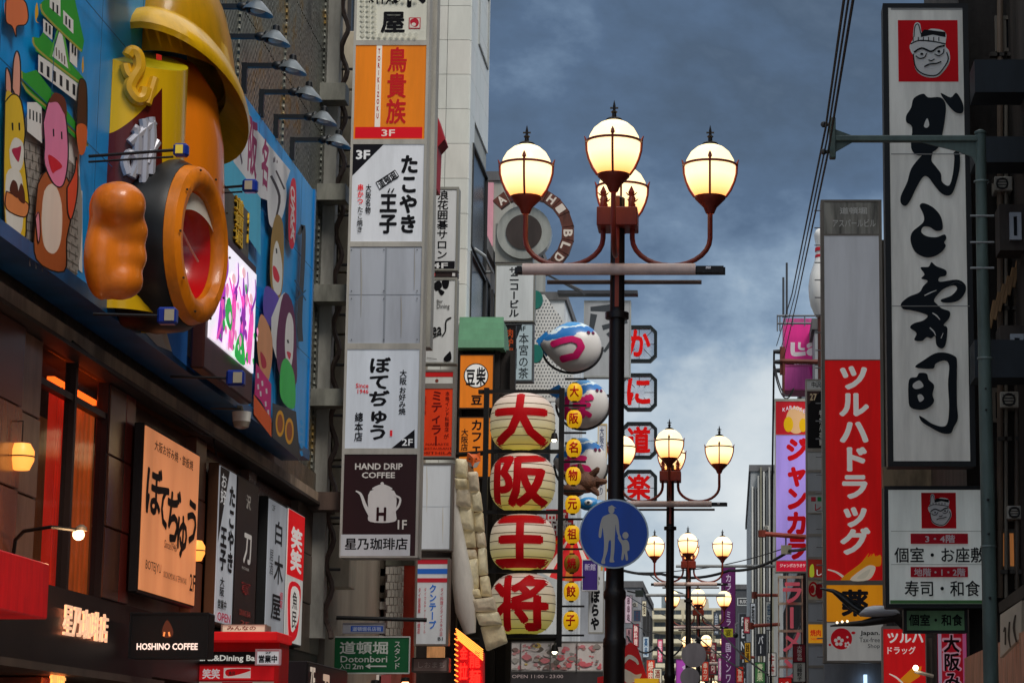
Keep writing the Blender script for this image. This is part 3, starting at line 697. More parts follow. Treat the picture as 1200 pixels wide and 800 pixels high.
for a, b in ((296, 437), (301, 446), (306, 455), (299, 458), (305, 470), (308, 480), (296, 450)): it.append(('S', [(a, b, 2), (a + .5, b + 6, 2)], '#f0e0e8'))
it += [('P', [(291, 462), (312, 490), (312, 512), (291, 485)], '#d85a24')]
it += [('B', [(318, 400), (326, 345), (338, 360), (342, 420), (340, 452), (322, 440)], '#5c2a4c'), ('B', [(329, 380), (333, 366), (338, 380), (337, 420), (332, 434), (328, 410)], '#e2e0e0'), ('S', [(331, 398, 2), (332, 402, 2)], K), ('B', [(330, 412), (335, 414), (333, 421)], '#c03c4c')]
it += [('B', [(323, 430), (330, 420), (339, 440), (339, 478), (323, 466)], '#3fae54')]
it += [('P', [(313, 472), (341, 482), (346, 540), (313, 512)], '#3c3c3e'), ('C', 322, 496, 5.2, 15.5, '#d69a26'), ('C', 322, 496, 3.4, 11, '#8a4a28'), ('C', 333, 505, 5.2, 15.5, '#d69a26'), ('C', 333, 505, 3.4, 11, '#8a4a28')]
for i in range(5): it.append(('S', [(346.5, 492 + i * 9, 3), (348, 498 + i * 9, 3)], '#2b8fd0'))
# stands-ins for window glimpses between the figures
print_on(mf, it, 'lettering', mbx, base=.004, step=.0002)
sm_ = mat('#0c4a78', .5, .2)
for i in range(13):
    yy = 13.4 + i * 1.42
    q = MB(); q.box((XB + .04, yy, z_lo + .02), (XB + .042, yy + .012, 12.5 if yy < YM - .1 else z_hi - .02), sm_); q.build('panel_joint', mbx)
for zz in (6.9, 8.1, 9.3, 10.5):
    q = MB(); q.box((XB + .0425, 12.5, zz), (XB + .0445, YE if zz < z_hi else YM - .02, zz + .01), sm_); q.build('panel_joint', mbx)
# gold lettered grey board and its screen
gb = thing('screen_surround', 'brown and grey panel with gold lettering carrying the video screen', 'panel', (XB + .15, 25, z_lo))
ya, yb = PX(229, 300, XB + .1).y, PX(291, 300, XB + .1).y
zt_ = PX(262, 215, XB + .1).z
q = MB(); q.box((XB + .002 + .018, ya, z_lo + .02), (XB + .1, yb, zt_), mat('#57534c', 0.6, 0.3)); q.build('board', gb)
ff = Face((XB + .1, ya, z_lo), (0, 1, 0), (0, 0, 1), yb - ya, 3)
print_on(ff, [('V', '道頓堀', 272, 238, 284, 282, '#c9a22a', .04), ('V', '名店', 288, 250, 290, 285, '#c9a22a', .04)], 'lettering', gb, thick=.02)
sy0, sy1 = PX(245, 400, XB + .27).y, PX(298, 400, XB + .27).y
sc = thing('video_screen', 'lit video screen showing purple and green figures on white', 'screen', (XB + .4, (sy0 + sy1) / 2, 6.3))
sz1, sz0 = PX(265, 285, XB + .27).z, PX(284, 427, XB + .27).z
sf = Face((XB + .27, sy0, sz0), (0, 1, 0), (0, 0, 1), sy1 - sy0, sz1 - sz0, 'fr')
q = MB(); q.box((XB + .11, sy0 - .12, sz0 - .34), (XB + .25, sy1 + .08, sz1 + .12), mat('#3e1c1a', 0.45, 0.3), .02); q.build('cabinet', sc)
q = MB(); q.box((XB + .252, sy0, sz0), (XB + .27, sy1, sz1), mat('#ffffff', 0.3, 0, emit=.55, ecol='#f0e8f6')); po = q.build('display', sc)
fg = []
PU, PG, MG = ('#7a2a90', .5), ('#1e8a3a', .5), ('#c84a9a', .5)
for cx, s_ in ((.22, 1.0), (.45, .85), (.66, 1.05), (.84, .8)):
    fg += [('S', [(cx, .92 - .72 * s_, .02), (cx + .03, .5, .10), (cx - .02, .95, .12)], MG if s_ < .9 else PU), ('C', cx, .9 - .74 * s_, .045, .05, ('#e0b0b8', .5)),
           ('S', [(cx, .45, .04), (cx + .1, .25, .03), (cx + .08, .08, .02)], PU), ('S', [(cx, .45, .04), (cx - .1, .3, .03)], MG)]
fg += [('B', [(.28, .55), (.36, .5), (.42, .66), (.38, .8), (.26, .7)], PG), ('B', [(.55, .8), (.66, .74), (.74, 1.0), (.5, 1.0)], PG), ('S', [(.1, .98, .03), (.2, .75, .03), (.16, .6, .02)], MG)]
random.seed(5)
for i in range(46):
    a, b = random.uniform(.08, .92), random.uniform(.3, .98); s_ = random.uniform(.01, .035)
    fg.append(('B', [(a - s_, b), (a, b - s_ * 1.6), (a + s_, b), (a + s_ * .3, b + s_ * 2.2)], random.choice([PU, MG, PG, ('#f0d8e8', .5), ('#3a2a5a', .5), ('#e08ab8', .5)])))
print_on(sf, fg, 'picture', po, emit=.5)
# ------------------------------------------------------------------ the tallest sign stack (six boards in one steel frame)
YA = 34.0
ta = board('sign_stack', 'tallest steel framed stack of six shop boards, white and orange above, black coffee board lowest', 406.5, -60, 496.5, 653, YA, .45, '#a3a19b', [
    (-58, 47, '#d2d2c6', [('T', 'KIYA', 432, -6, 462, 5, K), ('T', '木', 460, -30, 500, 9, K, .05), ('T', '屋', 446, 14, 475, 39, K, .05), ('R', 479, 21, 493, 34, '#a82434'), ('R', 480, 22, 492, 33, '#d8cfc6'), ('B', [(481, 24), (488, 22), (491, 27), (488, 32), (482, 30)], '#a82434'), ('C', 485, 29, 2.6, 2, '#d8cfc6')] +
        [('P', [(422 + i * 7, 42 - j * 6), (425 + i * 7, 39 - j * 6), (428 + i * 7, 42 - j * 6), (425 + i * 7, 45 - j * 6)], '#b8b8ac') for i in range(10) for j in range(8) if not (445 < 425 + i * 7 < 497 and 3 < 42 - j * 6 < 42) and 425 + i * 7 < 494]),
    (53, 163, '#ee8512', [('R', 416, 149, 495, 162, '#b81420'), ('R', 439, 53, 448, 149, '#d6cfc4'), ('V', 'TORIKIZOKU', 440.5, 56, 446.5, 140, '#8c1420', .06),
        ('V', '鳥貴族', 452, 55, 478, 146, '#a01a1e', .035), ('T', '3F', 447, 152, 463, 160, '#e8d0c8', .03)], {'lit': .12}),
    (169, 283, '#c9cdd4', [('P', [(413, 169), (450, 169), (413, 206)], '#121218'), ('T', '3F', 417, 176, 434, 187, '#e0e2e6', .06), ('V', 'たこやき', 467, 181, 491, 274, K, .075), ('V', '王子', 444, 226, 466, 274, K, .07),
        ('P', [(440, 214), (463, 199), (468, 207), (445, 223)], '#222226'), ('P', [(441.5, 214.5), (463, 200.5), (466.5, 206.5), (445, 221.5)], '#c9cdd4'), ('T', '道頓堀', 442, 206, 466, 216, K, .05, .55),
        ('S', [(455, 226, 2), (457, 221, 1)], K), ('S', [(459, 226, 2), (462, 221, 1)], K), ('V', '大阪名物', 428, 216, 435.5, 251, K, .04), ('V', '串かつ', 418.5, 216, 426.5, 240, '#c41c24', .05), ('V', 'たこ焼き', 418, 242, 426, 273, K, .03)], {'lit': .1}),  # white face of an unlit board lifted by faint emission
    (289, 402, '#a4aab5', [('R', 409, 345, 494, 345.6, '#7c828c'), ('R', 451, 290, 451.5, 401, '#848a94'), ('S', [(423, 291, .8), (423.6, 330, 2), (423, 372, .5)], '#949494'), ('S', [(470, 346, .6), (470.5, 372, 1.6), (470, 396, .4)], '#959392'), ('S', [(486, 290, .5), (486, 318, 1.4), (485.5, 340, .4)], '#969696')] + [('C', x_, y_, .8, .8, '#5c6068') for x_ in (412, 450, 489) for y_ in (293, 341, 350, 398)], {'dirt': .12}),
    (409, 525, '#bfc6d0', [('V', 'ぼてぢゅう', 430, 418, 458, 516, K, .06), ('V', '大阪', 468, 433, 477, 451, K, .04), ('V', 'お好み焼', 467, 453, 476, 486, K, .04), ('T', 'Since', 417, 449, 432, 454.5, '#b8242c', .03), ('T', '1946', 419, 456, 432, 461, '#b8242c', .03),
        ('V', '總本店', 415, 483, 426, 517, K, .04), ('P', [(459, 525), (486, 503), (486, 525)], '#131318'), ('T', '2F', 471, 514, 484, 522, '#d8dce0', .03), ('R', 457, 504, 460, 511, '#c0242c')], {'lit': .1}),  # faint emission brightens this unlit face too
    (532, 651, '#2a1216', [('T', 'HAND DRIP', 416, 542.5, 472, 550, '#cfccc8', .045), ('T', 'COFFEE', 424, 553, 463, 560, '#cfccc8', .045),
        ('B', [(434, 575), (462, 575), (464, 600), (462, 611), (434, 611), (432, 600)], '#c9c8c8'), ('B', [(436, 573), (448, 567), (460, 573)], '#c9c8c8'), ('C', 448, 566.5, 2, 2, '#c9c8c8'), ('S', [(417, 575, 1.5), (423, 579, 3), (428, 592, 4), (434, 603, 5)], '#c9c8c8'), ('S', [(462, 580, 2.5), (469, 584, 2.5), (467, 593, 2.5), (461, 600, 2.5)], '#c9c8c8'),
        ('T', 'H', 441, 594, 453, 610, '#2a1216', .06), ('T', '1F', 466, 609, 477, 620, '#cfccc8', .03),
        ('R', 399, 626, 481, 651, '#c3c8ce'), ('T', '星乃珈琲店', 404, 630, 478, 644, K, .035)]),
], group=None, ym=325)
q = MB(); 
for j, (ya, yb) in enumerate(((97, 117), (215, 234), (333, 353), (455, 475), (576, 597))):
    q = MB(); za, zb = P(390, ya, 34.2).z, P(390, yb, 34.2).z; q.box((P(368, 300, 34.2).x - .1, 34.2, zb), (P(406, ya, 34.2).x - .012, 34.55, za), mat('#77776f' if j < 4 else '#54443c', 0.5, 0.35, scale=4)); q.build('bracket', ta)
q = MB(); q.box((P(372, 325, 34.6).x, 34.6, 3.4), (P(390, 325, 34.6).x, 34.85, 16), mat('#97958e', 0.55, 0.3, scale=3)); q.build('post', ta)
q = MB(); x_ = P(396, 325, 34.7).x
q.tube([(x_ + .05 * math.cos(i * .9), 34.7 + .05 * math.sin(i * .9), 3.4 + i * .1) for i in range(126)], .04, mat('#4a3c36', .6, .2), 5); q.build('cable_conduit', ta)
q = MB(); q.box((P(498, 100, 34.4).x + .03, 34.46, P(500, 400, 34).z), (P(512, 100, 34.6).x, 34.8, 16), mat('#9a9890', 0.5, 0.25)); q.build('post', ta)
q = MB()
for i in range(11):
    z = 4.4 + i * .75; q.tube([(P(388, 300, 34.8).x, 34.9, z), (P(408, 300, 34.8).x, 34.9, z)], .022, mat('#3a3a3a', .6, .1), 5)
q.build('rung', ta)
# red awning sail beside it
q = MB(); pts = [P(503, 123, 35.2), P(512, 135, 35.2), P(521, 163, 35.2), P(513, 172, 35.2), P(511, 220, 35.2), P(500, 220, 35.2)]
tag((lambda o: o)(q.prism(pts, (0, .5, 0), mat('#a01828', .6, .2)).build('shop_banner')), 'dark red rounded banner tucked behind the upper part of the tallest stack', 'banner')
# ------------------------------------------------------------------ second stack
YS = 40.0
board('sign_board', 'narrow white board reading go salon with a black 4F strip', 499.5, 219, 537, 317, YS, .3, '#85857f', [
    (222, 315, '#c8cbce', [('V', '浪花囲碁サロン', 511, 223, 526, 304, K, .03), ('R', 499, 306, 533, 315, '#15151a'), ('T', '4F', 506, 308, 525, 314.5, '#d8dadc', .03)])], group='boards hung between the tallest stack and the orange cafe board')
GA = 'boards hung between the tallest stack and the orange cafe board'
board('sign_board', 'white bar board with black leaves and a handwritten Leaf', 496, 325, 535, 426, YS, .3, '#85857f', [
    (328, 424, '#c6c9ca', [('B', [(499, 331), (505, 329), (511, 335), (506, 338), (499, 337)], K), ('B', [(508, 333), (515, 329), (518, 336), (511, 341)], K), ('B', [(518, 329), (526, 328), (525, 337), (520, 338)], K), ('B', [(513, 338), (521, 342), (517, 346)], K), ('S', [(505, 338, 3), (503, 350, 4), (500, 362, 2)], K),
        ('T', 'Bar', 512, 351, 519, 355, '#444', .0), ('T', 'Dining', 512, 356, 527, 363, '#444', .0), ('S', [(501, 380, 1), (503, 390, 1.6), (501, 398, 1.5), (515, 392, 1)], K), ('T', 'ea', 506, 383, 518, 393, K, .03), ('S', [(529, 372, 1.5), (523, 376, 1.8), (522, 388, 1.6), (518, 394, 1.2)], K),
        ('B', [(520, 420), (525, 414), (528, 412), (529, 421), (523, 424)], K), ('S', [(500, 419, .6), (512, 421, .6)], K)])], group=GA)
board('sign_strip', 'thin dark strip with red and pale squares under the go salon board', 498, 318, 536, 324.5, YS, .25, '#2c2626', [(319, 324, '#2a1c1c', [('R', 500, 320, 510, 323.6, '#b01c24'), ('R', 530, 320, 534, 323.6, '#c8c8c8')])], group=GA)
board('sign_board', 'orange red Indian restaurant board under a red and white stripe', 492, 433, 532.5, 536, YS, .3, '#77716c', [
    (435.5, 449, '#c9cac6', [('R', 494, 435.5, 531, 441.5, '#c02426'), ('C', 512, 446, 2, 2, '#7a3a30')]), (455, 534, '#dc3c14', [('V', 'ミティラー', 504, 457, 519, 523, '#5a1010', .045), ('V', '本格インド料理店', 521, 458, 527, 506, '#4a0e0e', .02), ('T', 'が', 520, 508, 526, 514, '#4a0e0e', .02), ('V', '本場の味', 496, 463, 500, 486, '#8a1c10', .02),
        ('T', 'NAMASTE', 499, 519, 526, 521.5, '#5a1010', .01), ('T', 'RESTAURANT', 495, 524, 530, 526.5, '#5a1010', .01), ('T', 'MITHILA', 495, 529, 530, 532, '#5a1010', .01)], {'lit': .1})], group=GA)
board('sign_board', 'blank pale grey board hanging above the striped Thai board', 489, 542, 530, 645, YS, .3, '#66625e', [(544.5, 643, '#dfe4ea', [('R', 491, 593, 528, 593.6, '#9aa0a6'), ('S', [(500, 546, .5), (500.5, 570, 1.5), (500, 600, .3)], '#b4b0a8'), ('S', [(519, 594, .5), (519, 612, 1.3), (519, 636, .3)], '#b4b0a8')], {'lit': .07})], group=GA)  # unlit blank face given a slight glow to brighten it
board('sign_board', 'Thai restaurant board with red, white and blue stripes and blue katakana', 486, 653, 526, 756, YS, .3, '#6e655e', [
    (655, 754, '#bfc1c4', [('R', 488.5, 655, 525, 660.5, '#a82430'), ('R', 488.5, 666, 525, 672, '#2a5cae'), ('R', 488.5, 677, 525, 682, '#a82430'), ('V', 'クンテープ', 502, 684, 512, 737, '#2a62b0', .06), ('V', 'タイ料理とタイスキの店', 515, 688, 520, 745, '#a02030', .01), ('V', 'タイカルチャースクール', 496, 688, 500, 742, '#a02030', .01), ('V', 'タイ居酒屋　料理店', 489, 688, 493.5, 742, '#a02030', .03), ('T', 'B1', 513, 746, 519, 750, K, .03)], {'lit': .08})], group=GA)
board('sign_board', 'dim brown board with faint lettering under the Thai board', 482, 770, 526, 787, YS + .3, .3, '#4a403c', [(771.5, 785.5, '#8a7470', [('T', 'しおまち', 490, 775, 521, 782, '#b8aaa4', .01)])], group=GA)
# ------------------------------------------------------------------ orange cafe board under a green copper roof
cf = thing('cafe_tower', 'green roofed timber tower framing the cafe boards', 'tower', (P(562, 600, 46.7).x, 46.8, 2))
q = MB(); a, b, c_, d_ = P(537, 409, 46.5), P(591, 409, 46.5), P(590, 376, 46.9), P(539, 376, 46.9)
q.add([a, b, c_, d_, a + Vector((0, 1.3, 0)), b + Vector((0, 1.3, 0)), c_ + Vector((0, .8, 0)), d_ + Vector((0, .8, 0))], [(0, 1, 2, 3), (4, 7, 6, 5), (0, 4, 5, 1), (3, 2, 6, 7), (0, 3, 7, 4), (1, 5, 6, 2)], mat('#4e7460', .7, .1, scale=4)); ro = q.build('roof', cf)
for i in range(5):
    t = (i + .2) / 5; s = a.lerp(d_, t); e2 = b.lerp(c_, t); q = MB(); q.box((s.x, s.y - .05, s.z), (e2.x, s.y + .02, s.z + .16), mat('#67987c', .7, .12, scale=4)); q.build('roof_tile', ro)
q = MB()
for xx in (536, 580, 598): q.box((P(xx, 600, 46.7).x - .05, 46.7, 2.5), (P(xx, 600, 46.7).x + .05, 46.9, P(560, 410, 46.7).z), mat('#1c1918', .6, .2))
q.box((P(538.5, 600, 46.9).x, 46.91, 2.5), (P(596, 600, 46.9).x, 47.1, P(560, 410, 46.9).z), mat('#1f1a18', .6, .2)); q.build('frame', cf)
board('sign_board', 'orange cafe board with a round bean emblem', 537.5, 415, 579, 479, 46.55, .12, '#1e1a18', [
    (416, 477.5, '#e07c1e', [('C', 558, 440, 14.5, 14.5, K), ('C', 558, 440, 13.4, 13.4, '#dfe0e0'), ('T', '豆', 546, 433, 557, 451, K, .05), ('T', '柴', 558, 430, 569.5, 452, K, .05), ('T', '豆', 552, 463, 565, 474, K, .05)], {'lit': .15})], fr=.025)
board('sign_board', 'lower orange cafe board with katakana beside the big lanterns', 536.5, 488, 577, 560, 46.55, .12, '#1e1a18', [
    (489, 558, '#e07c1e', [('V', 'カフェ', 551, 491, 566, 532, K, .05), ('V', '大阪店', 540, 502, 549, 528, K, .03)], {'lit': .15})], fr=.025)
board('sign_board', 'black strip board with orange characters between the cafe and tea boards', 591, 380, 604, 470, 53, .2, '#141212', [(382, 468, '#17110f', [('V', '肉炉端酒場', 592.5, 385, 602, 440, '#b84c22', .02)])], fr=.02)
board('sign_board', 'pale board lettered with the building name beside the round emblem', 580, 309, 626.5, 377, 55, .4, '#777770', [(310.5, 375.5, '#c6ccce', [('T', 'サ', 597, 313, 607, 322, '#22262a', .04), ('V', 'ニコービル', 596, 320, 609, 372, '#22262a', .05)])], fr=.025)
board('sign_board', 'tea shop board with a slanting white face and black characters', 584, 379, 625, 447, 55, .35, '#4b4f52', [(380, 446, '#1a2024', [('P', [(612, 380), (624, 380), (623, 445), (587, 445)], '#a9bcc4'), ('V', '本宮の茶', 607, 390, 620, 444, '#20282c', .02), ('T', '4F', 608, 382, 616, 388, '#20282c', .03), ('S', [(605.5, 408, .5), (605.5, 432, .5)], '#20282c'), ('T', 'TEA ROOM', 593, 436, 604, 438, '#20282c', 0), ('T', 'SALON', 592, 440, 604, 443, '#20282c', 0)])], fr=.025)
# round emblem board with its ring of bulb letters
em = thing('round_emblem_sign', 'grey disc emblem ringed by rusty curved letter boxes', 'sign', (P(604, 275, 56).x, 56, P(604, 308, 56).z))
q = MB(); A, B = P(580, 307, 56), P(625, 262, 56); q.box((A.x, 56.0, A.z), (B.x, 56.4, B.z), mat('#9a9a94', .4, .3, metal=.4)); q.build('sign_box', em)
c0 = P(614, 272, 55.9); R_ = 33 * 56 / 2850
q = MB(); q.prism([c0 + Vector((math.cos(i * .19635) * R_, 0, math.sin(i * .19635) * R_)) for i in range(32)], (0, .35, 0), mat('#a6a8a2', .35, .25, metal=.4)); q.build('disc', em)
q = MB(); q.prism([c0 + Vector((math.cos(i * .19635) * R_ * .66, -.03, math.sin(i * .19635) * R_ * .66)) for i in range(32)], (0, .025, 0), mat('#3a3230', .5, .3)); q.build('disc_core', em)
ring_txt = 'ANICHI BLDG'
for i in range(11):
    ang = math.radians(128 - i * 18.5); rr = 43 * 56 / 2850; r0, r1 = rr, rr + 14 * 56 / 2850
    cc = P(617, 272, 55.7); h_ = math.radians(8.8)
    pts = [cc + Vector((math.cos(an) * r_, 0, math.sin(an) * r_)) for r_, an in ((r0, ang - h_), (r1 * 1.01, ang - h_), (r1, ang + h_), (r0, ang + h_))]
    q = MB(); q.prism(pts, (0, .22, 0), mat('#5c3228', .6, .4, scale=6)); lo = q.build('letter_box', em)
    mid = cc + Vector((math.cos(ang) * (r0 + r1) / 2, 0, math.sin(ang) * (r0 + r1) / 2)); ux = Vector((math.sin(ang), 0, -math.cos(ang))); uz = Vector((math.cos(ang), 0, math.sin(ang)))
    f2 = Face(mid - ux * .1 - uz * .12, ux, uz, .2, .24, 'fr'); print_on(f2, [('T', ring_txt[i], .05, .05, .95, .95, '#c8beb4', .06)], 'lettering', lo)
q = MB(); cc = P(629, 350, 55.7)
for y_ in (351, 414):
    q = MB(); c1 = P(628, y_, 55.3); q.prism([c1 + Vector((math.cos(i * .3927) * .16, 0, math.sin(i * .3927) * .22)) for i in range(16)], (0, .12, 0), mat('#1f6a60', .4, .2))
    tag(q.build('round_lamp_sign'), 'small green disc sign ' + ('just under the lamp crossbar end' if y_ < 400 else 'beside the tail of the top blowfish'), 'sign')
board('sign_board', 'grey weathered board with a faded dark brush character behind the lamp post', 684, 352, 739, 442, 79.5, .4, '#8f918e', [(354, 440, '#96989a', [('S', [(692, 362, 5), (716, 361, 9)], '#3c4044'), ('S', [(696, 368, 8), (692, 392, 5)], '#3c4044'), ('S', [(706, 384, 6), (735, 376, 5)], '#3c4044'), ('S', [(722, 368, 6), (718, 396, 5), (708, 412, 3)], '#3c4044'), ('S', [(712, 390, 4), (730, 410, 4)], '#3c4044')])])
q = MB(); A, B = P(655, 344, 80), P(748, 350, 80); q.box((A.x, 79.3, B.z + .04), (B.x, 79.9, A.z - .02), mat('#33353a', .6, .2)); q.tube([P(660, 330, 80.2), P(690, 345, 80.2)], .05, mat('#33353a', .6, .1), 6); tag(q.build('rooftop_canopy'), 'thin dark rooftop canopy above the faded grey board', 'canopy')
for i, (x_, y_) in enumerate(((699, 430), (710, 425))): pass
# ------------------------------------------------------------------ small boards under the lanterns
board('sign_board', 'purple board with small white lettering below the red sunburst', 682, 655, 701, 692, 57.5, .2, '#c8c8c8', [(656, 691, '#3a2470', [('T', '新館', 685, 660, 698, 668, '#c8c0e0', .03)])], fr=.015)
board('sign_board', 'tall white board with black brush kana beside the lamp post', 690, 600, 708, 742, 57.9, .2, '#8e8d88', [(602, 740, '#bcbfc2', [('V', 'づぼらや', 692, 675, 703, 738, K, .09), ('R', 704, 602, 707, 668, '#c29a4a'), ('V', '天ぷら', 694, 608, 702, 650, '#3a3a40', .02)])], fr=.015)
board('sign_board', 'slim cream board with vertical writing under the second blowfish', 700, 496, 711, 598, 62, .2, '#c8b48a', [(498, 596, '#c9cdd0', [('V', '大阪名物てっちり', 702, 500, 708, 580, '#3a4468', .02)])], fr=.02)
# illustrated fascia
fa = board('illustrated_fascia', 'wide printed fascia of pink blossoms and grey sketches low behind the lamp post', 574, 751, 708, 812, 60, .3, '#6c6a68', [(752.5, 785, '#d4cecc', []), (787, 811, '#3c3a3c', [('T', 'OPEN 11:00 - 23:00', 600, 790, 660, 794, '#c8b8b8', .01)])], fr=.03)
fit = []
random.seed(11)
for i in range(120):
    x_, y_ = random.uniform(578, 704), random.uniform(754, 784)
    if y_ > 785 : continue
    c_ = random.choice(['#c87a80', '#c08a8c', '#7b7f6e', '#a09c98', '#6d6660', '#d2c8c4', '#c9b06a', '#84706c']) if x_ < 655 else random.choice(['#d06a72', '#cf8088', '#c86a70', '#a47a78', '#8d8884'])
    r_ = random.uniform(1.2, 5); n_ = random.randint(4, 7)
    fit.append(('B', [(min(705, max(577, x_ + math.cos(6.28 * k / n_) * r_ * random.uniform(.5, 1.4))), min(784.4, max(753, y_ + math.sin(6.28 * k / n_) * r_ * random.uniform(.4, .9)))) for k in range(n_)], c_))
ff = Face((P(574, 780, 60).x, 60.012, 0), (1, 0, 0), (0, 0, 1), 1, 1); print_on(ff, fit, 'picture', fa, step=.0002)
for x_ in (610, 645, 676):
    q = MB(); A, B = P(x_, 785.5, 60), P(x_ + 1, 752, 60); q.box((A.x, 59.96, A.z), (B.x, 60.01, B.z), mat('#6c6a68', .5, .1)); q.build('mullion', fa)
# ------------------------------------------------------------------ left wall shop signs
OR = '#d9925a'
wboard('sign_board', 'large glowing orange board with brushed black kana and Since 1946', XL + .12, 23.95, 26.5, 3.30, 5.0, .1, '#221a18', '#f09660', [
    ('T', '大阪お好み焼・鉄板焼', .16, .07, .86, .135, '#33201a', .02), ('V', 'ぼ', .03, .22, .31, .54, '#1c1210', .05), ('V', 'て', .22, .28, .46, .60, '#1c1210', .05), ('V', 'ぢ', .40, .30, .66, .66, '#1c1210', .05), ('V', 'ゅ', .56, .36, .82, .72, '#1c1210', .05), ('V', 'う', .74, .30, 1.0, .62, '#1c1210', .05),
    ('T', 'Since1946', .38, .64, .60, .69, '#5a3424', .02), ('T', 'BOTEJYU', .08, .80, .34, .87, '#4a2a1e', .0), ('T', 'OKONOMIYAKI & TEPPANYAKI', .38, .83, .80, .87, '#6a4430', .0), ('T', '2F', .86, .79, .97, .90, '#33201a', .02)], lit=.42, plit=0)
LW = 'vertical shop signs in a row on the ground floor wall'
wboard('sign_board', 'white and black vertical sign with bold kana, first in the row by the orange board', XL + .1, 27.62, 28.62, 3.2, 5.05, .12, '#5a3a24', '#c4c9d0', [('P', [(.03, .02), (.55, .02), (.03, .5)], '#221c1c'), ('V', 'お好', .08, .05, .4, .25, '#d0d0d0', .03), ('V', 'たこやき', .55, .10, .92, .66, K, .08), ('V', '王子', .14, .38, .5, .66, K, .08), ('V', '大阪', .2, .7, .45, .82, K, .05), ('T', '営業中', .12, .84, .6, .9, '#222', .05), ('T', 'OPEN', .12, .92, .85, .975, '#a8304a', .03)], LW, lit=.14)
wboard('sign_board', 'dark brown vertical sign with one pale sword character', XL + .1, 28.66, 30.0, 3.2, 5.05, .12, '#1a1414', '#2c2122', [('V', '沢', .4, .1, .6, .2, '#b0a8a0', .02), ('V', '刀', .34, .33, .72, .56, '#d8d2cc', .05), ('T', 'KATANA', .3, .58, .62, .6, '#a09a94', .02), ('V', 'MARKET', .2, .68, .8, .76, '#8a2c2c', .03), ('T', 'DINING BAR', .25, .86, .75, .9, '#8a3a34', .03), ('T', '2F', .3, .93, .7, .96, '#8a3a34', .03)], LW, plit=.1)
wboard('sign_board', 'white vertical izakaya sign with three spaced black characters', XL + .1, 30.65, 31.95, 3.2, 5.0, .12, '#222', '#a6abb2', [('V', '白', .3, .14, .8, .32, '#15171a', .03), ('V', '木', .35, .38, .85, .6, '#15171a', .03), ('V', '屋', .25, .66, .8, .86, '#15171a', .03), ('V', '居酒', .1, .36, .3, .55, '#3a3c40', .0), ('T', '2F', .15, .05, .3, .09, '#222', .0), ('V', '個室', .7, .64, .86, .76, '#b0304a', .02)], LW, lit=.14)
wboard('sign_board', 'bright red over white vertical sign with white laughing characters', XL + .1, 31.99, 33.3, 3.2, 5.02, .12, '#222', '#bcbcb8', [('R', .03, .02, .97, .5, '#d81018'), ('V', '笑笑', .2, .13, .85, .46, '#ece4e0', .07), ('B', [(.18, .56), (.8, .55), (.82, .72), (.7, .92), (.3, .97), (.16, .8)], '#c41420'), ('B', [(.28, .6), (.74, .59), (.74, .8), (.36, .9)], '#c8c4be'), ('V', '魚民', .36, .6, .66, .88, '#222', .02)], LW, lit=.22)
# backlit letters on the dark fascia
lt = thing('channel_letters', 'glowing warm channel letters of the coffee shop on the dark fascia', 'sign', (XL + .23, 21, 2.5))
a0, a1 = PX(71, 730, XL + .225).y, PX(124, 730, XL + .225).y
zz0, zz1 = PX(100, 752, XL + .225).z, PX(80, 706, XL + .225).z
f2 = Face((XL + .225, a0, zz0), (0, 1, 0), (0, 0, 1), a1 - a0, zz1 - zz0, 'fr')
for i, g_ in enumerate('星乃珈琲店'):
    print_on(f2, [('T', g_, i / 5 + .01, .08, (i + 1) / 5 - .01, .92, ('#ffc8a0', .6), .02)], 'letter', lt, thick=.02, base=.01)
board('sign_board', 'black projecting sign with glowing HOSHINO COFFEE lettering', 151, 717, 243.5, 771, 23.0, .3, '#0c0a0c', [(719, 769.5, '#0b0a0c', [('T', 'HOSHINO COFFEE', 160, 753, 232, 761, '#ffe0d0', .05), ('B', [(192, 746), (190, 738), (196, 726), (203, 738), (201, 746)], '#3c1c12'), ('S', [(192, 745, 2), (193, 740, 2)], '#d0743c'), ('S', [(199, 745, 2), (198, 740, 2)], '#d0743c')], {'plit': .8, 'lit': 0, 'dirt': .1})], fr=.015)
# red box awning
aw = thing('red_awning', 'bright red box awning cut by the left edge of the picture', 'awning', (-5.5, 17, 2.7))
q = MB(); q.box((-6.0, 14, 2.70), (-5.2, PX(57, 690, -5.2).y, 3.12), mat('#ac0c10', .45, .3, emit=.18, scale=3), .01); q.build('canopy', aw)
q = MB(); q.box((-6.0, 18.0, 0), (-5.75, 18.3, 2.697), mat('#6a1410', .5, .3)); q.build('post', aw)
# red shop directory
di = board('shop_directory', 'red framed directory box listing darts bar and izakaya panels', 220, 741, 327, 812, 27, .6, '#b81014', [
    (763, 778, '#141214', [('T', 'Darts&Dining Bar R', 226, 767, 313, 776, '#c9d0c8', .05)], {'plit': .3}), (780, 796, '#c0141c', [('T', '笑笑', 237, 783, 258, 795, '#ece0e0', .06), ('R', 262, 782, 294, 794, '#cfc6c0'), ('B', [(266, 784), (290, 783), (292, 786), (268, 792)], '#b81018'), ('T', '魚民', 268, 786, 276, 791, '#222', .04)], {'lit': .2}),
    (798, 811, '#b8b4ac', [('T', 'ダーツ', 228, 801, 256, 808, '#a01820', .04), ('R', 260, 798.5, 296, 811, '#a81018')], {'lit': .1})], fr=.05, lit=.0, cat='sign')
q = MB(); A, B = P(216, 752, 26.95), P(330, 741, 26.95); q.box((A.x, 26.7, A.z), (B.x, 27.62, B.z), mat('#c41216', .5, .15, emit=.2), .01); q.build('cornice', di)
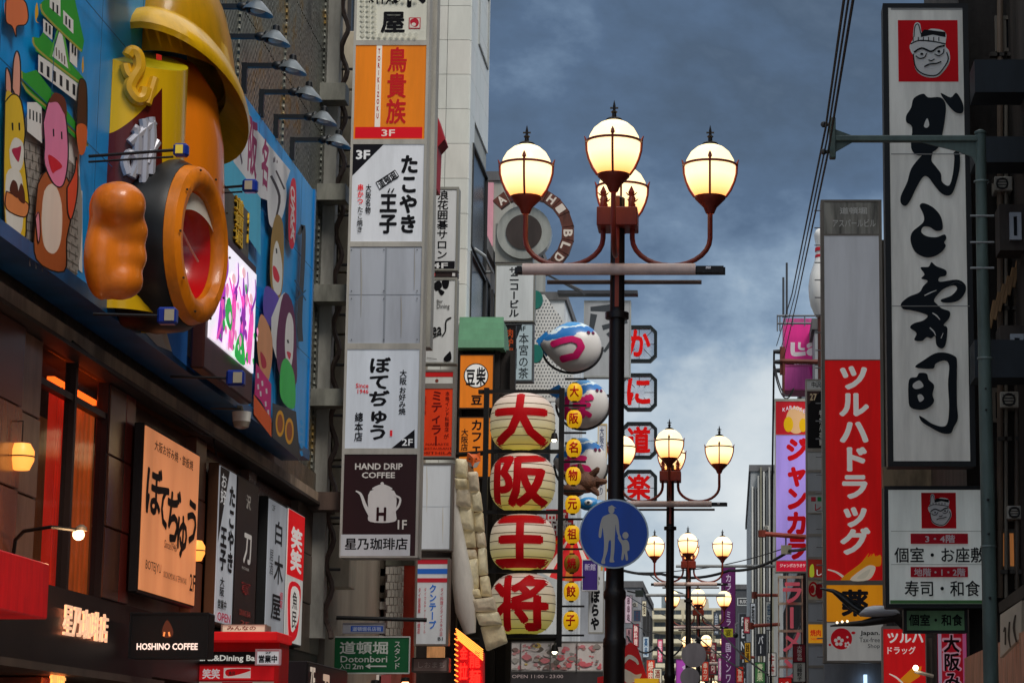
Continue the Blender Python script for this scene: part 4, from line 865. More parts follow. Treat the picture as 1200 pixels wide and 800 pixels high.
board('sign_board', 'small cream strip board on top of the red directory', 259, 731, 312, 740, 27.05, .3, '#8a8478', [(732, 739.5, '#c9c0a8', [('T', 'みんなの', 266, 733, 300, 738, '#6a2a20', .03)], {'lit': .2})], fr=.015)
board('sign_board', 'small white open sign with black characters beside the directory', 299, 760, 329, 779, 26.4, .06, '#c8a0a8', [(761.5, 777.5, '#c6c8cc', [('R', 300.5, 761.5, 327.5, 762.5, '#b02c3c'), ('T', '営業中', 303, 767, 325, 776, K, .06), ('T', '2F', 311, 763, 318, 765.5, K, .04)], {'lit': .15})], fr=.02)
wboard('sign_board', 'dark curved fascia sign with 7F and a pale sword character', XL + .5, 31.6, 34.9, 2.25, 2.95, .3, '#171214', '#201a1c', [('T', '7F', .04, .1, .16, .6, '#c8b8a8', .03), ('V', '刀', .34, .08, .52, .96, '#d8b8a0', .06), ('T', 'MARKET', .6, .6, .95, .75, '#b0a094', .02)], plit=.25)
wboard('sign_board', 'pale pink lit pillar sign behind the open sign', XL + .1, 31.05, 31.5, 1.9, 3.15, .1, '#c0304a', '#cfa8b8', [('V', '２Ｆ', .2, .1, .8, .9, '#c0304a', .03)], lit=.3)
# green direction sign on brackets
board('direction_sign', 'green bracketed guide sign pointing left to the Dotonbori stand', 389.5, 745, 480, 789, 36.5, .08, '#c8ccc8', [(746.5, 787.5, '#0f5c34', [('T', '道頓堀', 398, 751, 455, 766, '#dfe6e0', .035), ('T', 'Dotonbori', 399, 768, 454, 775.5, '#dfe6e0', .02), ('T', '入口', 398, 777, 410.5, 783.5, '#dfe6e0', .02), ('T', '2m', 413, 777, 426, 783.5, '#dfe6e0', .03), ('P', [(428, 780), (434, 777), (434, 779.3), (453, 779.3), (453, 781), (434, 781), (434, 783.5)], '#dfe6e0'), ('V', 'スタンド', 461, 750, 470, 784, '#dfe6e0', .02)], {'rough': .3})], fr=.012)
board('sign_board', 'small blue strip sign above the green guide sign', 399, 729, 451, 742, 37.2, .08, '#77737a', [(730, 741, '#8a8c98', [('R', 411, 733, 449, 739.5, '#2c50a8'), ('T', '道頓堀名店街', 413, 734, 447, 739, '#c0cce8', .03)])], fr=.012)
q = MB()
for x0_, x1_, y_ in ((382, 412, 633), (380, 500, 723)): q.tube([P(x0_, y_, 36.6), P(x1_, y_ + (3 if x1_ > 450 else 0), 36.6)], .035, mat('#18181a', .5, .1), 6)
tag(q.build('bracket_arm'), 'black steel bracket arms above the green guide sign', 'bracket')
q = MB(); q.tube([P(377, 560, 36.4), P(377, 800, 36.4)], .09, mat('#2c2622', .6, .3), 8); q.tube([P(379, 600, 36.3), P(379, 800, 36.3)], .03, mat('#6a5a50', .6, .2), 6); tag(q.build('drain_pipe'), 'dark vertical pipe left of the green guide sign', 'pipe')
# posters and shops under the stacks
wf = 'posters on the narrow building wall above the green guide sign'
for (xa, ya, xb, yb, c_, its, lb_, Y_) in (
    (378, 658, 396, 765, '#b274b4', [('R', 380, 672, 389, 690, '#6a9ad8'), ('R', 380, 690, 389, 706, '#cfc6d8'), ('T', '割引', 381, 692, 388, 698, '#3a3a58', .02)], 'tall lilac poster with a small blue picture', 38.5),
    (399, 651, 408, 674, '#c8b02a', [('T', '大', 401, 655, 406, 662, K, .04), ('T', '吉', 401, 664, 406, 671, K, .04)], 'small yellow poster with black characters', 39.4),
    (409, 652, 417, 676, '#bdb8b0', [('V', 'そば', 410.5, 655, 415.5, 673, K, .04)], 'small cream poster with black characters', 39.4),
    (399, 682, 406, 730, '#b8c4cc', [], 'plain pale blue glass panel between the lilac and red posters', 39.4),
    (407, 684, 417, 730, '#b8342c', [('V', '焼肉', 409, 690, 415, 715, '#e0c0b0', .03)], 'small red poster with pale characters', 39.4)):
    board('poster', lb_, xa, ya, xb, yb, Y_, .05, '#6a6058', [(ya + 1, yb - 1, c_, its, {'lit': .12})], fr=.012, cat='poster', group=wf)
sh = thing('shop', 'dim brown shop front with dark doors behind the green guide sign', 'shop', (-5.2, 41, 0))
for (xa, xb, ya, yb, c_, Y_, e_) in ((418, 452, 652, 700, '#4a4238', 41, 0), (418, 450, 700, 812, '#3a342c', 41.2, 0), (470, 486, 660, 812, '#6a1c10', 41, .15), (380, 486, 788, 830, '#6a3a30', 41.4, .3), (452, 486, 640, 662, '#5a5a50', 40.9, 0), (486, 536, 640, 830, '#2a2422', 43.5, 0), (500, 520, 757, 770, '#a8784c', 42, .4)):
    A, B = P(xa, yb, Y_), P(xb, ya, Y_); q = MB(); q.box((A.x, Y_, A.z), (B.x, Y_ + .2, B.z), mat(c_, .6, .35, scale=4, emit=e_)); q.build('wall_panel', sh)
for i, (xa, c_) in enumerate(((384, '#c83a20'), (398, '#b87a5a'), (414, '#cfa890'), (432, '#b8b0a8'), (446, '#7a3a3a'))):
    A, B = P(xa, 815, 40.9), P(xa + 12, 790, 40.9); q = MB(); q.box((A.x, 40.9, A.z), (B.x, 40.94, B.z), mat(c_, .6, .2, emit=.2)); q.build('menu_picture', sh)
for i in range(4):
    for j in range(9):
        A, B = P(452 + i * 4.6 + (j % 2) * 2, 664 + j * 9 + 8, 40.8), P(452 + i * 4.6 + (j % 2) * 2 + 4.2, 664 + j * 9, 40.8); q = MB(); q.box((A.x, 40.8, A.z), (B.x, 40.9, B.z), mat('#a39e96', .7, .2)); q.build('brick', sh)
# ------------------------------------------------------------------ street lamps
def make_lamp():
    L = thing('street_lamp', 'nearest brown street lamp with four glowing globes, holding the round blue sign', 'street lamp', (LX, 21.0, 0), 'brown four globe street lamps down the middle of the street')
    br = mat('#74281c', .38, .2, scale=6); bk = mat('#191312', .4, .15, scale=6)  # br is reddened to stand in for warm globe light
    y0 = 21.0; zg = P(616, 200, 21.0).z
    r = .068
    q = MB(); q.lathe([(.092, 0), (.092, 2.6), (.098, 2.62), (.098, 2.68), (.085, 2.7), (.085, 3.02), (.098, 3.04), (.098, 3.09), (.08, 3.12), (.078, 3.3), (.07, 3.35), (.068, 5.5), (.105, 5.505), (.105, 5.56), (.066, 5.57), (.062, 6.6), (.03, 6.62)], (LX, y0, 0), bk, 18); q.build('post', L, True)
    q = MB(); q.box((LX - .018, y0 - .085, 5.6), (LX + .018, y0 - .06, 6.6), mat('#7a2c16', .4, .1)); q.build('post_rib', L)
    zc = P(720, 258, 21.0).z; hb = .085
    q = MB(); q.box((LX - .18, y0 - .18, zc - hb), (LX + .18, y0 + .18, zc + hb), br, .008); jb = q.build('junction_box', L)
    for sx, sy in ((1, 1), (1, -1), (-1, 1), (-1, -1)):
        q = MB(); c = Vector((LX + sx * .125, y0 + sy * .125, zc + hb)); q.lathe([(.028, 0), (.028, .09), (.02, .1), (.022, .12), (.03, .14), (.012, .18), (.002, .2)], c, br, 8)
        for s in (-1, 1): q.tube([c + Vector((0, 0, .11)), c + Vector((s * .03, 0, .12)), c + Vector((s * .05, 0, .14))], [.01, .008, .003], br, 5)
        q.build('finial', jb, True)
    R = .825
    warm = bpy.data.materials.get('lamp_glass')
    if not warm:
        warm = bpy.data.materials.new('lamp_glass'); warm.use_nodes = True; t = warm.node_tree; b = t.nodes['Principled BSDF']
        b.inputs['Base Color'].default_value = (.8, .6, .35, 1); b.inputs['Roughness'].default_value = .25
        tcn = t.nodes.new('ShaderNodeTexCoord'); sp = t.nodes.new('ShaderNodeSeparateXYZ'); t.links.new(tcn.outputs['Generated'], sp.inputs[0])
        rpn = t.nodes.new('ShaderNodeValToRGB'); ce = rpn.color_ramp.elements
        ce[0].position = 0.02; ce[0].color = (1, .34, .06, 1); ce[1].position = .40; ce[1].color = (1, .76, .40, 1)
        t.links.new(sp.outputs['Z'], rpn.inputs[0]); t.links.new(rpn.outputs[0], b.inputs['Emission Color']); b.inputs['Emission Strength'].default_value = 1.35
    for dx, dy in ((1, 0), (-1, 0), (0, 1), (0, -1)):
        c = Vector((LX + dx * R, y0 + dy * R, zg))
        q = MB(); q.lathe([(.001, .245), (.06, .238), (.12, .212), (.175, .165), (.212, .1), (.228, .035), (.225, -.03), (.205, -.105), (.172, -.175), (.135, -.232), (.1, -.26)], c, warm, 22); gobj = q.build('globe', L, True)
        q = MB()
        q.lathe([(.1, -.245), (.142, -.24), (.138, -.262), (.1, -.3), (.06, -.34), (.04, -.39), (.028, -.4)], c, br, 16)
        q.build('globe_cup', L, True)
        q = MB(); ring = [(c + Vector((math.cos(a) * .236, math.sin(a) * .236, .045))) for a in [i * 2 * math.pi / 24 for i in range(25)]]; q.tube(ring, .012, br, 6, cap=False)
        for k in range(4):
            a = math.pi / 4 * 0 + k * math.pi / 2; u = Vector((math.cos(a), math.sin(a), 0))
            q.tube([c + u * rr + Vector((0, 0, z)) for rr, z in ((.14, -.245), (.185, -.18), (.218, -.1), (.236, -.03), (.24, .045), (.243, .07), (.256, .1))], [.011, .011, .011, .011, .011, .01, .004], br, 5)
            if k in (1, 3): q.lathe([(.004, .05), (.02, .075), (.014, .1), (.002, .125)], c + u * .243, br, 6)
        q.build('cage', gobj, True)
        q = MB(); q.lathe([(.075, .232), (.07, .25), (.045, .265), (.02, .275), (.018, .3), (.03, .315), (.012, .33), (.012, .37), (.006, .4), (.001, .42)], c, bk, 12)
        q.tube([c + Vector((-.035, 0, .35)), c + Vector((.035, 0, .35))], .009, bk, 5); q.build('globe_finial', gobj, True)
        # U arm from the cup down and back up to the box
        zb = zc - hb; u = Vector((dx, dy, 0)); base = Vector((LX, y0, 0)); x_in = .13; x_out = R; cx = (x_in + x_out) / 2; rr = (x_out - x_in) / 2; zlow = zg - .62
        pts = [base + u * x_out + Vector((0, 0, zg - .39)), base + u * x_out + Vector((0, 0, zlow))]
        pts += [base + u * (cx + rr * math.cos(a)) + Vector((0, 0, zlow - rr * .72 * math.sin(a))) for a in [math.pi * i / 14 for i in range(1, 14)]]
        pts += [base + u * x_in + Vector((0, 0, zlow)), base + u * x_in + Vector((0, 0, zb))]
        q = MB(); q.tube(pts, .023, br, 8); q.build('arm', L, True)
    zb = P(720, 316, 20.9).z
    q = MB(); q.tube([(P(612, 316, 20.85).x, 20.88, zb), (P(815, 316, 20.85).x, 20.88, zb)], .052, mat('#c9b4ac', .35, .12, scale=6), 14); q.build('pale_tube', L, True)  # pale painted tube, gives no light of its own
    q = MB(); q.box((P(603, 316, 20.9).x, 20.93, zb - .03), (P(850, 316, 20.9).x, 20.99, zb + .03), mat('#16181a', .4, .1)); q.box((P(606, 316, 20.9).x, 20.86, zb - .025), (P(611.5, 316, 20.9).x, 20.925, zb + .025), bk); q.box((P(815.5, 316, 20.9).x, 20.86, zb - .028), (P(848, 316, 20.9).x, 20.925, zb + .028), bk)
    q.box((P(827, 312, 20.9).x, 20.85, zb + .0), (P(833, 312, 20.9).x, 20.858, zb + .022), mat('#c8c8cc', .4, 0)); q.build('crossbar', L)
    q = MB(); q.tube([(P(640, 326, 21).x, 21.12, zb - .068), (P(822, 326, 21).x, 21.12, zb - .068)], .02, mat('#5a4a44', .4, .1), 10); q.build('lower_rail', L, True)
    return L
LX = P(724.5, 200, 21).x
lamp1 = make_lamp()
lamps = [(40.4, 'second nearest four globe street lamp, just right of the round blue sign'), (58.5, 'third four globe street lamp, its globes level with the bottom of the blue sign'), (77.0, 'fourth four globe street lamp, globes before the beige apartment tower'), (104.0, 'fifth small four globe street lamp low among the crowd of globes'), (132.0, 'sixth tiny four globe street lamp at the bottom edge'), (160.0, 'farthest four globe street lamp, barely above the bottom edge')]
for Y_, lb_ in lamps:
    c = copy_tree(lamp1); c.location = (P(724.5, 200, 21).x, Y_, 0); c['label'] = lb_
# round blue pedestrian sign
sg = thing('pedestrian_sign', 'round blue sign with a grey adult and child walking hand in hand', 'sign', (P(719.5, 625, 20.8).x, 20.8, P(719, 666, 20.8).z))
c0 = P(719.5, 625, 20.78); Rr = 41 * 20.8 / 2835
def disc(c, R, d, m, n=40): q = MB(); q.prism([c + Vector((math.cos(2 * math.pi * i / n) * R, 0, math.sin(2 * math.pi * i / n) * R)) for i in range(n)], (0, d, 0), m); return q
disc(c0, Rr, .02, mat('#9aa4ac', .35, .2, metal=.3)).build('rim', sg)
bd = disc(c0 + Vector((0, -.003, 0)), Rr * .955, .0025, mat('#063c94', .35, .15, scale=5)).build('face', sg)
G = '#9a9894'
f2 = Face(c0 + Vector((0, -.003, 0)), (1, 0, 0), (0, 0, 1), 1, 1)
print_on(f2, [('C', 716.5, 597, 3.6, 4.6, G), ('P', [(713, 593.5), (717, 591.5), (722.5, 595), (713, 595)], G),
    ('B', [(711, 603), (716, 601.5), (722, 603), (725, 610), (726, 624), (728, 629), (725.5, 630), (722.5, 622), (721.5, 614), (721, 622), (720.5, 631), (720, 645), (719, 655), (720, 658), (714.5, 658), (715.5, 650), (716, 634), (713.5, 634), (712, 645), (709, 655), (709, 660), (704.5, 659), (707, 650), (708, 636), (707, 624), (706, 618), (704.5, 629), (701.5, 628), (703, 616), (706, 606)], G),
    ('C', 733, 627, 3.6, 4, G), ('B', [(727, 629), (730, 632.5), (734, 632), (737, 636), (737.5, 644), (735, 646), (736, 655), (733.5, 656), (732, 648), (730.5, 655), (728, 655), (729, 645), (728.5, 638), (725.5, 633), (724, 629)], G)], 'symbol', bd, base=.001, step=.0005)
q = MB(); q.box((c0.x - .03, c0.y + .021, c0.z - .2), (c0.x + .03, c0.y + .16, c0.z - .14), steel()); q.box((c0.x - .03, c0.y + .021, c0.z + .14), (c0.x + .03, c0.y + .16, c0.z + .2), steel()); q.build('clamp', sg)
# grey backs of round signs on the third lamp
for (x_, y_, r_, lb_) in ((813, 767, 14.5, 'upper grey back of a round sign on the third lamp'), (808.5, 793, 11.5, 'lower grey back of a round sign on the third lamp')):
    c = P(x_, y_, 58); o = disc(c, r_ * 58 / 2850, .03, mat('#6e6a70', .5, .2, scale=4)).build('round_sign'); tag(o, lb_, 'sign', 'grey round sign backs on a lamp post')
# ------------------------------------------------------------------ gyoza shop lanterns in their black frame
YL = 45.0
bkm = mat('#101011', .5, .15)
fr_ = thing('lantern_rack', 'black steel frame carrying the four large lanterns and nine small yellow ones', 'frame', (P(612, 600, YL).x, YL + .2, P(612, 760, YL).z))
def bar(xa, ya, xb, yb, Y, d, nm='bar', par=fr_, m=bkm):
    A, B = P(xa, max(ya, yb), Y), P(xb, min(ya, yb), Y); q = MB(); q.box((A.x, Y, A.z), (B.x, Y + d, B.z), m); q.build(nm, par)
XCx = [P(x, 600, YL).x for x in (567, 572, 652, 657, 688)]
ztop, zbot = P(612, 456, YL).z, P(612, 748, YL).z
for a, b in ((565, 571), (654, 660)):
    q = MB(); q.box((P(a, 600, YL).x, YL - .08, zbot - .15), (P(b, 600, YL).x, YL + .04, ztop + .02), bkm); q.build('upright', fr_)
for i, y_ in enumerate((459, 529, 600, 669, 745)):
    z = P(612, y_, YL).z; q = MB(); q.box((P(565, 600, YL).x + (.001 if i else 0), YL - .06, z - .035), (P(660, 600, YL).x - .001, YL + .02, z + .035), bkm); q.build('crossbar', fr_)
for i, y_ in enumerate((444, 475, 507, 541, 575, 608, 643, 676, 710, 744)):
    z = P(672, y_, YL).z; q = MB(); q.box((P(660, 600, YL).x + .002, YL - .02, z - .018), (P(686, 600, YL).x, YL + .02, z + .018), bkm); q.build('crossbar', fr_)
q = MB(); q.box((P(558, 600, YL).x, YL - .02, P(612, 459, YL).z - .03), (P(565, 600, YL).x - .002, YL + .1, P(612, 459, YL).z + .04), bkm); q.build('bracket', fr_)
q = MB(); q.tube([(P(654, 600, YL).x, YL + .05, P(600, 748, YL).z), (-5.8, YL + .6, P(600, 748, YL).z)], .05, bkm, 6); q.tube([(P(568, 600, YL).x, YL + .05, P(600, 530, YL).z), (-5.8, YL + .6, P(600, 530, YL).z)], .05, bkm, 6); q.build('bracket', fr_)
LLAB = ['top large lantern with the brushed red character for big', 'second large lantern with the red character for slope', 'third large lantern with the red character for king', 'lowest large lantern with the red character for general']
ribm = mat('#6e5a44', .6, 0)
for i, (ch, y0_, y1_) in enumerate(zip('大阪王将', (463, 533, 604, 673), (528, 598, 668, 742))):
    c = P(612.5, (y0_ + y1_) / 2, YL + .15); a = 39 * YL / 2850; h = (P(612, y0_ - 3, YL).z - P(612, y1_ + 3, YL).z) / 2
    t = thing('paper_lantern', LLAB[i], 'lantern', (c.x, c.y, c.z - h), 'large gyoza shop lanterns')
    lm = bpy.data.materials.get('lantern_paper')
    if not lm:
        lm = bpy.data.materials.new('lantern_paper'); lm.use_nodes = True; tt = lm.node_tree; b = tt.nodes['Principled BSDF']
        tcn = tt.nodes.new('ShaderNodeTexCoord'); sp = tt.nodes.new('ShaderNodeSeparateXYZ'); tt.links.new(tcn.outputs['Generated'], sp.inputs[0])
        rpn = tt.nodes.new('ShaderNodeValToRGB'); ce = rpn.color_ramp.elements; ce[0].position = .05; ce[0].color = (*hx('#cfc050'), 1); ce[1].position = .95; ce[1].color = (*hx('#d8c4bc'), 1); e = ce.new(.5); e.color = (*hx('#d6caa8'), 1)
        tt.links.new(sp.outputs['Z'], rpn.inputs[0]); tt.links.new(rpn.outputs[0], b.inputs['Base Color']); tt.links.new(rpn.outputs[0], b.inputs['Emission Color']); b.inputs['Emission Strength'].default_value = .22; b.inputs['Roughness'].default_value = .5
    def prof(z): return a * (max(0, 1 - abs(z / h) ** 2.6)) ** .42
    n = 22; pf = []
    for k in range(n + 1):
        z = -h * .97 + 1.94 * h * k / n; pf.append((max(.02, prof(z)), z))
    pf2 = []
    for k in range(len(pf) - 1):
        pf2.append(pf[k])
    pf2.append(pf[-1])
    q = MB(); q.lathe([(.01, -h * .97)] + pf2 + [(.01, h * .97)], c, lm, 28); body = q.build('lantern_body', t, True)
    for k in range(2, n - 1, 3):
        r_, z = pf[k]; q = MB(); q.tube([c + Vector((math.cos(w) * (r_ + .002), math.sin(w) * (r_ + .002), z)) for w in [j * math.pi / 14 for j in range(29)]], .0075, ribm, 4, cap=False); q.build('lantern_rib', t)
    def wf_(v, c=c, h=h):
        dz = max(-h * .95, min(h * .95, v.z - c.z)); r_ = max(.05, prof(dz)); dx = max(-.97 * r_, min(.97 * r_, v.x - c.x))
        lift = c.y - YL - .0 - 0
        return Vector((c.x + dx * 1.0, c.y - math.sqrt(max(0, r_ * r_ - dx * dx)) - .016, c.z + dz))
    fl = Face((c.x - a, YL - .6, c.z - h), (1, 0, 0), (0, 0, 1), 2 * a, 2 * h, 'fr')
    # brush weight: stroke-heavy glyph
    print_on(fl, [('T', ch, .08, .06, .92, .94, ('#a00a12', .1), .058)], 'lettering', t, warp=(wf_, .12))
    q = MB(); q.lathe([(a * .42, h * .9), (a * .42, h * .99)], c, bkm, 16); q.lathe([(a * .42, -h * .99), (a * .42, -h * .9)], c, bkm, 16); q.build('lantern_hoop', t)
ym_ = mat('#e8b418', .4, .08, emit=.35)
small = '大阪名物元祖焼餃子'
for i, (g_, y_) in enumerate(zip(small, (459.5, 491, 525, 557.5, 591, 626, 660, 693, 727))):
    x_ = 673.5 - i * .55; c = P(x_, y_, YL - .05); r_ = .145
    t = thing('small_lantern', 'small yellow lantern with a red character, ' + ['topmost in the column of nine', 'second from top, before the second blowfish belly', 'third from top, at the third blowfish', 'fourth from top, before the brown sea creature', 'fifth from top, beside the blue fish', 'sixth from top, touching the blue sign', 'seventh from top, dimmer before the red sunburst', 'eighth from top, below the red sunburst', 'lowest of the nine'][i], 'lantern', (c.x, c.y, c.z - .17), 'small yellow gyoza lanterns')
    m_ = ym_ if i != 6 else mat('#a07a20', .5, .1)
    q = MB(); q.lathe([(.01, -.168), (.07, -.165), (.115, -.13), (.142, -.06), (.147, 0), (.142, .06), (.115, .13), (.07, .165), (.01, .168)], c, m_, 18); q.build('lantern_body', t, True)
    q = MB(); q.lathe([(.05, .162), (.05, .19), (.01, .195)], c, bkm, 10); q.lathe([(.01, -.195), (.045, -.19), (.045, -.162)], c, bkm, 10); q.build('lantern_cap', t)
    def wf2(v, c=c):
        dz = v.z - c.z; r_ = .149 * (max(.02, 1 - (dz / .17) ** 2)) ** .5; dx = max(-.95 * r_, min(.95 * r_, v.x - c.x)); return Vector((c.x + dx, c.y - math.sqrt(max(0, r_ * r_ - dx * dx)) - .008, v.z))
    fl = Face((c.x - .145, c.y - .3, c.z - .165), (1, 0, 0), (0, 0, 1), .29, .33, 'fr')
    print_on(fl, [('T', g_, .2, .18, .8, .82, '#b81418', .05)], 'lettering', t, warp=(wf2, .06))
# spot lamps on the frame
for x_, y_, lb_ in ((649.5, 514, 'small white spotlight on the frame beside the top large lantern'), (650, 762, 'small white spotlight hanging under the black lantern frame')):
    c = P(x_, y_, YL - .25); t = thing('spotlight', lb_, 'lamp', tuple(c), 'spotlights on the lantern frame')
    q = MB(); q.lathe([(.02, .12), (.05, .1), (.07, 0), (.075, -.02)], c, bkm, 12); q.tube([c + Vector((0, 0, .12)), c + Vector((0, .2, .2))], .015, bkm, 5); q.build('housing', t)
    q = MB(); q.sphere(c + Vector((0, -.02, -.015)), .05, mat('#ffffff', .3, 0, emit=5, ecol='#ffe8c8'), 10, 6); q.build('bulb', t, True)
# ------------------------------------------------------------------ blowfish lanterns
def fish_mat(i=0):
    n = 'fish_skin'
    if n in bpy.data.materials: return bpy.data.materials[n]
    m = bpy.data.materials.new(n); m.use_nodes = True; t = m.node_tree; b = t.nodes['Principled BSDF']; b.inputs['Roughness'].default_value = .35
    tcn = t.nodes.new('ShaderNodeTexCoord'); sp = t.nodes.new('ShaderNodeSeparateXYZ'); t.links.new(tcn.outputs['Generated'], sp.inputs[0])
    nz = t.nodes.new('ShaderNodeTexNoise'); nz.inputs['Scale'].default_value = 4; nz.inputs['Detail'].default_value = 4
    mm = t.nodes.new('ShaderNodeMath'); mm.operation = 'MULTIPLY_ADD'; t.links.new(nz.outputs[0], mm.inputs[0]); mm.inputs[1].default_value = .3; t.links.new(sp.outputs['Z'], mm.inputs[2])
    mxn = t.nodes.new('ShaderNodeMath'); mxn.operation = 'MULTIPLY_ADD'; t.links.new(sp.outputs['X'], mxn.inputs[0]); mxn.inputs[1].default_value = -.28; t.links.new(mm.outputs[0], mxn.inputs[2])
    rp = t.nodes.new('ShaderNodeValToRGB'); rp.color_ramp.interpolation = 'CONSTANT'; E = rp.color_ramp.elements
    E[0].position = 0; E[0].color = (*hx('#c4c0bc', 1.3), 1); E[1].position = .7; E[1].color = (*hx('#1767aa', 1.3), 1); e = E.new(.84); e.color = (*hx('#c8d8dc', 1.2), 1); e = E.new(.9); e.color = (*hx('#2a7fb8', 1.3), 1)
    t.links.new(mxn.outputs[0], rp.inputs[0]); t.links.new(rp.outputs[0], b.inputs['Base Color'])
    return m
def blowfish(x0, y0, x1, y1, Y, ch, lb_, tail=None):
    cx, cy = (x0 + x1) / 2, (y0 + y1) / 2; c = P(cx, cy, Y); s = Y / 2850; a = (x1 - x0) / 2 * s; h = (y1 - y0) / 2 * s; dp = min(a, h) * .75
    t = thing('blowfish_lantern', lb_, 'lantern', (c.x, c.y, c.z - h), 'blowfish lanterns')
    q = MB(); vs = []; n, rg = 30, 16
    q.sphere(c, (a, dp, h), fish_mat(), n, rg)
    # draw the body out to the left into the tail root
    for v in q.v:
        u = (v.x - c.x) / a
        if u < 0: k = 1 - .55 * u * u; v.z = c.z + (v.z - c.z) * k + .12 * h * u * u; v.x -= .08 * a * u * u
    q.build('fish_body', t, True)
    if tail:
        q = MB(); tl = [P(tx, ty, Y) for tx, ty in tail]; q.prism(tl, (0, .08, 0), mat('#1d6fae', .4, .15)); q.build('tail_fin', t)
    q = MB(); ring = [c + Vector((math.cos(w) * (a + .02), .02, math.sin(w) * (h + .02))) for w in [math.pi * (1.0 + i / 24) for i in range(25)]]; q.tube(ring, .035, mat('#2b2b2e', .4, .1), 6); q.build('lantern_rim', t, True)
    def wf3(v):
        u = (v.x - c.x) / a; w = (v.z - c.z) / h; r_ = 1 - u * u - w * w; return Vector((v.x, c.y - dp * math.sqrt(max(.02, r_)) - .03, v.z))
    fl = Face((c.x - a, c.y - dp - .3, c.z - h), (1, 0, 0), (0, 0, 1), 2 * a, 2 * h, 'fr')
    print_on(fl, [('T', ch, .14, .34, .74, .86, '#b81c5c', .085), ('B', [(.76, .24), (.8, .22), (.82, .27), (.79, .29)], '#5a1a3a'), ('B', [(.84, .24), (.87, .22), (.89, .27), (.86, .28)], '#5a1a3a')], 'lettering', t, warp=(wf3, .15))
blowfish(635, 376, 706, 437, 60, 'つ', 'topmost blowfish lantern, white with blue back and a pink kana', [(628, 399), (640, 388), (650, 400), (640, 418), (634, 408)])
blowfish(652, 444, 714, 503, 61, 'ぼ', 'second blowfish lantern behind the two upper yellow lanterns', [(639, 459), (655, 450), (664, 462), (652, 466)])
blowfish(650, 512, 712, 576, 62, 'ら', 'third blowfish lantern behind the third yellow lantern')
# brown sea creature sculpture and small fish
sc_ = thing('sea_creature_sculpture', 'bumpy brown sea creature model with short arms below the third blowfish', 'sculpture', tuple(P(680, 585, 58)))
bm_ = mat('#5c3a28', .6, .4, bump=.8, scale=5)
q = MB(); c = P(684, 565, 58); q.sphere(c, (.42, .3, .27), bm_, 14, 8); q.sphere(P(672, 574, 57.8), (.3, .25, .17), bm_, 12, 7); q.build('body', sc_, True)
random.seed(3)
for i in range(5):
    a = math.radians(-50 + i * 50); q = MB(); p0 = c + Vector((math.cos(a) * .3, -.1, math.sin(a) * .2)); q.tube([p0, p0 + Vector((math.cos(a) * .22, -.1, math.sin(a) * .16)), p0 + Vector((math.cos(a) * .27, -.12, math.sin(a) * .24))], [.1, .07, .04], bm_, 7); q.build('arm', sc_, True)
fs = thing('fish_model', 'small blue fish model with a pale round eye beside the fifth yellow lantern', 'sculpture', tuple(P(689, 595, 56)))
q = MB(); c = P(690, 590, 56); q.sphere(c, (.26, .15, .16), mat('#2a78b0', .35, .1), 14, 8); q.tube([c + Vector((.2, 0, 0)), c + Vector((.42, 0, .05))], [.1, .02], mat('#2a78b0', .35, .1), 8); q.build('body', fs, True)
q = MB(); q.sphere(c + Vector((0, -.13, .02)), (.1, .05, .07), mat('#dfe6ea', .3, 0), 10, 6); q.sphere(c + Vector((0, -.17, .02)), (.04, .03, .03), mat('#16181c', .3, 0), 8, 5); q.build('eye', fs, True)
# red sunburst
sb = thing('sunburst_sign', 'red fan shaped sunburst with white and orange rays behind the yellow lanterns', 'sign', tuple(P(672, 690, 59)))
c = P(672, 622, 59.2); n = 22; Rb = 62 * 59 / 2850
for i in range(n):
    a0 = math.radians(180 + i * 180 / n - 8) ; a1 = a0 + math.radians(180 / n + .3)
    col = ['#c41418', '#c41418', '#d8ccc0', '#c41418', '#c41418', '#e0801c'][i % 6]
    def pt(a, r): return c + Vector((math.cos(a) * r * 1.05, -.25 * r, math.sin(a) * r * .98))
    q = MB(); q.add([c, pt(a0, Rb), pt(a1, Rb), c + Vector((0, .05, 0)), pt(a0, Rb) + Vector((0, .05, 0)), pt(a1, Rb) + Vector((0, .05, 0))], [(0, 1, 2), (3, 5, 4), (0, 3, 4, 1), (1, 4, 5, 2), (2, 5, 3, 0)], mat(col, .45, .1, emit=.12)); q.build('ray', sb)
for i, (xa, ya, s_) in enumerate(((640, 597, 1), (646, 608, 1), (700, 600, 1))):
    A, B = P(xa, ya + 22, 58.9), P(xa + 26, ya, 58.9); q = MB(); q.box((A.x, 58.8, A.z), (B.x, 58.9, B.z), mat('#b8202a', .5, .2)); po = q.build('board', sb)
    f2 = Face((A.x, 58.8, A.z), (1, 0, 0), (0, 0, 1), B.x - A.x, B.z - A.z, 'fr'); print_on(f2, [('T', '中座', .08, .1, .92, .9, '#d8d0cc', .05)], 'lettering', po)
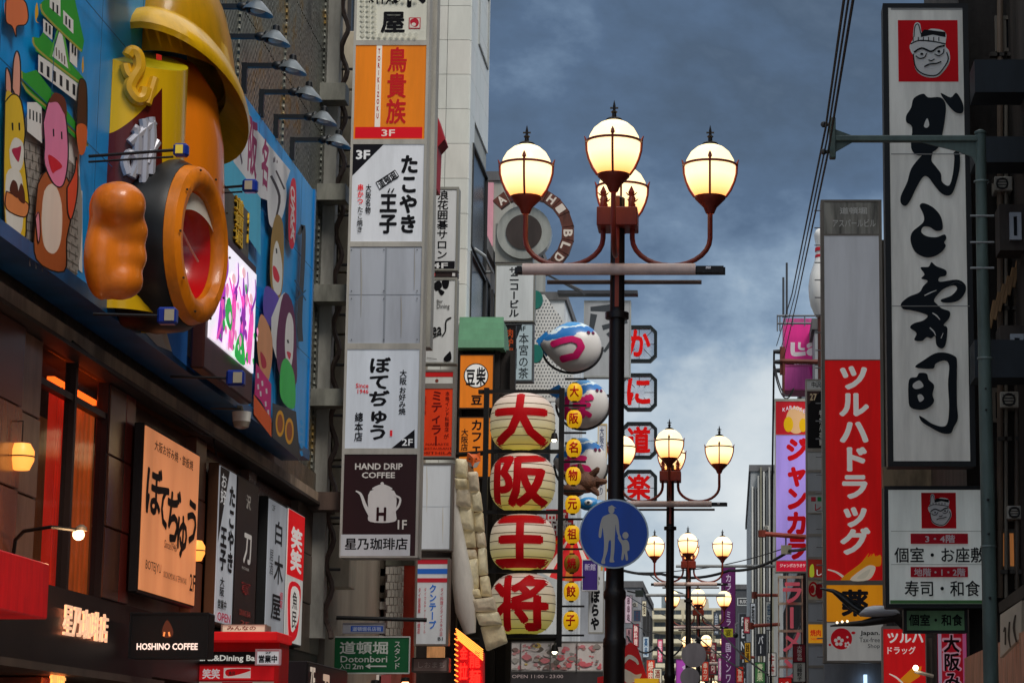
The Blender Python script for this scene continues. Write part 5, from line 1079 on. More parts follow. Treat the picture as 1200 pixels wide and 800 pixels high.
# ------------------------------------------------------------------ crab restaurant signs
for i, (g_, y0_, y1_, lb_) in enumerate((('か', 381, 424, 'topmost octagonal sign with a red kana'), ('に', 437, 481, 'second octagonal sign with a two part red kana'), ('道', 494, 537, 'third octagonal sign with a dense red character'), ('楽', 550, 592, 'lowest octagonal sign with a dense red character'))):
    Y = 85 + 0 * i; A, B = P(731, y1_, Y), P(770, y0_, Y); A.x -= .1
    t = thing('octagonal_sign', lb_ + ' beside the lamp post', 'sign', ((A.x + B.x) / 2, Y, A.z), 'black framed signs with red characters')
    cc = .22
    def octa(o): return [Vector((x, Y, z)) for x, z in ((A.x + o, A.z + cc + o * .4), (A.x + cc + o * .4, A.z + o), (B.x - cc - o * .4, A.z + o), (B.x - o, A.z + cc + o * .4), (B.x - o, B.z - cc - o * .4), (B.x - cc - o * .4, B.z - o), (A.x + cc + o * .4, B.z - o), (A.x + o, B.z - cc - o * .4))]
    o1, o2 = octa(0), octa(.11); q = MB(); dd = Vector((0, .3, 0)); V = o1 + o2 + [v + dd for v in o1] + [v + dd for v in o2]
    F = []
    for k in range(8):
        j = (k + 1) % 8; F += [(k, j, 8 + j, 8 + k), (16 + k, 24 + k, 24 + j, 16 + j), (k, 16 + k, 16 + j, j), (8 + k, 8 + j, 24 + j, 24 + k)]
    q.add(V, F, mat('#131a1c', .4, .1)); q.build('frame', t)
    q = MB(); mx_, mz_ = (A.x + B.x) / 2, (A.z + B.z) / 2
    for k in range(8):
        e_ = o2[k].lerp(o2[(k + 1) % 8], .5) + Vector((0, .15, 0)); q.tube([e_, Vector((mx_, Y + .15, mz_)).lerp(e_, .35)], .012, mat('#55585c', .5, 0), 4)
    q.build('wire_stay', t)
    q = MB(); q.prism([v + Vector((0, .2, 0)) for v in octa(.112)], (0, .02, 0), mat('#cfd8dc', .4, .05, alpha=.22)); q.build('back_panel', t)
    f2 = Face((A.x, Y + .02, A.z), (1, 0, 0), (0, 0, 1), B.x - A.x, B.z - A.z, 'fr'); print_on(f2, [('T', g_, .16, .13, .82, .86, ('#b80a0a', .08), .05)], 'lettering', t, thick=.1, base=0)
    q = MB(); q.box((A.x - 2.2, Y + .05, A.z + .5), (A.x - .003, Y + .15, A.z + .6), mat('#26282a', .5, .1)); q.build('bracket', t)
# ------------------------------------------------------------------ segmented belly sculpture
bl = thing('segmented_sculpture', 'giant curving sculpture of stitched cream belly plates beside the large lanterns', 'sculpture', tuple(P(560, 760, 43)))
crm = [mat(h, .4, .3, bump=.35, scale=3, streak=1, emit=.06) for h in ('#fff2cc', '#f2e2b8', '#ffeece')]  # slight emission added so the shaded plates look brighter
quads = [[(534, 537), (547, 538), (547, 560), (533, 558)], [(533, 560), (548, 561), (549, 573), (534, 572)], [(536, 573), (551, 573), (552, 594), (534, 592)], [(538, 594), (554, 593), (555, 621), (536, 618)], [(541, 621), (557, 620), (558, 642), (541, 641)], [(543, 643), (558, 643), (561, 655), (544, 655)], [(547, 656), (560, 654), (561, 688), (548, 690)], [(548, 691), (561, 689), (564, 699), (551, 700)],
    [(548, 553), (559, 552), (561, 575), (550, 575)], [(551, 577), (562, 575), (565, 598), (554, 598)], [(555, 601), (565, 599), (567, 622), (556, 622)], [(557, 623), (567, 622), (569, 640), (559, 642)], [(560, 643), (569, 641), (571, 672), (561, 674)], [(562, 676), (572, 674), (576, 698), (564, 698)],
    [(552, 702), (578, 699), (582, 715), (557, 716)], [(557, 718), (583, 716), (588, 731), (562, 732)], [(563, 734), (589, 732), (594, 752), (570, 762)]]
for k, qd in enumerate(quads):
    pts = [P(x, y, 43 - .15 * math.sin(k)) for x, y in qd]; ctr = sum(pts, Vector()) / 4
    bm = bmesh.new(); fr4 = [bm.verts.new(p.lerp(ctr, -.03)) for p in pts]; md4 = [bm.verts.new(p.lerp(ctr, .1) + Vector((0, -.05, 0))) for p in pts]; bk4 = [bm.verts.new(p + Vector((0, .22, 0))) for p in pts]; in4 = [bm.verts.new(p.lerp(ctr, .45) + Vector((0, -.1, .0))) for p in pts]
    for i in range(4):
        j = (i + 1) % 4; bm.faces.new([fr4[i], fr4[j], bk4[j], bk4[i]]); bm.faces.new([md4[i], md4[j], fr4[j], fr4[i]]); bm.faces.new([in4[i], in4[j], md4[j], md4[i]])
    bm.faces.new(in4); bm.faces.new(bk4[::-1]); bm.verts.index_update()
    q = MB(); q.add([v.co.copy() for v in bm.verts], [[v.index for v in f.verts] for f in bm.faces], crm[k % 3]); bm.free(); o = q.build('belly_plate', bl, True); ss = o.modifiers.new('s', 'BEVEL'); ss.width = .035; ss.segments = 3; ss.limit_method = 'NONE'; o.data.polygons.foreach_set('use_smooth', [True] * len(o.data.polygons)); o.data.attributes.remove(o.data.attributes['sharp_edge']) if 'sharp_edge' in o.data.attributes else None
q = MB(); spine = [P(x, y, 43.3) for x, y in ((545, 545), (548, 580), (553, 620), (557, 660), (564, 700), (574, 730), (578, 745))]; q.tube(spine, [.14, .2, .22, .2, .18, .18, .12], mat('#6a4a2c', .6, .3), 10); q.build('core', bl, True)
q = MB(); q.tube([P(x, y, 42.9) for x, y in ((532, 560), (534, 600), (538, 640), (542, 680), (546, 715), (551, 742))], [.03, .07, .13, .19, .19, .1], mat('#f0ece4', .35, .2), 12); tag(q.build('curved_horn', None, True), 'smooth white tapering horn shape left of the cream belly plates', 'sculpture')
mk = thing('fox_mask', 'small orange and white fox face mask above the cream belly plates', 'mask', tuple(P(555, 550, 42.5)))
q = MB(); c = P(555, 537, 42.5)
q.add([c + Vector((x * .016, y, z * .016)) for x, y, z in ((-7, 0, 7), (-3, 0, 5), (3, 0, 5), (7, 0, 7), (8, 0, -2), (4, -.02, -10), (0, -.14, -12), (-4, -.02, -10), (-8, 0, -2), (0, -.12, 0))], [(0, 1, 9, 8), (1, 2, 9), (2, 3, 4, 9), (4, 5, 6, 9), (6, 7, 8, 9)], mat('#c85a22', .5, .1)); q.build('face', mk)
q = MB(); q.add([c + Vector((x * .016, y, z * .016)) for x, y, z in ((-7.5, -.01, -3), (-2, -.13, -6), (0, -.16, -12), (-4, -.04, -10), (7.5, -.01, -3), (2, -.13, -6), (4, -.04, -10))], [(0, 1, 2, 3), (4, 6, 2, 5)], mat('#d8d4cc', .5, .1))
q.sphere(c + Vector((-.06, -.12, -.02)), .018, mat('#111', .4, 0), 8, 5); q.sphere(c + Vector((.06, -.12, -.02)), .018, mat('#111', .4, 0), 8, 5); q.sphere(c + Vector((0, -.17, -.18)), .02, mat('#111', .4, 0), 8, 5); q.build('muzzle', mk, True)
# red neon box
nb = thing('neon_sign', 'bright red neon box sign with orange edge tubes below left of the large lanterns', 'sign', tuple(P(549, 812, 41)))
A = [P(x, y, 41) for x, y in ((534, 739), (566, 764), (566, 830), (534, 830))]
q = MB(); q.prism(A, (0, .3, 0), mat('#7a0c10', .5, .1, emit=.5)); q.build('sign_box', nb)
for k in range(6):
    q = MB(); o = k * 1.5; q.tube([P(534 + o * .3, 736 + o * 1.6, 40.96), P(566, 761 + o * 1.6 , 40.96)], .011, mat('#ff9a3a', .4, 0, emit=1.4, ecol='#ff9838'), 5); q.build('neon_tube', nb)
for k in range(14):
    q = MB(); q.tube([P(533, 742 + k * 6, 40.97), P(536.5, 744 + k * 6, 40.9)], .012, mat('#ff9a3a', .4, 0, emit=1.4, ecol='#ff9838'), 5); q.build('neon_tube', nb)
f2 = Face(P(534, 830, 40.99), (1, 0, 0), (0, 0, 1), 1, 1); print_on(f2, [('T', '金', 539, 757, 548, 772, ('#ff2a20', 1.5), .03), ('T', '龍', 550, 762, 563, 782, ('#ff2a20', 1.5), .03), ('T', '拉', 538, 776, 548, 796, ('#ff2a20', 1.5), .03), ('T', '麺', 550, 784, 563, 804, ('#ff2a20', 1.5), .03)], 'lettering', nb, thick=.03)
# red and white daruma like float at bottom centre
rd_ = thing('red_float', 'red and white rounded float with striped flank right of the lamp post base', 'float', tuple(P(745, 820, 50)))
q = MB(); pts = [P(x, y, 50) for x, y in ((727, 770), (732, 757), (739, 752), (746, 756), (752, 775), (758, 793), (764, 812), (700, 812), (700, 793), (714, 790), (724, 782))]; q.prism(pts, (0, .5, 0), mat('#c8141c', .4, .15)); b_o = q.build('body', rd_)
f2 = Face((0, 50, 0), (1, 0, 0), (0, 0, 1), 1, 1)
print_on(f2, [('S', [(731, 776, 3), (737, 769, 5), (745, 773, 4), (748, 778, 2)], '#d8d4d0'), ('B', [(731, 784), (738, 786), (745, 790), (752, 789), (748, 796), (738, 800), (732, 797)], '#d8d4d0'), ('S', [(704, 811, 4), (711, 796, 4)], '#d8d4d0'), ('S', [(714, 811, 4), (719, 792, 4)], '#d8d4d0')], 'marking', b_o, step=.001)
q = MB(); A, B = P(744, 812, 49.9), P(772, 795, 49.9); q.box((A.x, 49.6, A.z), (B.x, 49.9, B.z), mat('#c89a1c', .5, .1, emit=.3)); tag(q.build('yellow_box_sign'), 'small yellow and red box sign at the very bottom beside the red float', 'sign')
# ------------------------------------------------------------------ advertising sculpture over the mural (plain stand-in: hat, head block, open ring, pack, hand)
yel = mat('#ffc60a', .34, .15, coat=.35, spec=.5, scale=4, bump=.08); ora = mat('#f0820e', .3, .1, coat=.5); lite = mat('#ff8a20', .34, .2, coat=.3, scale=4, bump=.05)
fg_ = thing('advertising_sculpture', 'huge glossy sculpture with yellow hat and wide open oval mouth ring on the mural', 'sculpture', (XB, 22.5, 5.9))
C_ = Vector((XB + .1, 22.9, 7.0))
q = MB(); q.lathe([(.001, 1.45), (.35, 1.38), (.6, 1.1), (.72, .6), (.76, 0), (.78, -.6), (.6, -.95), (.35, -1.1), (.001, -1.12)], C_, ora, 28, .72, 1.1); q.build('head_block', fg_, True)
hc = Vector((XB + .1, 23.1, 8.2))
q = MB(); q.lathe([(.02, 1.22), (.3, 1.18), (.58, 1.02), (.8, .76), (.94, .48), (1.0, .26), (1.03, .1)], hc, yel, 36, .54, 1.0)
for v in q.v: v.z += .1 - .14 * (v.y - hc.y); q.build('hat_dome', fg_, True)
q = MB(); prof = [(1.0, .16), (1.15, .13), (1.3, .04), (1.44, -.1), (1.5, -.2), (1.47, -.25), (1.38, -.2), (1.2, -.08), (.98, 0)]
q.lathe(prof, hc, yel, 44, .46, 1.0)
for v in q.v: v.z += .14 - .2 * (v.y - hc.y) - .05 * max(0, v.x - hc.x)
q.build('hat_brim', fg_, True)
q = MB(); q.sphere(hc + Vector((.2, -2.2, .62)), (.34, .46, .3), yel, 18, 10); q.build('hat_knob', fg_, True)
# open mouth ring
phi = math.radians(10); nn = Vector((math.cos(phi), -math.sin(phi), 0)); dd = Vector((math.sin(phi), math.cos(phi), 0)); zz = Vector((0, 0, 1))
mc = PX(232, 287, -4.88); 
def ell(a, b, off, n=36, rise=0): a *= .8; return [mc + nn * off + dd * (math.cos(2 * math.pi * i / n) * a) + zz * (math.sin(2 * math.pi * i / n) * b + rise) for i in range(n)]
def loft(rings, m, nm, par, smooth=True):
    n = len(rings[0]); vs = [p for r in rings for p in r]; fs = []
    for i in range(len(rings) - 1):
        for k in range(n): fs.append((i * n + k, i * n + (k + 1) % n, (i + 1) * n + (k + 1) % n, (i + 1) * n + k))
    return MB().add(vs, fs, m).build(nm, par, smooth)
wood = mat('#d8780e', .38, .26, coat=.2, scale=4, bump=.06)
loft([ell(.56, .50, -.06), ell(.56, .50, 0), ell(.62, .56, .06), ell(.70, .65, .07), ell(.77, .72, .03), ell(.79, .745, -.07)], wood, 'mouth_ring', fg_)
loft([ell(.795, .75, -.072), ell(.84, .80, -.16), ell(.88, .81, -.42), ell(.88, .76, -.66)], mat('#08080a', .35, .1), 'ring_band', fg_)
red = mat('#b00c12', .25, .15, coat=.6)
loft([ell(.565, .505, -.05), ell(.52, .47, -.2), ell(.4, .36, -.4), ell(.15, .14, -.5), ell(.01, .01, -.51)], red, 'mouth_lining', fg_)
pts = [mc - nn * .045 + dd * (math.cos(a) * .545) + zz * (math.sin(a) * .485) for a in [math.radians(20 + i * 7) for i in range(21)]]
tp = [mc - nn * .02 + dd * (math.cos(a) * .5) + zz * (math.sin(a) * .25 + .06) for a in [math.radians(20 + i * 7) for i in range(21)]]
q = MB(); q.add(pts + tp, [(i, i + 1, 21 + i + 1, 21 + i) for i in range(20)], mat('#c9c6bc', .3, .1, coat=.4)); q.build('tooth_row', fg_, True)
q = MB(); q.sphere(mc - nn * .26 + dd * (-.18) - zz * .2, (.16, .3, .3), mat('#b84a6a', .22, .1, coat=.8), 18, 10); q.build('tongue', fg_, True)
q = MB(); q.tube([mc - nn * .1 + dd * (-.44) + zz * .17, mc - nn * .07 + dd * (-.2) + zz * .08, mc - nn * .07 + dd * (0) - zz * .03, mc - nn * .06 + dd * .16 - zz * .12], .012, mat('#e8b0a8', .3, 0), 5); q.build('crease', fg_, True)
# pack: half round can with slanted top
pk_ = thing('drink_pack_sculpture', 'tall curved yellow and brown pack sculpture with raised lettering behind the orange fist', 'sculpture', (XB + .3, 21.4, 5.9))
pc = Vector((XB + .02, 21.7, 0)); rx, ry = .50, .64
zt0, zb0 = PX(105, 38, -5.6).z + .22, PX(160, 330, -5.0).z
def half(n=24): return [(math.cos(a) * rx, math.sin(a) * ry) for a in [math.radians(-92 + 184 * i / n) for i in range(n + 1)]]
hp = half(); n = len(hp)
def ztop(x, y): return zt0 - .14 * x / rx + .36 * y
vs = [Vector((pc.x + x, pc.y + y, zb0)) for x, y in hp] + [Vector((pc.x + x, pc.y + y, ztop(x, y))) for x, y in hp]
dkr = mat('#4a0e08', .3, .1, coat=.5); py_ = mat('#dcae10', .28, .1, coat=.5, metal=.1); lg = mat('#e6d018', .3, .1, coat=.5)
q = MB(); q.add(vs, [(i, i + 1, n + i + 1, n + i) for i in range(n - 1)] , py_); q.build('pack_body', pk_, True)
q = MB(); q.add(vs[n:], [tuple(range(n))], lg); q.build('pack_top', pk_)
def onpack(x, y, k=0.0):                     # picture point -> point on the pack's curved skin
    d = ray(x, y); ox, oy = CAM.x - pc.x, CAM.y - pc.y; RX, RY = rx + k, ry + k
    A = (d.x / RX) ** 2 + (d.y / RY) ** 2; B = 2 * (ox * d.x / RX ** 2 + oy * d.y / RY ** 2); Cc = (ox / RX) ** 2 + (oy / RY) ** 2 - 1
    D = B * B - 4 * A * Cc
    t = (-B - math.sqrt(max(0, D))) / (2 * A); return CAM + d * t
def packpatch(fn_top, fn_bot, x0, x1, m, nm, k):
    n = 22; vs = []
    for i in range(n + 1):
        x = x0 + (x1 - x0) * i / n; a, b = fn_top(x), fn_bot(x)
        for j in range(5): vs.append(onpack(x, a + (b - a) * j / 4, k))
    q = MB(); q.add(vs, [(i * 5 + j, i * 5 + j + 1, (i + 1) * 5 + j + 1, (i + 1) * 5 + j) for i in range(n) for j in range(4)], m); q.build(nm, pk_, True)
packpatch(lambda x: 157 if x < 125 else 157 - ((x - 125) / 66) ** 1.5 * 55, lambda x: 240 - (x - 107) * .25, 107, 190, dkr, 'pack_band', .004)
def stroke3(pts, r, m, nm, k=.03):
    sp_ = spline(pts, 5); q = MB(); q.tube([onpack(x, y, k) for x, y in sp_], r, m, 8); q.build(nm, pk_, True)
gld = mat('#c09018', .35, .1, coat=.3); slv = mat('#9c9ca4', .3, .1, metal=.3)
stroke3([(150, 66), (155, 60), (162, 66), (163, 80), (156, 92), (152, 104), (160, 116), (168, 114), (171, 104)], .06, gld, 'raised_letter')
stroke3([(146, 76), (150, 88), (158, 90)], .05, gld, 'raised_letter')
stroke3([(172, 122), (176, 108), (181, 92)], .045, gld, 'raised_letter')
for ps in ([(152, 168), (165, 156), (180, 144)], [(156, 150), (161, 158), (160, 205)], [(168, 140), (170, 160), (168, 215)], [(150, 205), (146, 190), (152, 180), (160, 190), (154, 208)], [(176, 138), (178, 160), (176, 205)], [(172, 192), (178, 176), (184, 166)]):
    stroke3(ps, .045, slv, 'raised_letter')
q = MB(); A = onpack(186, 64, .01)
q.add([onpack(x, y, .012) for x, y in ((183, 63), (189.5, 65), (189.5, 71), (183, 70))], [(0, 1, 2, 3)], mat('#b8281c', .4, 0)); q.build('stamp', pk_)
# lower yellow part with small red mark
q = MB(); q.add([onpack(x, y, .012) for x, y in ((164, 233), (176, 229), (176, 252), (165, 256))], [(0, 1, 2, 3)], mat('#b8281c', .4, 0)); q.build('stamp', pk_)
# fist
hd = thing('fist_sculpture', 'glossy orange fist sculpture with four stacked fingers gripping the pack', 'sculpture', tuple(PX(130, 350, -5.2)))
bm = bmesh.new()
def blob(c, r, rot=0):
    m4 = Matrix.Translation(c) @ Matrix.Rotation(rot, 4, 'Y') @ Matrix.Diagonal((r[0], r[1], r[2], 1))
    bmesh.ops.create_icosphere(bm, subdivisions=3, radius=1, matrix=m4)
org = ORG[hd.name]
def hp_(x, y, X): return PX(x, y, X) - org
for (x, y, r) in ((144, 240, (.27, .28, .2)), (148, 271, (.26, .27, .18)), (148, 301, (.25, .26, .175)), (146, 329, (.23, .24, .165))): blob(hp_(x - 5, y, -5.02), (r[0] * .85, r[1] * .8, r[2]))
for (x, y, r) in ((122, 282, (.2, .28, .46)), (118, 300, (.2, .26, .38)), (126, 246, (.22, .26, .24)), (124, 330, (.17, .2, .16)), (136, 284, (.22, .22, .4))): blob(hp_(x + 3, y, -5.15), (r[0] * .8, r[1] * .78, r[2]))
me = bpy.data.meshes.new('fist'); bm.to_mesh(me); bm.free(); fo = bpy.data.objects.new('fist', me); COL.objects.link(fo); fo.parent = hd; ORG[fo.name] = org
me.materials.append(lite); me.polygons.foreach_set('use_smooth', [True] * len(me.polygons))
rm = fo.modifiers.new('r', 'REMESH'); rm.mode = 'VOXEL'; rm.voxel_size = .022; rm.use_smooth_shade = True
sm = fo.modifiers.new('s', 'SMOOTH'); sm.factor = .7; sm.iterations = 26
# blue flood lights on arms
fb = mat('#0c2c86', .35, .2, spec=.6)
for i, (x, y, w, X, a_) in enumerate(((212, 176, 11, -4.75, (-1, 0)), (293, 218, 11, -4.85, (-1, 0)), (196, 370, 14, -4.9, (-1, 0)), (276, 443, 13, -4.9, (-1, 0)))):
    c = PX(x, y, X); s = c.y / 2850 * w * .82
    t = thing('floodlight', 'blue floodlight on an arm ' + ['in front of the sculpture between hat and mouth ring', 'beside the mouth ring at the gold lettered panel', 'under the mouth ring at the billboard foot', 'below the video screen corner'][i], 'lamp', tuple(c), 'blue floodlights aimed at the mural')
    q = MB(); q.box(c - Vector((s, s * .5, s * .9)), c + Vector((s, s * .9, s * .9)), fb, .02); q.build('housing', t)
    q = MB(); l_ = mat('#c8b040' if i == 0 else '#8a8474', .15, .1, emit=.1); xo = -.15 if i < 2 else .3
    q.box(c + Vector((s * (xo - .45), -s * .52 - .012, -s * .6)), c + Vector((s * (xo + .55), -s * .5 - .002, s * .6)), l_); q.build('lens', t)
    q = MB(); q.tube([c + Vector((-s, 0, 0)), Vector((XB + .05, c.y + .02, c.z - (.05 if i < 2 else -.02)))], .014, mat('#121418', .5, .1), 6)
    if i < 2: q.tube([c + Vector((-s, 0, -.06)), Vector((XB + .05, c.y + .02, c.z - .1))], .01, mat('#121418', .5, .1), 6)
    q.build('arm', t)
t = thing('security_camera', 'white dome security camera under the right end of the mural', 'camera', tuple(PX(283, 490, -5.5)))
c = PX(283, 492, -5.5); q = MB(); q.lathe([(.11, .09), (.1, .0), (.1, -.02)], c, mat('#c9c8c2', .4, .1), 16); q.lathe([(.001, .092), (.11, .09)], c, mat('#c9c8c2', .4, .1), 16); q.lathe([(.098, -.02), (.08, -.08), (.03, -.1), (.001, -.1)], c, mat('#8a8478', .3, .1), 16); q.build('dome', t, True)
q = MB(); q.tube([c + Vector((0, 0, .09)), c + Vector((0, 0, .14)), c + Vector((-.35, 0, .15))], .03, mat('#4a443c', .5, .1), 6); q.build('arm', t)
# gooseneck lamps over the mural
for i, (xv, xh, yv) in enumerate(((242, 297, 8), (264, 318, 43), (287, 338, 77), (307, 357, 108), (324, 375, 137), (343, 392, 164))):
    Yq = PX(xv, yv, XB).y; z = 1.6 + (897 - yv) / 2820 * Yq * 1.0; z = PX(xv, yv, XB).z
    t = thing('gooseneck_lamp', 'black arm lamp over the mural, ' + ['nearest and highest of six', 'second from the hat', 'third from the hat', 'fourth from the hat', 'fifth from the hat', 'last of six, by the steel post'][i], 'lamp', (XB, Yq, z_hi), 'arm lamps along the top of the mural')
    bl_ = mat('#15171a', .4, .15); xe = P(xh - 16, yv, Yq).x; xs = P(xh, yv, Yq).x
    q = MB(); q.box((XB - .03, Yq - .03, z_hi + .01 if i else z_hi), (XB + .03, Yq + .03, z + .03), bl_); q.box((XB + .031, Yq - .028, z - .026), (xe, Yq + .028, z + .026), bl_); q.build('arm', t)
    q = MB(); q.sphere((xe + .03, Yq, z), (.07, .06, .05), bl_, 12, 8); q.sphere((xe + .1, Yq, z + .0), (.04, .05, .07), bl_, 10, 6); q.build('joint', t, True)
    q = MB(); cc = Vector((xs + .05, Yq, z - .04)); q.lathe([(.02, .12), (.05, .1), (.09, .06), (.15, .0), (.165, -.03), (.15, -.025), (.08, .04)], cc, mat('#6c7276', .3, .2, metal=.5), 20)
    for v in q.v: v.z -= (v.x - cc.x) * .22
    q.build('shade', t, True)
    q = MB(); q.sphere(cc + Vector((0, 0, -.005)), (.085, .085, .03), mat('#9aa0a0', .2, .1), 12, 6); q.lathe([(.045, .1), (.04, .16), (.01, .18)], cc, bl_, 10); q.build('bulb', t, True)
# street lamp reflections modelled as glowing globes; arm lamp above the fascia
for x, y, lb_ in ((25, 535, 'round warm pendant lamp in the window near the left edge'), (229, 645, 'round warm pendant lamp between the orange board and the next sign')):
    c = PX(x, y, XL + .1); t = thing('reflected_globe', lb_, 'lamp', tuple(c), 'round warm wall lamps')
    q = MB(); q.lathe([(.001, .12), (.07, .11), (.105, .05), (.105, -.03), (.07, -.11), (.001, -.115)], c, mat('#ffb060', .4, 0, emit=1.1, ecol='#ff9a40'), 18); q.build('globe', t, True)
    q = MB(); q.tube([c + Vector((math.cos(a) * .109, math.sin(a) * .109, .0)) for a in [i * math.pi / 10 for i in range(21)]], .006, mat('#2a1c14', .5, 0), 4, cap=False); q.tube([c + Vector((0, 0, .11)), c + Vector((0, 0, .3)), c + Vector((-.25, 0, .3))], .008, mat('#2a1c14', .5, 0), 5); q.build('stem', t)
c = PX(92, 626, -5.3); t = thing('arm_lamp', 'small glowing bulb on a curved black arm above the coffee shop letters', 'lamp', tuple(c))
q = MB(); q.sphere(c, .048, mat('#ffffff', .4, 0, emit=4.5, ecol='#ffc890'), 14, 8); q.build('bulb', t, True)
q = MB(); q.lathe([(.05, .0), (.045, .03), (.015, .05)], c + Vector((.02, 0, .03)), mat('#8a7a6a', .3, .1, metal=.5), 12); q.build('shade', t, True)
q = MB(); q.tube([c + Vector((0, 0, .035)), PX(60, 617, -5.45), PX(28, 622, -5.7), PX(18, 632, -5.9), PX(15, 655, -5.95)], .016, mat('#100d0c', .5, .1), 6); q.build('arm', t, True)
pl = bpy.data.lights.new('arm_lamp_light', 'POINT'); pl.energy = 4; pl.color = (1, .6, .3); pl.shadow_soft_size = .05; po = bpy.data.objects.new('arm_lamp_light', pl); COL.objects.link(po); po.location = tuple(c + Vector((.05, -.08, -.06)))
q = MB(); q.tube([PX(85, 400, XL + .15), PX(130, 437, XL + .14), PX(190, 475, XL + .14), PX(235, 508, XL + .15), PX(250, 512, XL + .14), PX(254, 535, XL + .13)], .012, mat('#0c0c0c', .6, 0), 5); tag(q.build('ledge_cable'), 'thin black cable sagging along the stone ledge under the mural', 'cable')
# ------------------------------------------------------------------ right side
# big sushi sign
GH = '#c6c6c0'; INK = '#141a20'
G1 = (1030, 80, 3.2); G2 = (1030, 300, 3.2)
def face_logo(x0, y0, s):      # shop emblem: headbanded head in line drawing on red
    def q_(pts): return [(x0 + a * s, y0 + b * s) for a, b in pts]
    L = [('R', x0, y0, x0 + 69 * s, y0 + 72 * s, '#c4121c')]
    L += [('B', q_([(17, 22), (13, 30), (14, 36), (17, 42), (20, 58), (30, 66), (44, 67), (53, 60), (60, 48), (59, 36), (55, 30), (55, 14), (38, 10), (28, 16), (25, 4), (19, 4), (17, 16)]), '#c9c9c6')]
    L += [('B', q_([(19, 24), (15, 31), (17, 38), (20, 46), (23, 58), (32, 64), (44, 65), (51, 58), (57, 47), (56, 37), (53, 28), (36, 24)]), '#c2c2c0')]
    L += [('P', q_([(26, 16), (30, 11), (46, 13), (55, 14), (55, 20), (40, 17), (26, 20)]), '#15171a'), ('S', [(*p, 1.4 * s) for p in q_([(14, 28), (24, 24), (40, 25), (55, 28)])], '#15171a'), ('S', [(*p, 1 * s) for p in q_([(18, 20), (19, 8), (23, 5), (26, 16)])], '#15171a')]
    for k in range(6): L.append(('S', [(*p, 1 * s) for p in q_([(17 + k * 6, 20), (17 + k * 6, 25)])], '#15171a'))
    L += [('S', [(*p, 2.0 * s) for p in q_([(18, 38), (27, 33), (38, 37), (46, 32), (54, 30)])], '#15171a'), ('S', [(*p, 1.2 * s) for p in q_([(20, 42), (24, 45), (30, 44), (33, 39)])], '#15171a'), ('S', [(*p, 1.2 * s) for p in q_([(42, 40), (47, 42), (52, 39), (53, 34)])], '#15171a'),
          ('C', x0 + 27 * s, y0 + 40 * s, 1.8 * s, 1.4 * s, '#15171a'), ('C', x0 + 47 * s, y0 + 37 * s, 1.8 * s, 1.4 * s, '#15171a'), ('S', [(*p, 1.6 * s) for p in q_([(30, 55), (36, 52), (44, 51), (50, 49)])], '#15171a'), ('S', [(*p, 1.4 * s) for p in q_([(35, 47), (38, 48), (42, 46)])], '#15171a'),
          ('S', [(*p, 1.4 * s) for p in q_([(17, 40), (20, 56), (30, 64), (44, 65), (53, 56), (58, 46), (56, 38)])], '#15171a')]
    return L
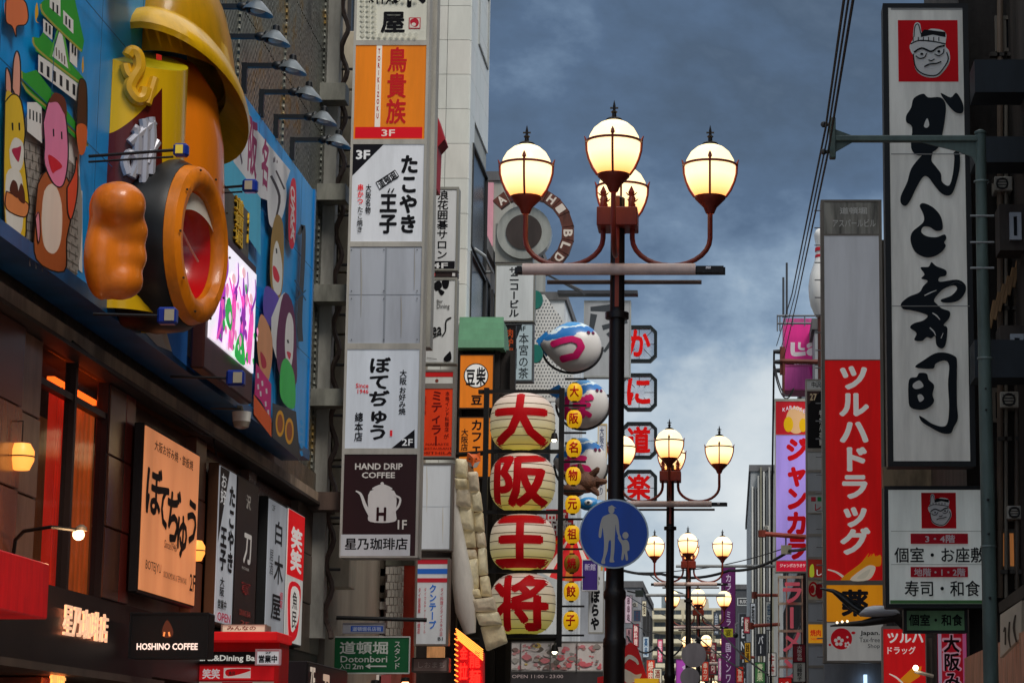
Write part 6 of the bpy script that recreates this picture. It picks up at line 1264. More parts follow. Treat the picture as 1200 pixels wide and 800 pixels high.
big = [('R', 1044, 6, 1132, 12, '#8f8f8c')] + face_logo(1053, 24, 1.0) + [
    ('B', [(120, 150), (130, 115), (165, 98), (185, 112), (230, 112), (250, 140), (246, 200), (232, 270), (212, 310), (150, 330), (120, 300), (124, 225), (103, 205), (102, 180)], INK, G1), ('B', [(180, 190), (188, 215), (178, 226), (168, 218)], GH, G1),
    ('B', [(230, 96), (268, 112), (290, 95), (314, 135), (314, 168), (290, 170), (262, 145)], INK, G1),
    ('B', [(205, 300), (196, 345), (212, 370), (232, 398), (236, 428), (262, 442), (276, 400), (282, 340), (280, 318), (300, 316), (303, 370), (290, 430), (275, 470), (256, 480), (232, 470), (206, 440), (185, 412), (165, 410), (140, 450), (118, 496), (100, 518), (82, 508), (82, 480), (105, 430), (120, 380), (150, 340), (190, 300)], INK, G1),
    ('B', [(152, 518), (168, 508), (205, 526), (232, 560), (238, 604), (214, 612), (190, 598), (166, 597), (158, 616), (180, 632), (215, 635), (245, 625), (252, 640), (244, 655), (250, 668), (235, 690), (205, 708), (170, 710), (135, 690), (118, 650), (125, 615), (165, 580), (166, 550)], INK, G1),
    ('B', [(155, 45), (185, 42), (196, 25), (215, 40), (250, 55), (250, 75), (226, 82), (228, 98), (290, 90), (320, 105), (325, 130), (308, 160), (280, 175), (240, 176), (232, 165), (270, 150), (292, 125), (280, 112), (242, 125), (216, 150), (206, 168), (215, 180), (235, 198), (265, 210), (262, 235), (242, 260), (256, 272), (250, 330), (235, 348), (215, 335), (210, 302), (195, 310), (178, 306), (160, 320), (132, 316), (140, 290), (116, 270), (130, 254), (165, 243), (182, 226), (160, 215), (120, 205), (90, 200), (82, 180), (110, 155), (150, 138), (165, 115), (182, 95), (158, 86), (170, 70)], INK, G2),
    ('S', [(170, 150, 3), (190, 140, 4), (215, 130, 2)], GH, G2), ('S', [(200, 215, 4), (215, 225, 5), (228, 240, 3)], GH, G2), ('S', [(190, 270, 4), (205, 285, 5), (212, 300, 2)], GH, G2), ('S', [(240, 290, 2), (232, 310, 3)], GH, G2), ('S', [(258, 118, 2), (285, 100, 3), (312, 108, 2)], '#3a3e42', G2),
    ('B', [(135, 418), (170, 390), (210, 366), (250, 364), (285, 378), (292, 400), (291, 480), (292, 560), (295, 610), (280, 642), (268, 665), (235, 665), (190, 642), (160, 622), (150, 600), (170, 610), (200, 630), (240, 640), (257, 622), (262, 560), (258, 480), (262, 412), (245, 393), (212, 405), (200, 424)], INK, G2),
    ('B', [(112, 465), (140, 455), (150, 440), (178, 442), (186, 465), (206, 486), (200, 520), (206, 545), (190, 566), (160, 578), (120, 570), (110, 540)], INK, G2), ('B', [(144, 524), (158, 520), (168, 536), (152, 548)], GH, G2), ('B', [(130, 478), (152, 468), (166, 490), (140, 500), (126, 492)], GH, G2),
    ('R', 1044, 181, 1135, 182.2, '#7c7c7a'), ('R', 1045, 358.8, 1136, 359.8, '#7c7c7a')]
board('sign_board', 'huge grey white vertical sushi sign with brushed black characters under a red head emblem', 1037.5, 4, 1139, 546, 30, .35, '#17191c', [(9, 540, GH, big, {'dirt': .16, 'lit': .06, 'plit': 0})], ym=275, fr=.07)  # unlit sign; its face emits a little to look brighter
board('sign_board', 'square menu sign with red head emblem and black kanji, green tinted toward its foot', 1037, 569, 1166, 712, 30.4, .3, '#17191c', [(573.5, 707, '#c0c6c2', face_logo(1080, 577, .58) + [('R', 1067, 625, 1134, 637, '#b01828'), ('T', '3・4階', 1084, 626.5, 1119, 635.8, '#dcc8cc', .04), ('T', '個室・お座敷', 1048, 641, 1154, 659, '#10161a', .02), ('R', 1067, 664, 1134, 676, '#b01828'), ('T', '地階・1・2階', 1071, 665.5, 1131, 675, '#dcc8cc', .04),
    ('T', '寿司・和食', 1060, 680, 1148, 698.5, '#10161a', .02), ('R', 1044, 622, 1158, 622.5, '#6a706c'), ('R', 1044, 661, 1158, 661.5, '#6a706c'), ('R', 1043, 703, 1160, 707, '#4d7a4a')], {'dirt': .12, 'lit': .1, 'plit': 0})], fr=.05)  # face emission stands in for daylight on this dim sign
board('sign_board', 'small dark green sign with blurred black kanji under the square menu sign', 1059, 712.5, 1134, 741, 30.6, .25, '#141816', [(715, 738, '#6a9a6c', [('T', '個室・和食', 1065, 719, 1128, 733, '#101a14', .045)], {'dirt': .2})], fr=.04)
# red drugstore stack
cut = [('S', [(970, 667, 1.6), (980, 670, 2.2), (990, 677, 3), (997, 683, 2)], '#d8ccc0'), ('B', [(985, 679), (1008, 660), (1014, 653), (1020, 652), (1024, 648), (1026, 652), (1032, 650), (1032, 662), (1024, 664), (1020, 672), (1008, 679)], '#f09a1c')] + \
    [('S', [(1014 + i * 3, 655 + i, 2.4), (1018 + i * 3, 648 + i * .8, .5)], '#f09a1c') for i in range(6)] + [('B', [(996, 679), (1014, 664), (1022, 662), (1026, 666), (1018, 679)], '#d8ccb8'), ('B', [(1004, 677), (1014, 669), (1020, 667), (1014, 677)], '#b9b2a0')]
RD = '#cc0a0a'
TSU = [('V', 'ツルハドラッグ', 984, 426, 1018, 650, '#dcdad6', .075)]
board('sign_stack', 'tall drugstore stack, red board of white katakana above an amber medicine square', 963.5, 234, 1036, 776, 45, .5, '#77716a', [
    (236.5, 274, '#9a9890', [('T', '道頓堀', 984, 243, 1016, 251, '#c4c4c0', .04), ('T', 'アスパールビル', 976, 257, 1026, 266, '#c4c4c0', .02)], {'scale': 5, 'dirt': .35}), (276, 421, '#d8dce4', [], {'dirt': .08, 'lit': .06}),  # the blank panel is unlit, raised by faint emission
    (422, 679.5, RD, TSU + cut, {'lit': .14}), (685, 728, '#f29a10', [('T', '薬', 986, 690, 1018, 722, K, .065)], {'lit': .25}), (729, 773.5, '#bdbcb8', [('C', 986, 748, 12.5, 12.5, '#b01420'), ('C', 1000, 741, 2.5, 1.6, '#b01420'), ('C', 972.5, 755, 1.6, 1.4, '#b01420')] +
        [('C', 983 + math.cos(a) * 3.8, 751 + math.sin(a) * 3.8, 2.1, 2.1, '#e0d8d4') for a in [i * 1.2566 - 1.57 for i in range(5)]] + [('C', 993 + math.cos(a) * 2.4, 755 + math.sin(a) * 2.4, 1.4, 1.4, '#e0d8d4') for a in [i * 1.2566 for i in range(5)]] + [('C', 993, 746, 1.3, 1.3, '#e0d8d4'), ('T', 'Japan.', 1008, 738.5, 1031, 745, '#1c1c1e', .04), ('T', 'Tax-free', 1007, 746.5, 1031, 752, '#3c3c3e', .0), ('T', 'Shop', 1017, 754, 1031, 760, '#3c3c3e', .0)], {'lit': .1})], ym=500, fr=.06)
q = MB(); x_ = P(963.5, 500, 45).x
for i in range(26): z = 3.6 + i * .34; q.tube([(x_ - .002, 45.1, z), (x_ - .12, 45.1, z)], .012, steel(), 5)
o = q.build('ladder'); tag(o, 'row of small steel climbing rungs up the edge of the drugstore stack', 'ladder')
q = MB(); A, B = P(1036, 560, 45.3), P(1046, 281, 45.3); q.box((A.x + .002, 45.3, A.z), (B.x, 45.9, B.z), mat('#5f584c', .6, .3)); tag(q.build('steel_post'), 'brown steel post between the drugstore stack and the sushi sign', 'post')
# slim multi tenant stack left of it
board('sign_stack', 'slim stack of tenant boards, many blank, left of the drugstore stack', 945, 444, 966, 812, 50, .35, '#8b8680', [
    (445, 456, '#a0a4a6', [('T', '中沢', 951, 447, 962, 454, '#333', .02)]), (458, 525, '#3a2422', [('P', [(947, 474), (962, 458), (962, 525), (947, 525)], '#131214'), ('T', '27', 949, 461, 957, 469, '#c0b090', .03), ('V', '牛たん本舗', 960, 480, 963.5, 522, '#c8c8c4', .02)]), (529, 550, '#a4a8ac', []), (553, 575, '#9aa0a8', []), (579, 600, '#adb2b4', [('R', 950.5, 582, 956, 587, '#a83040'), ('R', 958, 582, 962.5, 587, '#2a8048'), ('T', 'レ', 955, 590, 962, 598, '#b02038', .02)]),
    (602, 625, '#969ba2', []), (628, 652, '#9ca1a8', []), (655, 676, '#7a1c10', [('B', [(949, 664), (953, 661), (954, 674), (949, 675)], '#a8b030'), ('T', 'し', 957, 667, 963, 674, '#ddd', .03)], {'lit': .2}), (679, 702, '#b0a48c', [('C', 953, 690, 5.5, 9, '#b0141c'), ('C', 953, 690, 3.6, 6.5, '#d0c0a8'), ('C', 952, 690, 2.6, 5, '#b0141c'), ('C', 960.5, 692, 5, 9, '#8a141c')]), (706, 728, '#969ca4', []), (731, 753, '#e09a1c', [('T', '焼肉', 949.5, 737, 962, 745, '#b02414', .05), ('T', 'YAKINIKU', 950, 747, 963, 749.5, '#b02414', .0)], {'lit': .25}), (756, 779, '#9aa0aa', []), (782, 811, '#8f959e', [])], fr=.03)
# lilac karaoke sign
board('sign_board', 'lilac karaoke sign with big red katakana under a red cartoon header', 908, 467, 948, 670, 62, .4, '#a2a59c', [
    (470, 509, '#b01420', [('C', 933, 492, 12, 16, '#dcb080'), ('C', 924, 497, 5.5, 9, '#e8b818'), ('C', 941, 498, 4.5, 8, '#e8b818')] + [('T', g_, 917 + i * 4.0, 477 - math.sin(.5 + i * .42) * 5 + 3, 920.3 + i * 4.0, 481.5 - math.sin(.5 + i * .42) * 5 + 3, '#e8d8e8', .04) for i, g_ in enumerate('KARAOKE')], {'lit': .15}),
    (509.5, 656, '#b49cf4', [('V', 'ジャンカラ', 921, 512, 946, 656, '#c00c18', .1)], {'lit': .3, 'plit': .05}), (657, 669, '#b81430', [('T', 'ジャンボカラオケ', 914, 660, 944, 664.5, '#e8d8d8', .03)], {'lit': .3})], fr=.03)
# magenta rooftop boards
MGT = '#c42a7c'
board('sign_board', 'magenta rooftop billboard with white letters behind the drugstore stack', 918, 373, 1000, 424, 66, 1.2, '#b04a80', [(379, 422, MGT, [('S', [(929, 401, 5), (929, 412, 5), (931.5, 415, 5), (944, 414, 4.5)], '#ddd2d8'), ('S', [(937, 401, 3), (937, 408, 3), (943, 409, 3)], '#ddd2d8'), ('T', 'a', 945, 401, 962, 417, '#ddd2d8', .07)], {'lit': .06})], fr=.04)
board('sign_board', 'lower magenta billboard with faded streaks', 918, 427, 1000, 457, 66, 1.2, '#a04074', [(429, 455.5, '#b84a94', [('T', 'Japan', 930, 424, 949, 429, '#c8b8c8', .02), ('P', [(948, 430), (962, 430), (962, 446), (950, 440)], '#b42a80')], {'dirt': .25})], fr=.04)
q = MB()
for a, b in (((911, 370), (960, 370)), ((911, 379), (960, 379))): q.tube([P(*a, 65.5), P(*b, 65.5)], .03, mat('#60646a', .5, .1), 5)
for x in (911, 914, 920, 929, 943, 958): q.tube([P(x, 369, 65.5), P(x, 382 if x > 915 else 388, 65.5)], .02, mat('#60646a', .5, .1), 5)
tag(q.build('rooftop_railing'), 'thin steel railing on top of the magenta billboard', 'railing')
# bowling pin
c = P(965, 372, 60); s = 60 / 2850
pin = thing('bowling_pin', 'giant white bowling pin with two red neck rings behind the drugstore stack', 'sculpture', tuple(c))
wp = mat('#d4d4d2', .3, .08, coat=.4); rpn = mat('#b81828', .35, .05)
pf = [(.01, 0), (10, 1), (15.5, 14), (17.5, 26), (18, 38), (16, 52), (11.5, 66), (9.6, 73), (9.2, 76), (9.0, 83), (8.8, 87), (9, 91), (10.5, 98), (10.8, 102), (9, 107), (5, 110), (.01, 111)]
q = MB(); q.lathe([(r * s, z * s) for r, z in pf], c, wp, 28); q.build('pin_body', pin, True)
for z0, z1 in ((73, 76.5), (81, 85.5)): q = MB(); q.lathe([(9.9 * s, z0 * s), (9.7 * s, z1 * s)], c, rpn, 24); q.build('neck_ring', pin, True)
q = MB(); q.tube([c, c - Vector((0, 0, 4.5))], .15, mat('#5a2c22', .6, .2), 8); q.build('mount', pin)
# neon kana tower (pink letters on a cream ladder frame)
kt = thing('kana_tower_sign', 'cream ladder frame carrying pink three dimensional katakana beneath the lilac sign', 'sign', tuple(P(925, 812, 58)))
crf = mat('#c4b8a0', .5, .2)
for x in (912, 921.5, 940): A, B = P(x, 812, 58), P(x + 1.2, 674, 58); q = MB(); q.box((A.x, 58, A.z), (A.x + .03, 58.06, B.z), crf); q.build('upright', kt)
for y in (676, 707, 739, 771, 781, 803): A, B = P(912, y, 58), P(941, y, 58); q = MB(); q.box((A.x, 57.93, A.z - .03), (B.x, 57.99, A.z + .03), crf); q.build('rung', kt)
f2 = Face((0, 57.9, 0), (1, 0, 0), (0, 0, 1), 1, 1); pkm = ('#d86070', .12)
for (a, b, c_, d, g_) in ((914, 679, 942, 708, 'ラ'), (914, 709, 942, 738, 'ー'), (915, 738, 942, 765, 'メ'), (915, 768, 942, 800, 'ン')):
    print_on(f2, [('V', g_, a, b, c_, d, pkm, .045)], 'letter', kt, thick=.12)
A, B = P(939, 812, 58.3), P(945, 672, 58.3); q = MB(); q.box((A.x, 58.2, A.z), (B.x, 58.5, B.z), mat('#1a1618', .6, .2)); q.build('side_panel', kt)
board('sign_board', 'small maroon and white vertical sign with blurred characters', 929, 754, 944, 799, 56, .15, '#3a1c20', [(755, 775, '#7a1020', [('V', '大阪名物', 934, 756, 940, 774, '#d8ccc8', .03)]), (776, 798, '#b8b8b2', [('V', '拉麺餃子', 934, 777, 940, 797, '#333', .03)])], fr=.012)
board('sign_board', 'small red sign with a white mark at the foot of the cream ladder frame', 912, 793, 928, 812, 55, .15, '#8a1414', [(794, 811, '#c41818', [('T', 'ぱ', 915, 798, 924, 808, '#ddd', .02)], {'lit': .15})], fr=.015)
# purple karaoke banner and farther boards
board('banner', 'purple vertical karaoke banner hanging beside the lamp globes', 845, 662, 862, 812, 92, .1, '#5c1c4c', [(664, 811, '#5c2058', [('V', 'カラオケ', 850, 672, 857.5, 712, '#c4b4c8', .03), ('V', 'ミラ', 850.5, 715, 857, 733, '#c4b4c8', .02), ('R', 848, 736, 859, 746, '#a8a02c'), ('T', '宴', 850, 737, 857, 745, '#403010', .02), ('V', '国シンワ', 850, 752, 857, 800, '#c4b4c8', .03)], {'lit': .12})], fr=.02, cat='banner')
board('sign_board', 'white framed black board reading BUSO far along the right row', 864, 700, 878, 709, 148, .3, '#b8bcbc', [(701, 708, '#23262a', [('T', 'BUSO', 867, 702.5, 876, 706.5, '#c0c0c0', .03)])], fr=.06)
board('sign_board', 'black vertical board with pale letters on the dark far building', 865, 718, 876, 812, 147, .3, '#50545a', [(719, 811, '#202226', [('V', 'PENTSU', 867, 720, 874.5, 806, '#b0b4b8', .03)])], fr=.08)
board('sign_board', 'magenta board between the grey sign backs and the lamp posts', 792, 772, 805, 812, 75, .2, '#a04a98', [(773, 811, '#b04ab0', [('P', [(799, 781), (804, 778), (804, 788)], '#c8a8c8')], {'lit': .2})], fr=.02)
board('sign_board', 'small red sign beside the lilac karaoke sign', 911, 657, 912, 668, 61, .2, '#b01828', [(657.5, 667.5, '#b81430', [])], fr=.002) if False else None
# red drug store side board, Osaka nomi banner
board('sign_board', 'second red drugstore board with white katakana under the green sign', 1034, 733, 1086, 812, 40, .3, '#9a8c84', [(736.5, 811, '#bd1216', [('T', 'ツルハ', 1040, 741, 1082, 753, '#dcd6d2', .06), ('T', 'ドラッグ', 1040, 757, 1073, 766, '#d0c8c4', .03), ('P', [(1052, 798), (1068, 783), (1080, 780), (1078, 792), (1066, 800)], '#d8861c'), ('S', [(1042, 789, 1.2), (1050, 793, 2), (1058, 800, 2)], '#d8ccc0')], {'lit': .25})], fr=.02)
board('banner', 'crimson vertical banner with outlined black characters for Osaka', 1098, 738, 1134, 812, 33, .08, '#241038', [(739, 811, '#a81226', [('R', 1100, 739, 1103, 811, '#b09ab0'), ('R', 1129, 739, 1132, 811, '#b85a88'), ('V', '大阪みや', 1105, 741, 1126, 830, '#c090a0', .11), ('V', '大阪みや', 1106.5, 743, 1124.5, 829, '#160a0c', .05)], {'lit': .15})], fr=.01, cat='banner')
t = thing('spotlight', 'small glowing spotlight before the second red drugstore board', 'lamp', tuple(P(1073, 784, 36)))
q = MB(); q.sphere(P(1073, 782, 36), .04, mat('#ffffff', .4, 0, emit=6, ecol='#fff0d8'), 10, 6); q.build('bulb', t, True); q = MB(); q.tube([P(1072, 786, 36.1), P(1094, 792, 36.1)], .03, mat('#b8ac9c', .4, .1), 6); q.build('arm', t)
q = MB(); A, B = P(1085, 812, 40.3), P(1092, 747, 40.3); q.box((A.x + .01, 40.3, A.z), (B.x, 40.6, B.z), mat('#8a7c70', .5, .3)); tag(q.build('door_post'), 'beige post right of the second red drugstore board', 'post')
# side wall of drugstore entrance lights
q = MB(); A, B = P(1003, 812, 47), P(1036, 777, 47); q.box((P(966, 790, 47).x, 47, A.z), (B.x, 47.2, B.z), mat('#7c828c', .5, .25)); q.box((P(1012, 790, 46.9).x, 46.85, A.z), (P(1016, 790, 46.9).x, 46.95, P(1012, 790, 46.9).z), mat('#bfe0ff', .4, 0, emit=1.3)); tag(q.build('shop_shutter'), 'grey blue shutter wall with a thin cool light under the drugstore stack', 'wall')
# tilted white menu banner
q = MB(); pts = [P(1172, 720, 24), P(1197, 703, 24), P(1197, 745, 24), P(1172, 770, 24)]; q.prism(pts, (.04, .03, 0), mat('#b8a894', .6, .2)); o = q.build('hanging_banner'); tag(o, 'cream hanging banner with faint brushed kana above the corrugated fence', 'banner')
f2 = Face(pts[0] + Vector((0, -.005, 0)), (1, 0, 0), (0, 0, 1), 1, 1); print_on(f2, [('S', [(1176, 740, 1.5), (1178, 735, 2), (1178, 755, 2)], '#4a4038'), ('S', [(1183, 728, 2), (1182, 745, 2.5), (1184, 758, 1.5)], '#4a4038'), ('S', [(1190, 720, 2), (1188, 735, 3), (1191, 752, 2)], '#4a4038')], 'lettering', o)
q = MB(); q.prism([P(1170, 706, 24.3), P(1200, 684, 24.3), P(1200, 700, 24.3), P(1171, 718, 24.3)], (.2, .8, 0), mat('#4a4036', .6, .3)); tag(q.build('awning'), 'dull brown awning edge above the cream banner', 'awning')
# corrugated fence
XF = 2.9; fz = 1.6 + .4456 * XF; fe = thing('corrugated_fence', 'shiny corrugated metal fence catching warm light at the lower right corner', 'fence', (XF, 26, 0))
fm_ = mat('#e0b090', .28, .2, metal=.35, scale=5)  # warm base colour stands in for light caught by the ribs
for i in range(46):
    y = 22.0 + i * .165; pts = []
    q = MB(); n = 6
    vs = [Vector((XF - .045 * math.sin(math.pi * k / n), y + .155 * k / n, z)) for z in (0.02, fz) for k in range(n + 1)]; vs += [Vector((XF + .012, y, z)) for z in (0.02, fz)] + [Vector((XF + .012, y + .155, z)) for z in (0.02, fz)]
    F = [(k, k + 1, n + 2 + k, n + 1 + k) for k in range(n)]; q.add(vs, F + [(2 * n + 2, 2 * n + 4, 2 * n + 5, 2 * n + 3)], fm_); q.build('fence_rib', fe, True)
q = MB(); q.box((XF + .02, 22, fz - .08), (XF + .06, 29.8, fz - .02), steel('#8a8078')); q.build('rail', fe)
# green grey utility pole with bracket
up = thing('utility_pole', 'grey green steel pole with a horizontal wire bracket in front of the sushi sign', 'pole', (P(1160, 760, 22).x, 22, 0))
gp = mat('#4c5c58', .5, .25, scale=6); pb, pt_ = P(1161, 780, 22), P(1149, 157, 22)
q = MB(); q.tube([(pb.x + .0, 22, 0), pb, P(1157, 560, 22), P(1151, 300, 22), pt_], [.075, .07, .066, .056, .05], gp, 16); q.build('shaft', up, True)
q = MB(); q.lathe([(.058, 0), (.058, .02), (.02, .04), (.001, .045)], pt_, gp, 16); q.build('cap', up, True)
zb_ = P(1060, 163, 22).z; xa_, xb_ = P(974, 163, 22).x, P(1146, 163, 22).x
q = MB(); q.box((xa_, 21.96, zb_ - .028), (xb_, 22.04, zb_ + .028), gp, .008); q.build('bracket_beam', up)
q = MB(); q.prism([(P(1078, 168, 22).x, 21.99, zb_ - .03), (xb_, 21.99, zb_ - .03), (xb_, 21.99, P(1140, 200, 22).z), (P(1139, 185, 22).x, 21.99, P(1140, 184, 22).z), (P(1120, 177, 22).x, 21.99, P(1120, 177, 22).z)], (0, .02, 0), gp); q.build('gusset', up)
q = MB(); A, B = P(972, 186, 22), P(979, 139, 22); q.box((A.x, 21.95, A.z), (B.x, 22.05, B.z), gp, .006); q.prism([(B.x, 21.99, P(979, 152, 22).z), (B.x, 21.99, zb_ + .027), (P(1000, 157, 22).x, 21.99, zb_ + .027)], (0, .02, 0), gp); q.prism([(B.x, 21.99, P(979, 178, 22).z), (B.x, 21.99, zb_ - .027), (P(1000, 168, 22).x, 21.99, zb_ - .027)], (0, .02, 0), gp); q.build('end_plate', up)
for y in (146, 178): q = MB(); c = P(964, y, 22); q.tube([c, P(972, y, 22)], .018, mat('#2a2c30', .4, .1), 6); q.sphere(c + Vector((.01, 0, 0)), .03, mat('#2a2c30', .4, .1), 8, 6); q.build('insulator', up)
for y in (253, 284, 314): q = MB(); c = P(1137, y, 21.95); q.tube([P(1137, y, 21.95), P(1165, y, 21.95)], .01, steel('#8a8e90'), 5); q.build('step_bolt', up)
for y in (213, 420, 640): q = MB(); c = P(1149 + (y - 157) * .0195, y, 22); q.lathe([(.072, -.008), (.074, 0), (.072, .008)], c, steel('#6a7876'), 14); q.build('band', up)
for y, r in ((480, .012), (585, .014), (625, .012), (700, .014), (455, .01)): q = MB(); q.sphere(P(1152 + (y - 300) * .02, y, 21.92), r, mat('#1c2022', .6, 0), 8, 5); q.build('bolt_hole', up)
# power lines
for i, lb_ in enumerate(('left of the three steep power lines crossing the upper sky', 'middle of the three steep power lines', 'right of the three steep power lines')):
    o = i * 6
    wire([P(1006 + o * 1.1 , -120, 13), P(968.5 + o * .25 - 1, 150 + 14 * i, 22), P(928 + o * .6, 345, 44), P(910 + o * .8, 405 + i * 5, 64)], .011 if i != 1 else .009, 'power_line', lb_, 'steep power lines above the right row', sag=.0)
br_ = thing('line_bracket', 'rusty bracket with insulators holding the power lines by the magenta billboard', 'bracket', tuple(P(916, 425, 64)))
rs = mat('#5e2c22', .6, .3)
q = MB(); A, B = P(914, 438, 64), P(920, 406, 64); q.box((A.x, 64, A.z), (B.x, 64.2, B.z), rs); q.tube([P(914, 423, 64), P(960, 424, 64)], .07, rs, 6); q.tube([P(918, 424, 64), P(918, 462, 64)], .04, rs, 6); q.build('bracket_beam', br_)
for y in (412, 424, 434): q = MB(); q.tube([P(906, y, 64), P(914, y, 64)], [.05, .07], mat('#25282c', .4, .1), 6); q.build('insulator', br_)
wire([P(907, 412, 64), P(905, 560, 66), P(902, 900, 68)], .03, 'drop_cable', 'dark vertical drop cable left of the lilac sign')
for i in range(2): wire([P(907, 424 + 8 * i, 64), P(930, 455, 62)], .02, 'drop_cable', ['upper', 'lower'][i] + ' slack cable loop below the rusty line bracket', sag=.5)
for x, y0, y1 in ((922, 308, 372), (918, 325, 372)): q = MB(); q.tube([P(x, y0, 66), P(x, y1, 66)], .035, mat('#3a3e44', .5, .1), 6); tag(q.build('rooftop_mast'), ('taller' if x == 922 else 'shorter') + ' thin mast above the magenta billboard', 'mast')
# red brackets on far right row, cross street rods
for i, (xa, ya, xb, yb, Y_) in enumerate(((893, 625, 946, 629, 60), (884, 697, 912, 697, 90), (880, 733, 914, 731, 80), (870, 768, 884, 770, 100))):
    q = MB(); q.tube([P(xa, ya, Y_), P(xb, yb, Y_)], .06, mat('#9a4434', .6, .3), 8); q.tube([P(xa, ya - 4, Y_), P(xa, ya + 4, Y_)], .1, mat('#7a3428', .6, .3), 8); tag(q.build('rust_red_arm'), 'rust red horizontal arm ' + ['across the lilac karaoke sign', 'reaching from the slim grey office building', 'below the white board signs', 'lowest, at the bottom edge beside the purple banner'][i], 'bracket', 'rust red arms on the right row')
q = MB(); c = P(921, 644, 60); q.box(c + Vector((-.12, 0, -.1)), c + Vector((.14, .15, .12)), mat('#9c9a88', .5, .2)); q.tube([c + Vector((0, .05, .1)), c + Vector((0, .05, .38))], .02, steel(), 5); tag(q.build('junction_unit'), 'small cream cable unit hanging before the lilac karaoke sign', 'equipment')
# cables crossing the street
wire([P(700, 655, 70), P(775, 672, 66), P(855, 668, 64), P(925, 645, 60), P(1000, 612, 50)], .04, 'street_cable', 'thick black cable crossing the street in front of the lamp globes', sag=.15)
wire([P(700, 665, 72), P(800, 668, 68), P(925, 640, 60)], .015, 'street_cable', 'thin cable crossing the street just above the thick one', sag=.1)
wire([P(735, 697, 100), P(800, 728, 80), P(870, 785, 60)], .02, 'street_cable', 'thin cable slanting down to the right across the apartment tower', sag=.1)
wire([P(735, 725, 100), P(790, 744, 95), P(850, 765, 90)], .02, 'street_cable', 'lower thin cable before the apartment tower', sag=.2)
wire([P(760, 672, 90), P(800, 695, 80), P(845, 740, 70), P(900, 790, 60)], .025, 'street_cable', 'middle cable slanting between the third lamp globes', sag=.1)
wire([P(735, 745, 90), P(770, 757, 88), P(800, 755, 86)], .035, 'street_cable', 'loose hanging cable left of the second lamp post', sag=.4)
wire([P(634, 318, 58), P(685, 345, 78)], .03, 'street_cable', 'short cable from the round emblem to the rooftop canopy')
for i, (x, y, x1, lb_) in enumerate(((792, 663, 925, 'upper thin grey rod behind the third lamp'), (757, 697, 850, 'thin grey crossbar rod under the second lamp arms'))):
    q = MB(); q.tube([P(x, y, 63), P(x1, y, 63)], .045, mat('#8f9496', .4, .2), 6); tag(q.build('cross_rod'), lb_, 'rod')
q = MB(); q.tube([P(663, 600 + 54, 42), P(690, 654, 42)], .02, bkm, 5)
# tilted loudspeaker pole
c = P(749, 695, 80); t = thing('street_camera', 'small dark boxy camera on a rod right of the nearest lamp post', 'camera', tuple(c)); q = MB(); q.box(c - Vector((.12, .2, .1)), c + Vector((.14, .2, .1)), mat('#1c2422', .5, .1)); q.tube([c, P(735, 692, 80)], .03, bkm, 5); q.build('housing', t)
c = P(862, 744, 88); t = thing('street_camera', 'round dark dome camera beside the purple banner', 'camera', tuple(c)); q = MB(); q.sphere(c, .1, mat('#1c1c20', .4, .1), 12, 8); q.build('housing', t, True)
q = MB(); q.tube([c + Vector((0, 0, .1)), c + Vector((0, 0, .4)), c + Vector((.1, 0, .45))], .03, steel('#a0a0a0'), 6); q.build('arm', t)
# swan necked decorative lamp arm before the amber square
sw = thing('swan_neck_light', 'white capped light on a dark swan neck arm before the amber medicine square', 'lamp', tuple(P(1020, 730, 34)))
q = MB(); q.tube([P(961, 689, 34), P(976, 692, 34), P(988, 700, 34), P(1000, 710, 34), P(1012, 717, 34)], [.012, .03, .06, .07, .075], mat('#16181a', .3, .1, coat=.5), 10); q.build('neck', sw, True)
q = MB(); c = P(1030, 716, 34); q.sphere(c, (.30, .16, .085), mat('#b4b6ba', .3, .1, coat=.4), 20, 10)
for v in q.v: v.z -= max(0, abs(v.x - c.x) - .1) ** 1.2 * .22
q.build('cap', sw, True)
q = MB(); q.tube([P(973, 733, 34), P(990, 731, 34), P(1010, 730, 34), P(1030, 726, 34), P(1050, 722, 34), P(1062, 735, 34)], [.012, .03, .045, .07, .09, .06], mat('#241c18', .4, .2), 10); q.build('lower_body', sw, True)
for x, y in ((981, 729), (987, 728), (993, 727.5)): q = MB(); q.sphere(P(x, y, 33.9), .018, mat('#ffe8c0', .3, 0, emit=2), 8, 5); q.build('bead', sw, True)
# hot bulbs between far signs on the left
for i, (x, y) in enumerate(((751, 720), (751, 740), (750, 761))):
    c = P(x, y, 120); t = thing('string_bulb', ['highest', 'middle', 'lowest'][i] + ' warm bulb hanging on the far grey block', 'lamp', tuple(c), 'warm bulbs on the far grey block')
    q = MB(); q.sphere(c, .13, mat('#ffffff', .4, 0, emit=3, ecol='#ffc890'), 10, 6); q.build('bulb', t, True); q = MB(); q.tube([c, c + Vector((0, 0, .7))], .02, bkm, 4); q.build('cord', t)
for i, (x0, y0, x1, y1, c_, g_, lb_) in enumerate(((732, 697, 741, 730, '#c0a8b4', '串', 'pale pink far vertical sign right of the lamp post'), (733, 735, 741, 762, '#c09498', '寿', 'rose far vertical sign below the pale pink one'), (742, 714, 751, 728, '#2a3a50', 'ホ', 'dark blue small far sign by the warm bulbs'))):
    board('sign_board', lb_, x0, y0, x1, y1, 108 - i, .3, '#6a6468', [(y0 + 1, y1 - 1, c_, [('V', g_ * 3, x0 + 2.5, y0 + 2, x1 - 2.5, y1 - 2, '#5a3a48', .03)])], fr=.03)

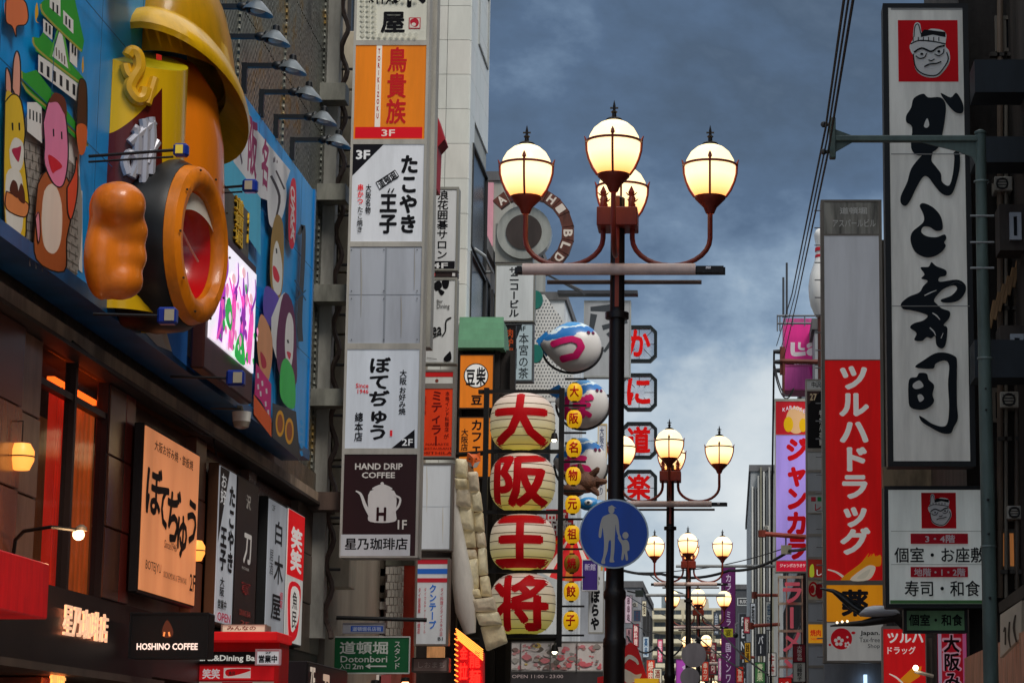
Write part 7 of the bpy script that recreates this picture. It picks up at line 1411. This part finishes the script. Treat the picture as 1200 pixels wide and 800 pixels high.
# ------------------------------------------------------------------ far street clutter
far = [ # x0,y0,x1,y1,Y,bg,txt,col,label
 (714, 690, 722, 728, 98, '#c8ccd0', '居酒屋', '#303440', 'far white tavern board behind the lamp post left side'),
 (741, 730, 749, 758, 104, '#8a2430', '鍋料理', '#e0c8c0', 'dark red far vertical board by the warm bulbs'),
 (752, 703, 758, 722, 106, '#c0b8a0', '宿', '#4a4030', 'small cream far board above the warm bulbs'),
 (753, 745, 761, 770, 106, '#a8b4bc', '薬局', '#284868', 'pale blue far board under the warm bulbs'),
 (757, 772, 768, 800, 100, '#c03a28', '焼肉', '#f0d8c0', 'red orange far board low beside the second lamp post'),
 (765, 782, 776, 806, 96, '#d8d0b8', '酒場', '#7a2a20', 'cream far board low beside the second lamp post'),
 (746, 775, 755, 796, 102, '#3a6a58', '茶', '#d8e0d0', 'green far board above the red float'),
 (831, 752, 840, 790, 118, '#7a2a34', '寿司', '#e0c8b8', 'dark red far board between the lowest globes and the purple banner'),
 (836, 716, 843, 744, 124, '#5a6068', '会館', '#c0c4c8', 'grey far board beside the fourth lamp'),
 (879, 706, 886, 732, 100, '#b8bcc0', '麺', '#303030', 'white far board on the slim office building edge'),
 (886, 742, 897, 768, 96, '#2a2c30', 'バー', '#c8c8c8', 'black far board with pale katakana right of the rust red arm'),
 (884, 775, 897, 800, 94, '#4a7a48', '青果', '#d8d8b0', 'green far board low on the right row'),
 (897, 704, 905, 738, 90, '#9a9c98', '歯科', '#304050', 'grey dentist board left of the cream ladder frame'),
 (770, 748, 777, 776, 108, '#c8486a', '喫茶', '#f0d8e0', 'pink far board between the second and third lamp posts'),
 (735, 764, 744, 790, 94, '#c02a28', 'カニ', '#f0e0d0', 'bright red far board behind the red float'),
 (822, 774, 831, 798, 96, '#b83a2a', '串カツ', '#f0d8c0', 'red far board under the lowest globes'),
 (841, 770, 847, 798, 100, '#c86a9a', '薬', '#f4e0ec', 'pink far board just left of the purple banner foot'),
 (862, 780, 872, 800, 84, '#c83020', '食堂', '#f0d8c0', 'red board at the foot of the purple banner'),
 (871, 722, 879, 742, 104, '#a02a3a', '鮨', '#e8d0c0', 'crimson board left of the slim office building'),
 (872, 752, 880, 776, 98, '#c8962a', '銭湯', '#402a10', 'ochre board left of the slim office building'),
 (899, 764, 910, 792, 88, '#c8c4bc', '牛丼', '#8a2820', 'cream board low left of the cream ladder frame')]
for (x0, y0, x1, y1, Y, bg_, tx, cl, lb_) in far:
    board('sign_board', lb_, x0, y0, x1, y1, Y, .25, '#4a4a4c', [(y0 + .8, y1 - .8, bg_, [('V', tx, x0 + (x1 - x0) * .22, y0 + 2, x1 - (x1 - x0) * .22, y1 - 2, cl, .04)], {'lit': .15})], fr=.03, group='small boards crowding the far end of the street')
# utility pole, pipes and air units on the far blocks
def ac(x, y, Y, w, lb_):
    c = P(x, y, Y); s = w * Y / 2850 / 2
    t = thing('air_conditioner', lb_, 'air conditioner', tuple(c - Vector((0, 0, s * .8))), 'air conditioner units on building walls')
    q = MB(); q.box(c - Vector((s, 0, s * .8)), c + Vector((s, .35, s * .8)), mat('#a8a49a', .5, .35, scale=5), .01); q.build('casing', t)
    q = MB(); q.tube([c + Vector((math.cos(a) * s * .6 - s * .15, -.005, math.sin(a) * s * .6)) for a in [i * math.pi / 8 for i in range(17)]], .012, mat('#2a2a2a', .5, 0), 4, cap=False)
    for i in range(4): q.tube([c + Vector((-s * .75, -.004, (i - 1.5) * s * .3)), c + Vector((s * .45, -.004, (i - 1.5) * s * .3))], .006, mat('#2a2a2a', .5, 0), 4)
    q.build('fan_grille', t)
ac(1176, 215, 30.5, 22, 'cream air conditioner on the dark wall below the upper beam')
ac(1184, 468, 30.5, 24, 'cream air conditioner on the dark wall level with the last sushi character')
ac(1190, 600, 30.5, 20, 'cream air conditioner right of the square menu sign')
ac(744, 708, 111, 6, 'tiny air conditioner high on the far grey block')
ac(898, 618, 111.5, 6, 'tiny air conditioner on the slim office building')
for (x, y0, y1, r, c_, lb_) in ((1172, -20, 700, .04, '#6a5a4c', 'brown drain pipe running down the dark wall'), (1179, 120, 700, .025, '#7c7468', 'thin conduit beside the brown drain pipe'), (1192, -20, 690, .035, '#544a40', 'dark pipe nearest the outer end of the dark wall')):
    q = MB(); q.tube([P(x, y1, 30.6), P(x, y0, 30.6)], r, mat(c_, .5, .3), 8)
    o = q.build('drain_pipe', None, True); tag(o, lb_, 'pipe')
    for k in range(6):
        z = 4 + k * 1.7; c = P(x, 400, 30.6); q = MB(); q.box((c.x - r - .02, 30.55, z), (c.x + r + .02, 30.66, z + .05), mat('#3a342e', .5, .2)); q.build('pipe_clip', o)
for (xa, ya, xb, yb, e_) in ((1166, 20, 1188, 62, 0), (1168, 212, 1182, 240, 0), (1162, 455, 1178, 495, .0), (1170, 620, 1192, 668, .25)):
    A, B = P(xa, yb, 30.8), P(xb, ya, 30.8); window(ra, 'F', A.x, B.x, A.z, B.z, 30.8, '#6a6258', '#1a1d20', mull=1, lit=e_, litcol='#a86a3a' if e_ else None)
q = MB(); A, B = P(1140, 1000, 30.95), P(1240, -60, 30.95); q.box((A.x, 30.9, 0), (6.5, 31.2, 20), mat('#2e2926', .8, .5, bump=.3)); q.build('wall_bay', ra)
for i in range(9):
    a, b = P(1162 + i * 5, 372 - i * 7, 31.3), P(1166 + i * 5, 350 - i * 7, 31.3); q = MB(); q.tube([P(1160 + i * 5.5, 384 - i * 9.5, 30.4), P(1166 + i * 5.5, 352 - i * 9.5, 30.4)], .03, mat('#8a6a48', .6, .3), 5); q.build('slat', st_)
# warm lantern words and goods at the foot of the left fronts
lw = thing('lantern_lettering', 'warm glowing lantern lettering low in the coffee shop doorway', 'sign', tuple(PX(66, 812, -5.9)))
f2 = Face((-5.9, PX(56, 800, -5.9).y, PX(60, 815, -5.9).z), (0, 1, 0), (0, 0, 1), .5, .3, 'fr')
print_on(f2, [('T', '珈', .05, .1, .48, .95, ('#ffb060', 1.0), .03), ('T', '琲', .52, .1, .95, .95, ('#ffb060', 1.0), .03)], 'letter', lw, thick=.02)
for i, (x, y) in enumerate(((395, 806), (440, 803), (475, 800))):
    c = P(x, y, 40.2); t = thing('downlight', ['first', 'second', 'third'][i] + ' warm downlight under the eave behind the green guide sign', 'lamp', tuple(c), 'warm downlights under the eave')
    q = MB(); q.sphere(c, .06, mat('#ffffff', .4, 0, emit=4, ecol='#ffb070'), 10, 6); q.build('bulb', t, True); q = MB(); q.lathe([(.08, .02), (.07, .09), (.01, .1)], c, bkm, 12); q.build('housing', t)
# bolts and seams on the sculptures
bt = mat('#3a3226', .5, .2, metal=.5)
for y in (60, 118, 180): q = MB(); p = onpack(108, y, .01); q.sphere(p, .012, bt, 8, 5); q.build('bolt', pk_, True)
for k in range(10):
    a = k * .628; p = ell(.73, .69, .082, 1)[0] if False else mc + nn * .075 + dd * (math.cos(a) * .735 * .8) + zz * (math.sin(a) * .69)
    q = MB(); q.sphere(p, .012, bt, 6, 4); q.build('bolt', fg_, True)
